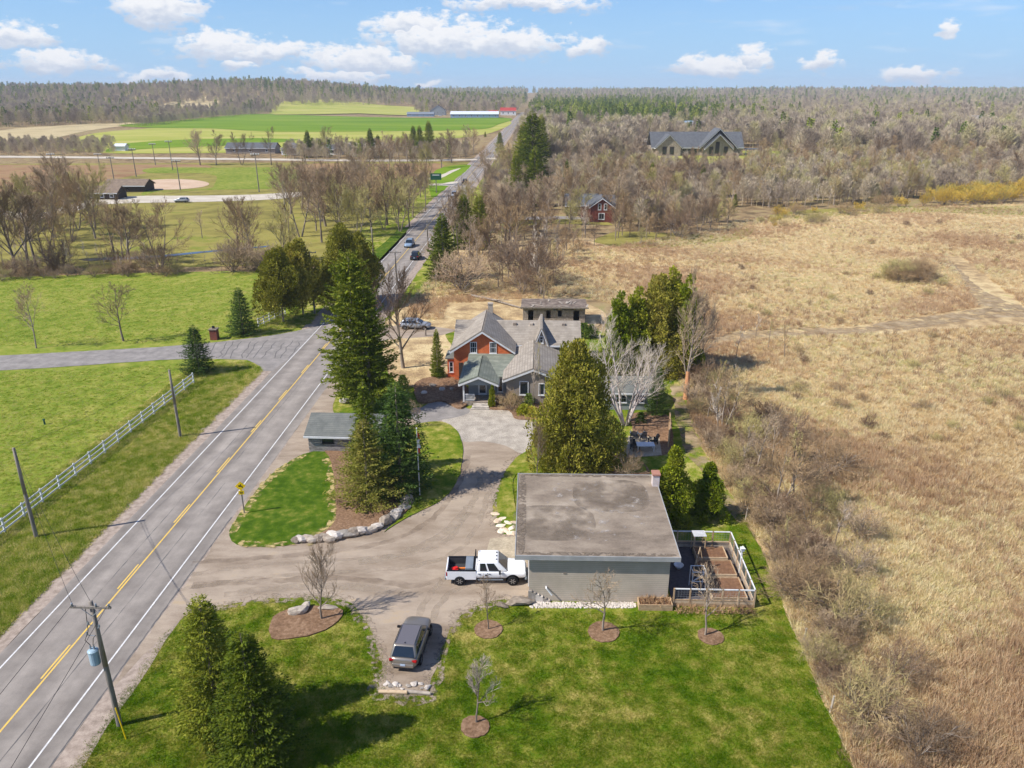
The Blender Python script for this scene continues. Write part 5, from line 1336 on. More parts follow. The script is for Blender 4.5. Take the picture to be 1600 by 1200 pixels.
# ================================================================ POLES, SIGNS, FENCES
def upole(base, top_px, label, arm=True, trans=False, dx=0.0, name='utility_pole', group=None):
    b = G(*base); h = height(base, top_px)
    r = root(name, b, -ROAD_AZ, label, 'pole', group)
    p = MB(); p.path([(0, 0, -.1), (0, 0, h * .5), (0, 0, h)], [.16, .14, .11], 10); p.build('shaft', MATS['wood_pole'], r, smooth=True)
    if arm:
        a = MB(); a.box((.05, -.16, h - .25), (2.2, .10, .12)); ao = a.build('cross_arm', MATS['wood_pole'], r)
        br_ = MB(); br_.tube((-.55, -.14, h - .3), (0, -.14, h - .85), .02, .02, 5); br_.tube((.65, -.14, h - .3), (0, -.14, h - .85), .02, .02, 5); br_.build('brace', MATS['metal_grey'], ao)
        for x in (-.95, .35, 1.05):
            i_ = MB(); i_.lathe([(.03, 0), (.07, .03), (.04, .08), (.06, .12), (.03, .2)], 8, (x, -.16, h - .19)); i_.build('insulator', MATS['metal_grey'], ao, smooth=True)
    if trans:
        t_ = MB(); t_.lathe([(.05, 0), (.26, .02), (.27, .08), (.27, .82), (.29, .84), (.29, .9), (.2, .98), (.05, 1.0)], 16, (-.48, -.05, h * .52)); to = t_.build('transformer', MATS['transformer'], r, smooth=False)
        for k in (-.1, .1):
            i_ = MB(); i_.lathe([(.04, 0), (.06, .05), (.04, .1), (.06, .15), (.02, .3)], 8, (-.48 + k, -.05, h * .52 + .97)); i_.build('bushing', MATS['metal_grey'], to)
        w_ = MB(); w_.path([(-.55, -.05, h * .52 + 1.25), (-.75, -.1, h * .52 + 1.6), (-.45, -.1, h * .78), (-.3, -.1, h - .4)], [.018] * 4, 5); w_.path([(-.4, -.05, h * .52 + 1.25), (-.3, -.05, h * .72), (-.1, -.1, h * .75)], [.018] * 3, 5); w_.build('jumper_wire', MATS['black'], r)
        for k, (x, z) in enumerate(((-.35, .82), (-.55, .74), (.22, .80))):
            i_ = MB(); i_.tube((0, -.05, h * z), (x, -.1, h * z + .1), .025, .025, 5); i_.lathe([(.03, 0), (.06, .06), (.03, .2)], 8, (x, -.1, h * z + .1)); i_.build('cut_out', MATS['metal_grey'], r)
    return r, b + Vector((0, 0, h))
p1, t1 = upole((187, 1133), (140, 940), 'wooden utility pole carrying a pale blue transformer and crossarm', True, True)
p2, t2 = upole((57, 840), (25, 700), 'wooden utility pole just outside the white fence, wired to the transformer pole', False)
p3, t3 = upole((282, 683), (268, 578), 'bare wooden utility pole near the end of the white fence and the spruce', False)
p4, t4 = upole((492, 490), (484, 392), 'wooden utility pole standing by the trees at the neighbour driveway')
p5_, t5 = upole((620, 445), (621, 392), 'wooden utility pole with crossarm across the road from the parked silver car', True)
for k, (b_, t_, l_) in enumerate((((669, 392), (668, 345), 'utility pole beside the tall spruce where the black car drives'), ((701, 338), (700, 318), 'short utility pole halfway to the park entrance'),
                                  ((722, 302), (721, 274), 'slim utility pole opposite the park entrance'), ((584, 408), (582, 355), 'grey pole with a small white box on the green roadside strip'))):
    upole(b_, t_, l_, k < 2)
o = MB(); o.tube((0, 0, 0), (-.35, .25, 2.0), .035, .035, 8); o = o.build('guy_guard', MATS['sign_yellow']); o.location = G(197, 1155); tag(o, 'yellow plastic guy wire guard stuck in the lawn beside the transformer pole', 'guy guard')

def wire(a, b, sag, label, r=.012):
    pts = [a.lerp(b, k / 16) - Vector((0, 0, sag * 4 * (k / 16) * (1 - k / 16))) for k in range(17)]
    mb = MB(); mb.path(pts, [r] * 17, 4); o = mb.build('power_line', MATS['black']); return tag(o, label, 'power line', 'power lines along the road')
for dx_, dz in ((-.9, -.05), (.3, -.6)):
    wire(t1 + Vector((dx_, -.16, dz)), t2 + Vector((0, 0, dz * .5)), .7, 'black overhead wire strung from the transformer pole across the road')
wire(t2, t3, .5, 'black overhead wire strung between the two poles by the white fence')
wire(t1 + Vector((1.0, -.16, -.05)), Vector((t1.x + 6, -22, t1.z)), .8, 'black overhead wire running from the crossarm out of view')
wire(t1 + Vector((-.9, -.16, -.05)), Vector((t1.x - 1.5, -22, t1.z)), .8, 'black overhead wire running from the crossarm out of view')

# yellow warning sign on the island
sb = G(382, 803)
sr = root('warning_sign', sb, R(8), 'yellow diamond warning sign with a small tab below on a wooden post', 'sign')
p = MB(); p.bx(-.045, .045, -.02, .06, 0, 3.0); p.build('post', MATS['wood_pole'], sr)
s = MB(); s.box((0, -.045, 2.72), (.62, .03, .62), 0, 0, 0, R(45)); so = s.build('diamond_plate', MATS['sign_yellow'], sr)
s = MB()
s.box((0, -.064, 2.70), (.30, .008, .055)); s.box((.02, -.064, 2.80), (.055, .008, .22)); s.box((-.10, -.064, 2.76), (.12, .008, .10)); s.box((.13, -.064, 2.62), (.07, .008, .12))
s.build('symbol', MATS['black'], so)
s = MB(); s.box((0, -.045, 2.10), (.46, .03, .36)); st_ = s.build('tab_plate', MATS['sign_yellow'], sr)
s = MB(); s.box((0, -.064, 2.16), (.30, .008, .05)); s.box((0, -.064, 2.05), (.24, .008, .05)); s.build('lettering', MATS['black'], st_)

# flagpole with a limp flag
fp = G(656, 775)
fr = root('flagpole', fp, 0, 'tall pale flagpole with a limp red and white flag beside the drive', 'flagpole')
p = MB(); p.path([(0, 0, 0), (0, 0, 3.4), (0, 0, 6.6)], [.05, .04, .03], 8); p.lathe([(.01, 0), (.07, .05), (.05, .11), (.01, .13)], 8, (0, 0, 6.58)); p.build('pole', MATS['white_paint'], fr)
mb = MB(); n = 9
for k in range(n + 1):
    z = 6.3 - k * .22; wv_ = .10 + .10 * math.sin(k * .8) ** 2
    mb.v += [(.05, 0, z), (.05 + wv_ * .5, .08 * math.sin(k), z - .03), (.06 + wv_, -.09 * math.cos(k * 1.3), z - .08), (.05 + wv_ * 1.1, .06, z - .12)]
for k in range(n):
    for j in range(3): mb.f.append((4 * k + j, 4 * k + j + 1, 4 * k + 5 + j, 4 * k + 4 + j)); mb.m.append(0 if (k < 3 or k > 6) else 1)
mb.build('flag', [MATS['red'], MATS['white_paint']], fr, smooth=True)

def rail_fence(name, pts, n, label, hgt=1.35, rails=3, m='white_paint', pw=.13, cat='fence'):
    a, b = Vector(pts[0]), Vector(pts[1]); a.z = b.z = 0
    d = b - a; rz = math.atan2(d.y, d.x); L_ = d.length
    r = root(name, a, rz, label, cat)
    pm = MB(); pm.bx(-pw / 2, pw / 2, -pw / 2, pw / 2, 0, hgt); pm.lathe([(pw * .75, 0), (pw * .75, .03), (.02, .11)], 4, (0, 0, hgt)); pme = pm.mesh('post', MATS[m])
    sp_ = L_ / (n - 1)
    rm = MB(); rm.box((sp_ / 2, -.0, 0), (sp_ - pw, .04, .14)); rme = rm.mesh('rail', MATS[m])
    for k in range(n):
        inst(pme, 'post', r, (k * sp_, 0, 0))
        if k < n - 1:
            for j in range(rails): inst(rme, 'rail', r, (k * sp_, 0, .32 + j * (hgt - .42) / (rails - 1)))
    return r
fa, fb_ = G(19.5, 824), G(303, 599)
dd = (fb_ - fa).normalized()
rail_fence('rail_fence', (fa - dd * 13.2, fb_), 20, 'long white three-rail fence along the pasture ending at the spruce')
rail_fence('rail_fence', (G(404, 511), G(446, 491)), 6, 'short white three-rail fence under the cedars past the neighbour driveway')

# brick gate pillar by the neighbour's drive
gp_ = G(336, 530); r = root('gate_pillar', gp_, 0, 'brick gate pillar with a stone cap beside the neighbour driveway', 'pillar')
p = MB(); p.bx(-.5, .5, -.5, .5, 0, 1.5); p.build('shaft', MATS['dark_brick'], r); p = MB(); p.bx(-.6, .6, -.6, .6, 1.5, 1.65); p.build('cap', MATS['stone'], r, bevel=.03)
p = MB(); p.bx(-.15, .15, -.15, .15, 1.65, 2.0); p.build('lantern', MATS['black'], r, bevel=.03)

# ---- vegetable garden
V0, V1 = Vector((11.35, 44.95, 0)), Vector((16.95, 44.75, 0)); V2, V3 = Vector((17.25, 52.3, 0)), Vector((11.7, 52.5, 0))
for (a, b, n, lb, gate) in ((V0, V1, 5, 'timber and mesh garden fence with a boarded foot facing the lawn', True), (V1, V2, 6, 'timber and mesh garden fence along the dry field side of the raised beds', False), (V2, V3, 4, 'timber and mesh garden fence behind the raised beds near the round cedars', False)):
    d = b - a; rz = math.atan2(d.y, d.x); L_ = d.length
    r = root('garden_fence', a, rz, lb, 'fence')
    for k in range(n + 1):
        p = MB(); p.bx(-.05, .05, -.05, .05, 0, 1.5); o = p.build('post', MATS['timber'], r); o.location = (k * L_ / n, 0, 0)
    for z in (.55, 1.46):
        p = MB(); p.bx(.05, L_ - .05, -.035, .035, z - .04, z + .04); p.build('rail', MATS['white_paint'] if z > 1 else MATS['timber'], r)
    wr_ = MB()
    for k in range(int(L_ / .2)): wr_.box((.1 + k * .2, 0, 1.0), (.008, .008, .86))
    for j in range(5): wr_.box((L_ / 2, 0, .66 + j * .18), (L_ - .1, .008, .008))
    o = wr_.build('wire_mesh', MATS['mesh_wire'], r); o['kind'] = 'stuff'
    if gate or True:
        for j in range(2):
            p = MB(); p.bx(.05, L_ - .05, -.02, .02, .04 + j * .24, .26 + j * .24); p.build('foot_board', MATS['timber'] if gate else MATS['weathered'], r)
sheet('garden_soil', [V0, V1, V2, V3], 0.03, 'soil_dark', smooth=False)
for (x0, x1, y0, y1, lb) in ((14.2, 16.6, 50.3, 51.9, 'timber raised bed of brown soil at the back of the fenced garden'), (14.0, 16.7, 48.1, 50.0, 'timber raised bed of brown soil in the middle of the fenced garden'), (14.2, 16.7, 45.3, 47.8, 'large timber raised bed with bare soil next to the front garden fence')):
    r = root('raised_bed', ((x0 + x1) / 2, (y0 + y1) / 2, 0.03), R(-1), lb, 'raised bed', 'raised beds in the fenced garden')
    w_, d_ = (x1 - x0) / 2, (y1 - y0) / 2
    for (a, b, c, e) in ((-w_, w_, -d_, -d_ + .06), (-w_, w_, d_ - .06, d_), (-w_, -w_ + .06, -d_ + .06, d_ - .06), (w_ - .06, w_, -d_ + .06, d_ - .06)):
        p = MB(); p.bx(a, b, c, e, 0, .42); p.build('board', MATS['timber'], r)
    p = MB(); p.bx(-w_ + .06, w_ - .06, -d_ + .06, d_ - .06, 0, .33); p.build('soil', MATS['soil'], r)
# trellises
def frame_obj(name, bars, m, loc, label, cat, rad=.03, rz=0):
    r = root(name, loc, rz, label, cat)
    for (a, b) in bars:
        p = MB(); p.tube(a, b, rad, rad, 6); p.build('bar', MATS[m], r)
    return r
q = G(1080, 925)
frame_obj('garden_trellis', [((0, 0, 0), (0, 0, 1.7)), ((.95, 0, 0), (.95, 0, 1.7)), ((0, .8, 0), (0, .8, 1.7)), ((.95, .8, 0), (.95, .8, 1.7)), ((0, 0, 1.7), (.95, 0, 1.7)), ((0, .8, 1.7), (.95, .8, 1.7)), ((0, 0, 1.7), (0, .8, 1.7)), ((.95, 0, 1.7), (.95, .8, 1.7)), ((0, 0, .9), (.95, 0, .9)), ((0, 0, .9), (.95, 0, 1.7))], 'white_paint', q, 'white box-frame trellis standing on the dark garden soil', 'trellis')
q = G(1090, 896)
frame_obj('bean_tripod', [((-.5, -.3, 0), (0, 0, 2.3)), ((.5, -.3, 0), (0, 0, 2.3)), ((0, .5, 0), (0, 0, 2.3)), ((-.2, .5, 0), (.02, 0, 2.3))], 'timber', q, 'timber bean tripod between the garage and the raised beds', 'bean tripod')
r = root('slatted_rack', G(1090, 862), 0, 'pale slatted rack raised on posts at the back of the fenced garden', 'rack')
for k in range(6):
    p = MB(); p.bx(-.5, .5, -.35 + k * .15, -.27 + k * .15, 1.6, 1.64); p.build('slat', MATS['white_paint'], r)
for (x, y) in ((-.45, -.3), (.45, -.3), (-.45, .45), (.45, .45)):
    p = MB(); p.bx(x - .03, x + .03, y - .03, y + .03, 0, 1.6); p.build('leg', MATS['timber'], r)
o = MB(); o.lathe([(.18, 0), (.34, .25), (.38, .34), (.34, .34), (.2, .1)], 14); o = o.build('garden_tub', MATS['white_paint'], smooth=True); o.location = G(1060, 888); tag(o, 'pale round tub on the dark soil next to the garage wall', 'tub')
o = MB(); o.bx(-.05, .05, -.05, .05, 0, 2.0); o.bx(-.14, .14, -.14, .14, 2.0, 2.25); o.slab([(-.2, -.2, 2.25), (.2, -.2, 2.25), (0, 0, 2.42)], .02, d=(0, 0, 1)); o = o.build('bird_house', MATS['white_paint']); o.location = V1.lerp(V2, .55); tag(o, 'small white birdhouse on a post in the garden fence line', 'birdhouse')
# planter along the garage front
r = root('planter_box', (8.85, 44.45, 0), R(-1.4), 'long timber planter box of dry plants against the garage front', 'planter')
for (a, b, c, e) in ((0, 2.35, 0, .06), (0, 2.35, .84, .9), (0, .06, .06, .84), (2.29, 2.35, .06, .84)):
    p = MB(); p.bx(a, b, c, e, 0, .5); p.build('board', MATS['timber'], r)
p = MB(); p.bx(.06, 2.29, .06, .84, 0, .4); p.build('soil', MATS['soil'], r)
rng = np.random.default_rng(5); n = 260
P = np.stack([rng.uniform(.15, 2.2, n), rng.uniform(.12, .8, n), np.full(n, .38)], 1); D_ = rng.normal(0, .5, (n, 3)) + np.array([0, 0, 1])
V, T = leaf_tris(P, D_, rng.uniform(.2, .6, n), rng.uniform(.01, .03, n), rng); o = inst(npmesh('dry_plants', V, T, MATS['dead_stalk']), 'dry_plants', r); o['kind'] = 'stuff'
n = 900
P = np.stack([rng.uniform(11.5, 16.9, n), rng.uniform(44.0, 44.7, n), np.full(n, .0)], 1); D_ = rng.normal(0, .9, (n, 3)) + np.array([0, 0, .7])
V, T = leaf_tris(P, D_, rng.uniform(.2, .6, n), rng.uniform(.01, .03, n), rng); o = inst(npmesh('dead_stalks', V, T, MATS['dead_stalk']), 'dead_stalks'); o['kind'] = 'stuff'; o['label'] = 'heap of dead brown stalks along the foot of the front garden fence'; o['category'] = 'dead plants'

# ---- rocks
def rock_mesh(seed, m='stone', flat=.7):
    b = bmesh.new(); bmesh.ops.create_icosphere(b, subdivisions=2, radius=1.0)
    rn = random.Random(seed); offs = [Vector((rn.gauss(0, 1), rn.gauss(0, 1), rn.gauss(0, 1))).normalized() for _ in range(9)]
    for v in b.verts:
        d = v.co.normalized(); k = 1.0
        for o_ in offs:
            q_ = d.dot(o_)
            if q_ > .62: k = min(k, .62 / q_ * (1.0 + .05 * math.sin(seed)))
        v.co = d * k * (1 + rn.uniform(-.05, .05)); v.co.z *= flat
    me = bpy.data.meshes.new('stone'); b.to_mesh(me); b.free(); me.materials.append(MATS[m]); return me
RK = [rock_mesh(s, 'stone') for s in (1, 2, 3)] + [rock_mesh(s, 'pale_stone') for s in (4, 5, 6)] + [rock_mesh(7, 'stone', .4), rock_mesh(8, 'flagstone', .22)]
def rock(k, loc, s, rz, label=None, parent=None, name='boulder', group=None):
    o = inst(RK[k], name, parent, loc, rz); o.scale = s if isinstance(s, tuple) else (s, s, s)
    if label: tag(o, label, 'boulder', group)
    return o
wl_pts = [(462, 849), (472, 848), (484, 847), (497, 847), (511, 846), (525, 843), (539, 840), (552, 838), (566, 835), (580, 832), (592, 827), (603, 820), (613, 812), (622, 804), (630, 797), (636, 788)]
w0 = G(*wl_pts[0]); r = root('stone_retaining_wall', w0, 0, 'curved dry wall of pale boulders holding up the mulch bed', 'stone wall')
rn = random.Random(8)
for k, p in enumerate(wl_pts):
    q = G(*p); s = .42 + .2 * rn.random() if k < 4 else .55 + .22 * rn.random()
    rock(rn.choice((3, 4, 5, 1, 0)), (q.x - w0.x, q.y - w0.y + .15, s * .40), (s * 1.3, s * .9, s * .95), rn.uniform(-.4, .4) + (0 if k < 9 else .7), None, r, 'stone')
r2 = rock(1, tuple(G(640, 775) + Vector((0, 0, .3))), (.5, .4, .5), 1.0, 'pale boulder at the end of the rock wall near the flagpole')
rock(4, tuple(G(627, 772) + Vector((0, 0, .4))), (.35, .3, .7), .4, 'upright pale rock under the dark spruce by the flagpole')
rock(0, tuple(G(466, 958) + Vector((0, 0, .25))), (.75, .5, .55), .5, 'brown and white boulder in the mulch bed under the bare tree')
rock(2, tuple(G(478, 950) + Vector((0, 0, .2))), (.5, .4, .4), 1.5, 'smaller rounded rock behind the boulder in the bare tree mulch bed')
rock(6, tuple(G(510, 951) + Vector((0, 0, .12))), (.85, .4, .45), .1, 'low dark flat rock at the back of the bare tree mulch bed')
rock(6, tuple(G(811, 943) + Vector((0, 0, .22))), (1.15, .6, .9), .15, 'big flat-topped boulder beside the garage steps')
rock(6, tuple(G(784, 947) + Vector((0, 0, .1))), (.55, .35, .5), -.3, 'small flat rock next to the flat-topped boulder')
rock(1, tuple(G(806, 836) + Vector((0, 0, .15))), (.28, .24, .3), .3, 'round brown stone at the garage corner by the apron')
rock(3, tuple(G(540, 630) + Vector((0, 0, .3))), (.8, .5, .6), .3, 'pale boulder under the tall spruce behind the shed')
for k, (a, b, s, lb) in enumerate(((676, 606, .5, 'grey boulder on the mulch mound left below the brick wall'), (690, 612, .6, 'pale boulder in the middle of the mulch mound'), (706, 612, .45, 'rock on the mulch mound nearest the porch'), (662, 618, .5, 'rock at the low end of the mulch mound by the walk'))):
    rock((0, 4, 2, 3)[k], tuple(G(a, b) + Vector((0, 0, .35))), (s, s * .7, s * .8), k * 1.2, lb.replace(' left', ''))
fl = G(790, 815); fr_ = root('flagstone_patch', fl, 0, 'patch of pale irregular flagstones beside the garage roof', 'flagstones')
for k, p in enumerate(((774, 803), (784, 811), (776, 815), (793, 818), (783, 822), (800, 826), (791, 829), (804, 817), (797, 833), (782, 831), (803, 834))):
    q = G(*p); rock(7, (q.x - fl.x, q.y - fl.y, .05), (.52, .36, .35), k * .9, None, fr_, 'flagstone')
# pebble strip under the garage wall
rng = np.random.default_rng(9); ico = bmesh.new(); bmesh.ops.create_icosphere(ico, subdivisions=1, radius=1.0)
iv = np.array([v.co[:] for v in ico.verts]); it = np.array([[v.index for v in f.verts] for f in ico.faces]); ico.free()
def pebbles(name, xy, s0, s1, m, label, cat, z=.03):
    n = len(xy); s = rng.uniform(s0, s1, n)
    sc3 = np.stack([s * rng.uniform(.8, 1.4, n), s * rng.uniform(.8, 1.4, n), s * .7], 1)
    V = (iv[None] * sc3[:, None, :] + np.concatenate([xy, np.full((n, 1), z)], 1)[:, None, :]).reshape(-1, 3)
    T = (it[None] + (np.arange(n) * len(iv))[:, None, None]).reshape(-1, 3)
    o = inst(npmesh(name, V, T, MATS[m]), name); o['kind'] = 'stuff'; o['label'] = label; o['category'] = cat; return o
pebbles('pebble_strip', np.stack([rng.uniform(1.3, 8.75, 900), 45.55 - rng.uniform(.1, .75, 900) ** 1.0 - .08], 1), .04, .10, 'pale_stone', 'strip of pale pebbles along the foot of the garage wall', 'pebbles')
# timber stop and white stones at the end of the parking bay
a, b = G(592, 1083), G(673, 1086)
r = root('timber_stop', a, math.atan2((b - a).y, (b - a).x), 'weathered timber log laid across the end of the parking bay', 'log')
L_ = (b - a).length
p = MB(); p.tube((0, 0, .13), (L_ * .55, .02, .13), .12, .12, 10); p.build('log', MATS['timber'], r, smooth=False); p = MB(); p.tube((L_ * .5, .12, .12), (L_, .0, .12), .11, .10, 10); p.build('log', MATS['weathered'], r)
for k in range(16):
    q = G(600 + k * 4.4 + rn.uniform(-2, 2), 1073 + rn.uniform(-5, 5)); s = rn.uniform(.10, .24)
    rock(rn.choice((3, 4, 5)), (q.x, q.y, .026 + s * .3), (s * 1.3, s, s * .8), rn.uniform(0, 6), 'white stone dumped on the gravel in front of the timber log', name='white_stone', group='white stones at the end of the parking bay')

# ---- patio corner
sheet('patio', px((978, 700), (982, 682), (1030, 684), (1034, 712), (980, 716)), 0.04, 'apron', smooth=False, thick=.04)
def adirondack(loc, rz, label, m='black'):
    r = root('garden_chair', loc, rz, label, 'chair', 'dark chairs on the patio corner')
    for k in range(5):
        p = MB(); x = -.24 + k * .12; p.slab([(x - .05, .25, .38), (x + .05, .25, .38), (x + .05, .62, 1.1 - abs(k - 2) * .05), (x - .05, .62, 1.1 - abs(k - 2) * .05)], .025); p.build('back_slat', MATS[m], r)
    p = MB(); p.slab([(-.3, -.35, .46), (.3, -.35, .46), (.3, .3, .34), (-.3, .3, .34)], .03); p.build('seat', MATS[m], r)
    for s in (-1, 1):
        p = MB(); p.bx(s * .36 - .06, s * .36 + .06, -.4, .4, .6, .63); p.build('arm', MATS[m], r)
        p = MB(); p.bx(s * .33 - .04, s * .33 + .04, -.38, -.30, 0, .6); p.build('leg', MATS[m], r); p = MB(); p.bx(s * .33 - .04, s * .33 + .04, .28, .36, 0, .6); p.build('leg', MATS[m], r)
    return r
mat('chair_grey', lin(92, 94, 98), rough=.7)
adirondack(G(990, 684), R(170), 'dark grey slatted garden chair facing the birch', 'chair_grey'); adirondack(G(1003, 685), R(195), 'dark grey slatted garden chair standing beside its twin on the mulch', 'chair_grey')
adirondack(G(992, 704), R(20), 'black garden chair on the pale patio by the white table'); adirondack(G(1020, 694), R(-70), 'black garden chair at the mulch edge of the patio')
r = root('patio_table', G(1008, 704), 0, 'low white rectangular table on the patio', 'table')
p = MB(); p.bx(-.9, .9, -.5, .5, .68, .74); p.build('table_top', MATS['white_paint'], r, bevel=.02)
for (x, y) in ((-.8, -.4), (.8, -.4), (-.8, .4), (.8, .4)):
    p = MB(); p.bx(x - .04, x + .04, y - .04, y + .04, 0, .68); p.build('leg', MATS['white_paint'], r)
a, b = G(1045, 700), G(1046, 672)
r = root('privacy_screen', a, math.atan2((b - a).y, (b - a).x), 'brown timber privacy screen beside the patio', 'screen')
L_ = (b - a).length
for k in range(int(L_ / .16)):
    p = MB(); p.bx(k * .16, k * .16 + .14, -.02, .02, .1, 1.9); p.build('board', MATS['timber'], r)
for x in (0, L_):
    p = MB(); p.bx(x - .06, x + .06, .02, .14, 0, 2.0); p.build('post', MATS['timber'], r)
a = G(960, 842)
# fence posts along the field edge
for k, (x, y, t_) in enumerate(((1165, 812, 795), (1297, 1113, 1090), (1255, 1005, 990), (1048, 700, 0))):
    if not t_: continue
    o = MB(); o.path([(0, 0, 0), (.04, 0, .6), (.06, 0, 1.2)], [.07, .065, .06], 7); o = o.build('fence_post', MATS['weathered']); o.location = G(x, y); tag(o, ('old wooden fence post at the dry field edge near the round cedars', 'old wooden fence post in brush at the lawn corner', 'old wooden fence post in brush beyond the garden fence')[k], 'post')
o = MB(); o.path([(0, 0, 0), (0, 0, 1.1)], [.14, .13], 10); o = o.build('bollard', MATS['weathered']); o.location = G(665, 525); tag(o, 'short wooden bollard by the parking pad behind the house', 'bollard')
o = MB(); o.path([(0, 0, 0), (0, 0, .55)], [.10, .08], 8); o.lathe([(.08, 0), (.16, .05), (.1, .14), (.02, .16)], 8, (0, 0, .5)); o = o.build('well_cap', MATS['green_sign']); o.location = G(70, 663); tag(o, 'small dark green standpipe out in the pasture', 'standpipe')

# ball field floodlights and billboard
for k, (b, t) in enumerate((((158, 272), (153, 240)), ((178, 280), (173, 245)), ((213, 276), (208, 232)), ((243, 258), (241, 224)), ((270, 266), (264, 220)), ((282, 297), (275, 250)), ((405, 300), (402, 240)), ((88, 285), (86, 240)))):
    bb = G(*b); h = height(b, t); r = root('floodlight_mast', bb, 0, 'tall wooden floodlight mast around the ball field', 'floodlight', 'floodlight masts round the ball field')
    p = MB(); p.path([(0, 0, 0), (0, 0, h)], [.22, .14], 8); p.build('mast', MATS['wood_pole'], r)
    p = MB(); p.bx(-1.6, 1.6, -.08, .08, h - .6, h - .4); ao = p.build('cross_arm', MATS['wood_pole'], r)
    for x in (-1.3, -.45, .45, 1.3):
        p = MB(); p.lathe([(.1, 0), (.3, .15), (.32, .4), (.1, .45)], 8, (x, -.1, h - .4)); p.build('lamp', MATS['lamp_glass'], ao)
bb = G(682, 302); r = root('billboard', bb, 0, 'dark green billboard on a tall post at the park entrance', 'billboard')
p = MB(); p.path([(0, 0, 0), (0, 0, 6.0)], [.16, .14], 8); p.build('post', MATS['wood_pole'], r)
p = MB(); p.bx(-1.9, 1.9, -.2, 0, 4.6, 6.8); p.build('panel', MATS['green_sign'], r); p = MB(); p.bx(-1.2, 1.2, -.21, -.2, 6.1, 6.35); p.build('lettering', MATS['white_paint'], r)
# water tower on the skyline
q = G(655, 150); r = root('water_tower', q, 0, 'dark water tower on the wooded skyline', 'water tower')
p = MB(); p.path([(0, 0, 0), (0, 0, 30)], [2, 2], 10); p.build('stem', MATS['shingle_dark'], r); p = MB(); p.lathe([(2, 28), (7, 32), (7.5, 37), (5, 41), (1, 43)], 14); p.build('tank', MATS['shingle_dark'], r)

# ================================================================ PLANTING
def tree_px(name, kit, h0, base, top, label, group=None, wide=1.0, cat='tree', tilt=0.0, rz=None):
    b = G(*base); h = height(base, top); d = ray(*top); b.x = d.x * b.y / d.y      # stand the stem upright under the tip seen in the photo
    return plant(name, kit, b, (h / h0 * wide, h / h0 * wide, h / h0), label, cat, group, rz, tilt)

# evergreens near the house and drive
tree_px('spruce_tree', SPR[0], 10, (303, 1132), (309, 930), 'bushy spruce behind its twin beside the transformer pole', wide=1.02)
tree_px('spruce_tree', SPR[1], 10, (382, 1184), (374, 982), 'bushy spruce in front of its twin on the front lawn', wide=1.12)
tree_px('spruce_tree', SPR_TALL, 18, (545, 634), (543, 393), 'tallest spruce with bare lower trunk between the road and the farmhouse', wide=.98)
tree_px('spruce_tree', SPR_TALL, 18, (566, 640), (566, 440), 'second tall spruce crowded against the tallest one behind the shed', wide=.9)
tree_px('spruce_tree', SPR[2], 10, (622, 768), (617, 598), 'dark green spruce in the mulch bed next to the flagpole', wide=1.1)
tree_px('spruce_tree', SPR[4], 10, (570, 742), (566, 592), 'slim pointed spruce beside the block shed', wide=.95)
tree_px('spruce_tree', SPR[5], 10, (576, 785), (566, 655), 'olive-brown rounded spruce above the boulder wall', wide=1.2)
tree_px('cedar_tree', CED[0], 12, (905, 726), (903, 533), 'huge rounded olive cedar behind the flat-roofed garage', wide=.88)
tree_px('cedar_tree', CED[3], 7, (1060, 820), (1056, 698), 'pointed bushy cedar against the garage corner', wide=1.12)
tree_px('cedar_tree', CED[3], 7, (1114, 808), (1112, 722), 'smaller bushy cedar standing clear of the garage on the lawn edge', wide=1.3)
for k, (b, t, w) in enumerate((((965, 590), (972, 452), .9), ((1000, 585), (1000, 445), .95), ((1030, 580), (1035, 430), .9), ((1060, 578), (1054, 415), .95), ((1075, 585), (1082, 425), .8))):
    tree_px('cedar_tree', CED[4 if k != 2 else 0], 12, b, t, ('yellow-green cedar nearest the derelict outbuilding in the clump behind the birch', 'yellow-green cedar second from the outbuilding in the clump behind the birch', 'broadest olive cedar in the middle of the clump behind the birch', 'tallest cedar of the clump behind the birch', 'cedar of the clump closest to the tall torn tree')[k], 'cedar clump behind the birch', wide=w)
tree_px('spruce_tree', SPR[2], 10, (1031, 648), (1031, 572), 'small dark spruce between the birch and the field edge', wide=.85)
tree_px('cedar_shrub', CED[1], 7, (770, 636), (769, 600), 'narrow bright green column cedar beside the porch steps', wide=.62, cat='shrub')
tree_px('spruce_tree', SPR[0], 10, (681, 590), (681, 513), 'sparse young spruce at the corner of the orange brick wall', wide=.62)
tree_px('spruce_tree', SPR[2], 10, (303, 583), (300, 508), 'blue-green spruce at the end of the long white fence', wide=1.2)
tree_px('spruce_tree', SPR[2], 10, (373, 523), (371, 449), 'blue-green spruce by the brick gate pillar', wide=1.15)
tree_px('cedar_tree', CED[2], 12, (447, 503), (430, 385), 'broad golden-green cedar over the short white fence', wide=1.0)
tree_px('cedar_tree', CED[2], 12, (470, 492), (462, 372), 'tall golden-green cedar leaning over the neighbour driveway entrance', wide=.95)
tree_px('cedar_tree', CED[0], 12, (525, 480), (532, 350), 'olive cedar at the far side of the road beyond the short fence', wide=.95)
tree_px('cedar_tree', CED[2], 12, (555, 470), (560, 362), 'dark olive cedar close to the road edge past the driveway', wide=.85)
tree_px('spruce_tree', SPR[1], 10, (690, 437), (690, 333), 'pointed spruce standing in the rough grass across the road', wide=1.15)
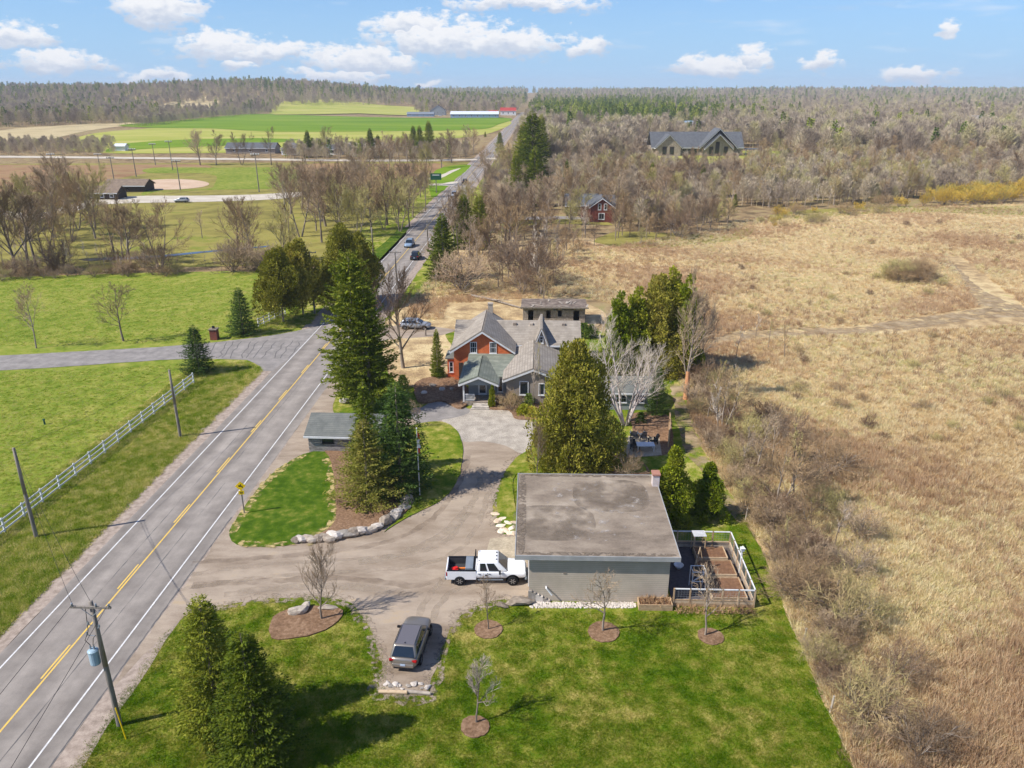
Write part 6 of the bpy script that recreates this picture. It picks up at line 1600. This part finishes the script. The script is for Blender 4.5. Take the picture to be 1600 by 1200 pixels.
for k, (b, t, lb) in enumerate((((722, 388), (724, 303), 'narrow spruce left of its twin'), ((748, 388), (748, 303), 'narrow spruce'), ((805, 322), (806, 236), 'dark spruce'), ((832, 322), (836, 228), 'dark spruce'), ((836, 290), (832, 172), 'dark spruce'), ((815, 285), (818, 190), 'dark spruce'),
                                 ((845, 262), (846, 178), 'dark spruce'), ((890, 320), (886, 248), 'slim'), ((1018, 310), (1020, 252), 'slim'), ((1097, 295), (1100, 258), 'slim'), ((1122, 306), (1122, 270), 'slim'), ((1150, 322), (1150, 302), 'slim'), ((782, 238), (781, 205), 'dark'))):
    tree_px('spruce_tree', SPR[k % 2], 10, b, t, 'pointed spruce of the pair just past the rough grass by the road' if k < 2 else ('dark spruce among the bare trees beside the far stretch of road' if k < 7 or k == 12 else 'lone dark evergreen among the bare trees round the red brick cottage'), ('spruces by the road' if k < 2 else 'evergreens along the road' if k < 7 or k == 12 else 'evergreens in the bare wood'), wide=(1.0, 1.1, .8, 1.0, 1.1, 1.0, .9, .5, .6, 1, .9, 1, 1)[k])
for k, (b, t) in enumerate((((480, 246), (479, 203)), ((578, 247), (577, 200)), ((588, 247), (590, 210)), ((648, 245), (645, 196)), ((668, 242), (669, 188)), ((662, 246), (655, 196)), ((760, 214), (758, 205)))):
    tree_px('spruce_tree', SPR[k % 2], 10, b, t, 'dark evergreen by the houses along the side road', 'evergreens along the side road', wide=1.0)

# the birch, the tree with a torn trunk and bare trees near the house
tree_px('birch_tree', BIRCH, 12, (980, 664), (986, 500), 'white multi-stemmed birch behind the huge cedar', wide=1.0, rz=.4)
tree_px('bare_tree', BARE[1], 14, (1077, 622), (1088, 425), 'tall bare tree with a torn orange trunk at the field edge', wide=.6)
o = MB(); o.path([(0, 0, 0), (.1, .1, 1.5), (.05, .2, 3.4)], [.34, .33, .22], 8); 
mat('torn_wood', [lin(190, 130, 90), lin(210, 156, 110)], scale=4, rough=.9); o = o.build('torn_trunk', MATS['torn_wood']); d = ray(1088, 425); b = G(1077, 622); o.location = (d.x * b.y / d.y - .05, b.y - .35, 0); tag(o, 'split orange stump against the tall bare tree at the field edge', 'stump')
tree_px('bare_tree', BARE[3], 14, (1110, 585), (1108, 455), 'bare grey tree just outside the cedar clump', wide=.8)
tree_px('bare_tree', BARE[0], 14, (620, 575), (622, 425), 'large bare tree between the tall spruce and the parked silver car', wide=.85)
tree_px('bare_tree', SAP[0], 11, (833, 636), (834, 520), 'thin bare tree standing in front of the sided addition', wide=.55)
tree_px('bare_tree', SAP[1], 11, (842, 634), (846, 515), 'thinner bare tree at the addition window', wide=.5)
tree_px('bare_tree', YOUNG, 5.5, (655, 668), (654, 620), 'small bare ornamental tree by the asphalt walk', wide=1.1)
tree_px('bare_tree', YOUNG3, 6, (844, 742), (840, 655), 'feathery upright bare tree beside the garage back corner', wide=.6)
tree_px('bare_shrub', SHRUB[2], 2.6, (985, 745), (985, 708), 'pale bare shrub showing above the garage back edge', cat='shrub', wide=1.0)
tree_px('young_tree', YOUNG, 5.5, (763, 984), (762, 900), 'thin bare young tree in a mulch ring next to the pickup', wide=.8)
tree_px('young_tree', YOUNG, 5.5, (943, 986), (948, 868), 'largest bare young tree in a mulch ring before the garage wall', wide=1.0, rz=1.0)
tree_px('young_tree', YOUNG, 5.5, (1112, 993), (1114, 885), 'bare young tree in a mulch ring before the garden fence', wide=1.0, rz=4.4)
tree_px('young_tree', YOUNG2, 4.3, (742, 1130), (742, 1034), 'bushy pale young tree alone in the front lawn', wide=1.0)
tree_px('young_tree', YOUNG3, 6.0, (495, 968), (490, 850), 'dense vase-shaped bare tree in the oval mulch bed with boulders', wide=.95)
tree_px('young_tree', YOUNG4, 9, (52, 544), (32, 438), 'bare young tree by the neighbour driveway, farther from the road', wide=.85)
tree_px('young_tree', YOUNG4, 9, (190, 533), (175, 438), 'bare spreading young tree halfway along the neighbour driveway', wide=1.15, rz=2)
tree_px('bare_shrub', SHRUB[1], 2.6, (797, 640), (797, 612), 'tan bare round shrub beside the porch', cat='shrub', wide=.85)
# small green shrubs by the house
LEAFY = cedar_mesh(81, h=1.4, r=.8, n=1500, lumps=16, leaf=.14, m='shrub_green'); LIME = cedar_mesh(82, h=1.0, r=.8, n=1500, lumps=16, leaf=.14, m='shrub_lime')
for (x, y, s, k, lb) in ((800, 632, .9, 0, 'dark green shrub under the addition window'), (826, 634, 1.0, 0, 'green shrub at the foot of the thin bare trees'), (818, 648, 1.1, 1, 'yellow-green shrub at the corner of the paved court'), (832, 650, 1.0, 1, 'yellow-green shrub against the huge cedar'),
                         (688, 592, .9, 0, 'green shrub by the brick bay'), (630, 606, 1.1, 0, 'clipped green shrub by the walk steps'), (912, 528, 1.5, 0, 'dark round shrub at the end of the long rear wing'), (925, 527, 1.3, 0, 'round shrub beside the dark one at the rear wing'), (1000, 660, .8, 0, 'low green plant under the birch')):
    plant('garden_shrub', (LEAFY, LIME)[k], G(x, y), s, lb, 'shrub')

# brush and bare trees along the edge of the dry field
rn = random.Random(21)
edge = [G(*p) for p in LAWN_EDGE]
def along(t):
    x = t * (len(edge) - 1); i = min(int(x), len(edge) - 2); return edge[i].lerp(edge[i + 1], x - i)
for k in range(112):
    t = (k + rn.random()) / 112
    p = along(t) + Vector((rn.uniform(.4, 3.2 + 1.5 * t), rn.uniform(-.8, .8), 0))
    plant('brush', SHRUB[rn.choice((0, 0, 1, 2))], p, rn.uniform(.55, 1.0) * (.42 + .58 * min(1, t / .5)), 'tangled bare grey-brown shrub in the brush between lawn and dry field', 'shrub', 'brush along the edge of the dry field', rn.uniform(0, 6))
for k, (x, y, tx, ty) in enumerate(((1180, 745, 1165, 640), (1158, 740, 1160, 655), (1215, 800, 1220, 665), (1238, 790, 1215, 610), (1205, 730, 1195, 620), (1120, 690, 1118, 585), (1130, 670, 1145, 560), (1105, 655, 1100, 540), (1095, 630, 1120, 555), (1303, 855, 1305, 770), (1265, 830, 1250, 745), (1230, 880, 1225, 800), (1355, 1085, 1370, 1020), (1150, 640, 1150, 560))):
    b = G(x, y); h = height((x, y), (tx, ty))
    plant('bare_tree', (BARE[3], SAP[0], BARE_W[1], SAP[1])[k % 4], b, h / (14, 11, 13, 11)[k % 4], 'small bare tree in the brush along the dry field edge', 'tree', 'bare trees in the field-edge brush', rn.uniform(0, 6), .06)
for k, (x, y) in enumerate(((1290, 800), (1340, 840), (1270, 870), (1330, 900), (1250, 940), (1400, 1060), (1360, 1120), (1430, 1180), (1320, 970), (1260, 760), (1300, 740), (1230, 690), (1170, 690), (1195, 660))):
    plant('brush', SHRUB[rn.choice((0, 1, 2))], G(x, y), rn.uniform(.9, 1.5), 'spreading bare shrub standing out in the dry grass', 'shrub', 'shrubs in the dry grass', rn.uniform(0, 6))
for k in range(46):
    q_ = (rn.uniform(1120, 1600), rn.uniform(350, 700))
    if inpoly(q_, [(1090, 545), (1330, 505), (1530, 475), (1600, 470), (1600, 505), (1200, 535)]): continue
    plant('brush', SHRUB[rn.choice((0, 1, 1))], G(*q_), rn.uniform(.3, .6), 'low brown bush scattered through the dry field', 'shrub', 'low bushes in the dry field', rn.uniform(0, 6))
for k in range(16):
    plant('brush', SHRUB[1], G(1395 + rn.uniform(0, 50), 443 - rn.uniform(0, 12)), rn.uniform(.9, 1.5), 'brown shrub in the clump out in the middle of the dry field', 'shrub', 'shrub clump in the dry field')
for (x, y) in ((1200, 545), (1150, 560), (1225, 560), (1180, 530), (1110, 520)):
    plant('sapling', SAP[rn.randint(0, 1)], G(x, y), rn.uniform(.35, .6), 'spindly bare sapling beside the track in the dry field', 'tree', 'saplings by the field track')
# fallen birch log behind the house
a, b = G(737, 464), G(815, 483); o = MB(); o.path([(0, 0, .3), tuple((b - a) * .5 + Vector((0, .3, .35))), tuple((b - a) + Vector((0, 0, .2)))], [.22, .17, .10], 8); o.path([tuple((b - a) * .45 + Vector((0, 0, .4))), tuple((b - a) * .6 + Vector((2, -2, 1.2)))], [.1, .04], 6)
o = o.build('fallen_log', MATS['weathered']); o.location = a; tag(o, 'pale fallen tree trunk lying in the grass behind the farmhouse', 'log')
for k in range(7):
    x, y = 690 + k * 9 + rn.uniform(-4, 4), 530 - k * 3
    pass

# bare trees of the middle distance
KEEP2 = [(918, 400), (920, 346), (956, 346), (958, 375), (954, 400)]
KEEP = [(1000, 262), (1005, 236), (1180, 236), (1180, 262), (1120, 270), (1050, 268)]
def wood(poly, n, kits, h0s, hr, label, group, seed, name='bare_tree', mind=3.0, cat='tree', tilt=.05):
    r_ = random.Random(seed); ps = []; xs_ = [p[0] for p in poly]; ys_ = [p[1] for p in poly]
    for _ in range(n * 40):
        if len(ps) >= n: break
        q = (r_.uniform(min(xs_), max(xs_)), r_.uniform(min(ys_), max(ys_)))
        if not inpoly(q, poly): continue
        w = G(*q)
        if r_.random() > (w.y / G(0, min(ys_)).y) ** .7 or any((w - o_).length < mind for o_ in ps): continue
        if -36.5 < road_off(w) < -24 or inpoly(q, KEEP) or inpoly(q, KEEP2): continue
        ps.append(w)
        k = r_.randrange(len(kits)); h = r_.uniform(*hr)
        plant(name, kits[k], w, (h / h0s[k] * r_.uniform(.8, 1.15), h / h0s[k] * r_.uniform(.8, 1.15), h / h0s[k]), label, cat, group, r_.uniform(0, 6.28), tilt)
    return ps
B4, B4h = BARE + BARE_W, [14, 14, 14, 14, 13, 13]
# creek row and park trees
for k, (b, t) in enumerate((((28, 425), (15, 300)), ((45, 418), (40, 290)), ((72, 408), (65, 310)), ((58, 420), (85, 280)), ((110, 400), (105, 330)), ((195, 408), (180, 300)), ((178, 395), (165, 318)), ((204, 412), (200, 310)), ((252, 420), (245, 318)), ((316, 372), (310, 325)), ((393, 410), (385, 310)), ((440, 408), (430, 315)), ((372, 398), (370, 312)), ((505, 345), (495, 255)),
                                 ((470, 370), (460, 262)), ((528, 352), (520, 262)), ((580, 360), (575, 268)), ((625, 362), (620, 262)), ((605, 352), (600, 258)), ((645, 340), (640, 262)), ((550, 335), (545, 255)), ((665, 330), (655, 262)), ((640, 355), (632, 285)), ((560, 372), (552, 280)))):
    h = height(b, t); i = k % 6
    plant('bare_tree', B4[i], G(*b), h / B4h[i] , 'tall bare tree in the row beside the creek and park', 'tree', 'bare trees along the creek and park')
wood([(0, 432), (0, 415), (200, 415), (400, 412), (480, 410), (480, 425), (200, 428)], 42, SAP + [SHRUB[0]], [11, 11, 2.6], (2.5, 7), 'thin bare sapling in the hedge between pasture and creek', 'hedge saplings by the creek', 31, name='sapling', mind=1.2)
wood([(0, 440), (0, 424), (110, 424), (280, 424), (280, 431), (110, 434)], 30, SHRUB, [2.6, 2.4, 2.8], (1.4, 2.6), 'brown bare bush in the hedge along the far side of the pasture', 'hedge bushes by the pasture', 32, name='bare_shrub', mind=1.5, cat='shrub')
for k, (b, t) in enumerate((((313, 258), (310, 205)), ((338, 258), (335, 205)), ((378, 258), (374, 210)), ((424, 258), (422, 195)), ((512, 246), (508, 198)), ((560, 246), (556, 210)), ((612, 247), (610, 212)), ((690, 262), (690, 210)), ((706, 254), (703, 205)), ((728, 246), (724, 192)), ((740, 240), (738, 200)), ((622, 248), (620, 208)), ((636, 250), (632, 210)), ((600, 250), (598, 206)), ((530, 248), (528, 212)))):
    h = height(b, t); i = k % 6
    plant('bare_tree', B4[i], G(*b), h / B4h[i], 'bare tree by the houses along the side road', 'tree', 'bare trees along the side road')
wood([(430, 345), (440, 300), (640, 268), (690, 285), (640, 345), (560, 380), (470, 385)], 44, B4, B4h, (9, 16), 'bare tree in the wooded park beside the road', 'bare trees in the wooded park', 33, mind=5)
wood([(0, 390), (0, 330), (120, 330), (160, 345), (150, 380), (60, 400)], 18, B4, B4h, (11, 17), 'bare tree of the thicket by the park pavilion', 'bare trees by the pavilion', 34, mind=5)
# the wood round the brick cottage
wood([(735, 330), (765, 262), (800, 250), (1150, 248), (1195, 262), (1150, 300), (1150, 340), (1100, 360), (1000, 376), (960, 372), (965, 350), (905, 352), (870, 335), (800, 335), (770, 345)], 118, B4, B4h, (8, 14), 'bare tree in the wood around the red brick cottage', 'bare trees round the brick cottage', 35, mind=4)
wood([(760, 385), (780, 355), (900, 365), (1000, 380), (900, 400), (860, 470), (780, 440)], 16, SAP, [11, 11], (7, 12), 'slender pale bare tree in the rough grass behind the farmhouse', 'slender trees behind the farmhouse', 36, name='slender_tree', mind=4)
wood([(690, 415), (722, 340), (765, 345), (860, 350), (850, 372), (790, 388), (720, 415)], 24, B4, B4h, (8, 13), 'tall bare tree beside the road near the pair of pointed spruces', 'bare trees by the pair of spruces', 48, name='roadside_tree', mind=3)
wood([(664, 470), (690, 395), (720, 392), (790, 362), (900, 366), (1000, 374), (1130, 364), (1000, 392), (900, 412), (885, 474), (800, 470), (740, 440), (700, 470)], 46, [SAP[0], BARE[3], BARE_W[1], BARE[1], SHRUB[0]], [11, 14, 13, 14, 2.6], (4, 9), 'scrubby bare tree in the rough grass between the road and the brick cottage', 'scrub trees behind the farmhouse', 46, name='scrub_tree', mind=2.5)
wood([(860, 362), (870, 352), (930, 352), (1000, 352), (1130, 345), (1160, 345), (1120, 362), (1000, 374), (920, 368)], 30, B4, B4h, (5, 9), 'low bare tree screening the red brick cottage', 'bare trees before the brick cottage', 47, name='screening_tree', mind=2.5)
tree_px('bare_tree', BARE[2], 14, (850, 462), (845, 370), 'wide bare tree standing over the derelict outbuilding', wide=.9)
tree_px('bare_tree', SAP[0], 11, (916, 372), (912, 318), 'slender bare tree at the corner of the red brick cottage', wide=.9)
tree_px('bare_tree', SAP[1], 11, (962, 376), (964, 322), 'slender bare tree beside the gable of the red brick cottage', wide=1.0)
tree_px('bare_tree', YOUNG4, 9, (932, 385), (930, 345), 'small round bare tree in front of the red brick cottage', wide=1.1)
# pale poplars and willow scrub on the right
wood([(1150, 318), (1170, 262), (1300, 262), (1490, 262), (1500, 290), (1440, 310), (1380, 322), (1220, 330)], 150, SAP + BARE_W[:1], [11, 11, 13], (7, 12), 'slender pale bare poplar in the stand beyond the dry field', 'poplar stand beyond the dry field', 37, name='poplar_tree', mind=2.5)
wood([(1430, 322), (1470, 308), (1600, 300), (1660, 300), (1660, 314), (1600, 317), (1500, 322)], 56, [WILLOW], [5], (4, 6.5), 'golden-twigged willow bush at the far edge of the dry field', 'golden willows at the field edge', 38, name='willow_bush', mind=2.5, cat='shrub')
wood([(1180, 345), (1250, 330), (1430, 320), (1480, 320), (1300, 345), (1200, 360)], 22, [WILLOW, SHRUB[1]], [5, 2.5], (1.5, 4), 'low yellowish bush at the foot of the poplar stand', 'low bushes below the poplars', 39, name='willow_bush', mind=2, cat='shrub')
wood([(1190, 262), (1190, 247), (1600, 246), (1660, 250), (1660, 290), (1500, 296), (1500, 265)], 60, B4, B4h, (8, 13), 'bare tree in the wood behind the golden willows', 'bare trees behind the willows', 40, mind=5)

# far woods: too many to count
rng = np.random.default_rng(77)
FAR = [far_bare(1), far_bare(2), far_bare(3, 14), far_pine(4), far_pine(5, 15, 2.8)]
def forest(name, poly, n, ymax, pine, label, seed, hole=(), smin=.6, smax=1.4):
    r_ = random.Random(seed); pts, rot, sc_l, idx = [], [], [], []
    y0 = G(0, max(p[1] for p in poly)).y; xs_ = [p[0] for p in poly]
    tries = 0
    while len(pts) < n and tries < n * 60:
        tries += 1
        y = math.exp(r_.uniform(math.log(y0), math.log(ymax))) if r_.random() < .75 else r_.uniform(y0, ymax)
        zc = y * CT + CH * ST
        x = (r_.uniform(min(xs_), max(xs_)) - 800) / F * zc
        q = proj(x, y, hz(x, y))
        if not inpoly(q, poly) or any(inpoly(q, h_) for h_ in hole): continue
        if -40 < road_off((x, y)) < -20: continue
        if y > 700 and x > -150 and math.sin(x / 140 + 1.7 * math.sin(y / 310)) * math.sin(y / 190 + x / 400) > .62: continue
        pts.append((x, y, hz(x, y))); rot.append(r_.uniform(0, 6.28)); k = 1.0 + min(1.6, max(0, y - 1200) / 1800)
        sc_l.append(r_.uniform(smin, smax) * (k ** .5))
        pp_ = pine(x, y, q)
        idx.append(r_.choice((3, 4)) if r_.random() < pp_ else r_.choice((0, 1, 2)))
    return scatter(name, FAR, pts, rot, sc_l, idx, label, 'woodland')
fields = [[(95, 230), (150, 206), (410, 184), (795, 186), (765, 212), (500, 236), (120, 240)], [(430, 181), (438, 165), (655, 167), (645, 183)], [(180, 198), (330, 181), (420, 176), (795, 183), (760, 205), (330, 203)], [(0, 228), (130, 205), (260, 191), (100, 195), (0, 203)],
          [(235, 167), (342, 163), (347, 177), (250, 181)], [(630, 186), (632, 176), (800, 178), (800, 190)]]
clear = [[(855, 209), (860, 198), (1175, 197), (1175, 208)], [(985, 258), (990, 228), (1245, 232), (1245, 258)], [(878, 221), (885, 205), (940, 205), (942, 221)], [(1495, 212), (1500, 192), (1572, 192), (1572, 212)], [(1030, 217), (1035, 200), (1125, 200), (1125, 217)], [(972, 210), (975, 195), (1022, 195), (1022, 210)]]
def pine_right(x, y, q):
    u = .5 + .5 * math.sin(x / 60 + 1.0) * math.sin(y / 90)
    band = 1.5 if (826 < q[0] < 1200 and 164 < q[1] < 197) else (.4 if q[1] < 166 else .05)
    return min(.92, band * (.35 + .75 * u) * (1 if band < 1 else 1.0 - .8 * sstep(1020 + 60 * math.sin(y / 37), 1180, q[0])))
forest('woodland', [(800, 262), (832, 160), (832, 130), (1700, 100), (1700, 252), (1190, 250), (1150, 252), (1000, 260)], 17000, 5600, pine_right, 'grey-brown far woodland mixed with dark pines rolling to the horizon', 1, clear)
forest('woodland', [(-100, 200), (-100, 90), (830, 90), (822, 170), (800, 180), (640, 176), (420, 176), (340, 182), (180, 196)], 17000, 5600, lambda x, y, q: .55 if y > 1650 and math.sin(x / 90) * math.sin(y / 120 + .6) > -.1 else .12, 'dark wooded hills behind the green farm fields', 2, fields)
forest('hedgerow', [(-50, 245), (-50, 226), (180, 226), (180, 244)], 260, 640, lambda x, y, q: 0.0, 'thick brown hedge along the side road by the stubble', 3, (), .3, .6)
forest('hedgerow', [(180, 197), (230, 190), (345, 178), (425, 173), (425, 178), (345, 184), (230, 197)], 420, 1500, lambda x, y, q: 0.0, 'brown hedge of bare trees bordering the bright green field', 4, (), .6, .9)
forest('thicket', [(440, 251), (450, 238), (760, 236), (745, 252), (600, 252)], 260, 560, lambda x, y, q: .1, 'bare thicket screening the houses along the side road', 5, (), .35, .75)
forest('thicket', [(740, 300), (770, 245), (800, 250), (1150, 252), (1190, 262), (1150, 310), (1080, 350), (1000, 365), (970, 345), (900, 330), (780, 330)], 750, 460, lambda x, y, q: 0.0, 'dense bare brown undergrowth in the wood round the brick cottage', 6, [[(895, 350), (900, 322), (970, 322), (970, 356)], KEEP, [(985, 258), (990, 234), (1245, 232), (1245, 258)]], .3, .7)
forest('thicket', [(1150, 322), (1170, 258), (1300, 258), (1660, 252), (1660, 290), (1440, 308), (1380, 318), (1220, 326)], 900, 460, lambda x, y, q: 0.0, 'dense bare undergrowth between the pale poplars', 7, (), .3, .75)

# grasses
TUFT = [tuft(1, 30, .55, .28, 'straw', .022, .8), tuft(2, 30, .7, .25, 'straw', .02, .6), tuft(3, 34, .6, .35, 'straw_red', .022, .7), tuft(4, 26, .9, .25, 'straw_red', .018, .45), tuft(5, 22, 1.2, .22, 'weed_stalk', .018, .35)]
def grass(name, n, xr, yr, ok, protos, s0, s1, label, seed, pick=None):
    g_ = np.random.default_rng(seed); pts, rot, sc_l, idx = [], [], [], []
    while len(pts) < n:
        y = yr[0] * (yr[1] / yr[0]) ** g_.uniform(); hw = (y * CT + CH * ST) * .72
        x = g_.uniform(-hw, hw)
        if not xr[0] < x < xr[1]: continue
        if not ok(x, y): continue
        pts.append((x, y, 0.0)); rot.append(g_.uniform(0, 6.28)); sc_l.append(g_.uniform(s0, s1)); idx.append(pick(x, y, g_) if pick else int(g_.integers(len(protos))))
    return scatter(name, protos, pts, rot, sc_l, idx, label, 'grass')
EP = [(p.x, p.y) for p in edge]
def edge_x(y):
    for (x1, y1), (x2, y2) in zip(EP[:-1], EP[1:]):
        if y1 <= y <= y2: return x1 + (x2 - x1) * (y - y1) / (y2 - y1)
    return EP[0][0] if y < EP[0][1] else None
TRK = [(1090, 540), (1150, 518), (1330, 510), (1470, 490), (1530, 480), (1480, 400), (1500, 400), (1600, 478), (1680, 484), (1680, 502), (1380, 522), (1200, 528)]
YARD = [(640, 470), (668, 440), (705, 385), (720, 400), (800, 392), (900, 376), (960, 386), (1000, 378), (1100, 362), (1150, 345), (1180, 340), (1300, 332), (1440, 322), (1700, 316), (1700, 640), (1066, 640), (1060, 560), (1040, 545), (1000, 490), (940, 470), (900, 462), (700, 475), (690, 500), (640, 498)]
def in_dry(x, y):
    ex = edge_x(y)
    if ex is None or y > 88:
        q = proj(x, y); return inpoly(q, YARD) and not inpoly(q, TRK)
    return x > ex + .25 and not inpoly(proj(x, y), TRK)
def pick_dry(x, y, g_):
    v = math.sin(x / 9 + 2 * math.sin(y / 13)) * math.sin(y / 11 + x / 30) + g_.normal(0, .35)
    if g_.uniform() < .02 + .06 * max(0, math.sin(x / 17 + y / 23)): return 4
    return int(g_.integers(2)) if v < .38 else 2 + int(g_.integers(2))
grass('dry_grass', 80000, (-40, 220), (24, 260), in_dry, TUFT, .45, 1.15, 'tall dry tan and russet grass covering the abandoned field', 3, pick_dry)
BL = [tuft(11, 40, .09, .30, 'grass_blade', .012, .9), tuft(12, 40, .12, .32, 'grass_blade', .012, .8)]
LP = [(p.x, p.y) for p in lawn_pts]; DP = [(p.x, p.y) for p in DRIVE]
def on_lawn(x, y): return inpoly((x, y), LP) and not inpoly((x, y), DP) and y < 62 and not (1.0 < x < 17.2 and 44.2 < y < 58) and not any(((x - c_.x) ** 2 + (y - c_.y) ** 2) < r_ * r_ for c_, r_ in RINGS)
RINGS = [(G(763, 984), 1.0), (G(943, 988), 1.1), (G(1110, 995), .9), (G(742, 1136), .86), (G(478, 972), 1.9)]
grass('lawn_grass', 36000, (-26, 24), (24, 62), on_lawn, BL, .7, 1.3, 'short patchy green and straw lawn grass around the garage', 4)
RG = [tuft(13, 40, .22, .35, 'grass_rough', .014, .9), tuft(14, 40, .30, .35, 'grass_rough', .014, .7)]
grass('verge_grass', 16000, (-60, -24), (24, 120), lambda x, y: -45.5 < road_off((x, y)) < -35.8 and not inpoly(proj(x, y), [(0, 552), (280, 536), (500, 505), (500, 520), (430, 585), (385, 566), (0, 582)]), RG, .6, 1.3, 'rough mixed grass on the verge between the white fence and road', 5)
grass('pasture_grass', 20000, (-120, -36), (30, 150), lambda x, y: road_off((x, y)) < -45.2 and proj(x, y)[1] > 434 and not inpoly(proj(x, y), [(-400, 548), (280, 536), (500, 505), (500, 520), (430, 585), (385, 566), (0, 582), (-400, 600)]), RG, .25, .55, 'pale green pasture grass behind the white fence', 6)

# air: pale haze over the whole place
hb = MB(); hb.bx(-5400, 5400, -330, 5700, -1.2, 95)
m = bpy.data.materials.new('haze'); m.use_nodes = True; m.node_tree.nodes.clear()
pv = m.node_tree.nodes.new('ShaderNodeVolumePrincipled'); pv.inputs['Color'].default_value = (.88, .94, 1.0, 1); pv.inputs['Density'].default_value = HAZE; pv.inputs['Anisotropy'].default_value = 0.0
om = m.node_tree.nodes.new('ShaderNodeOutputMaterial'); m.node_tree.links.new(pv.outputs[0], om.inputs['Volume'])
o = hb.build('haze', m); o['kind'] = 'stuff'; o['label'] = 'thin pale haze in the air over the countryside'; o['category'] = 'haze'
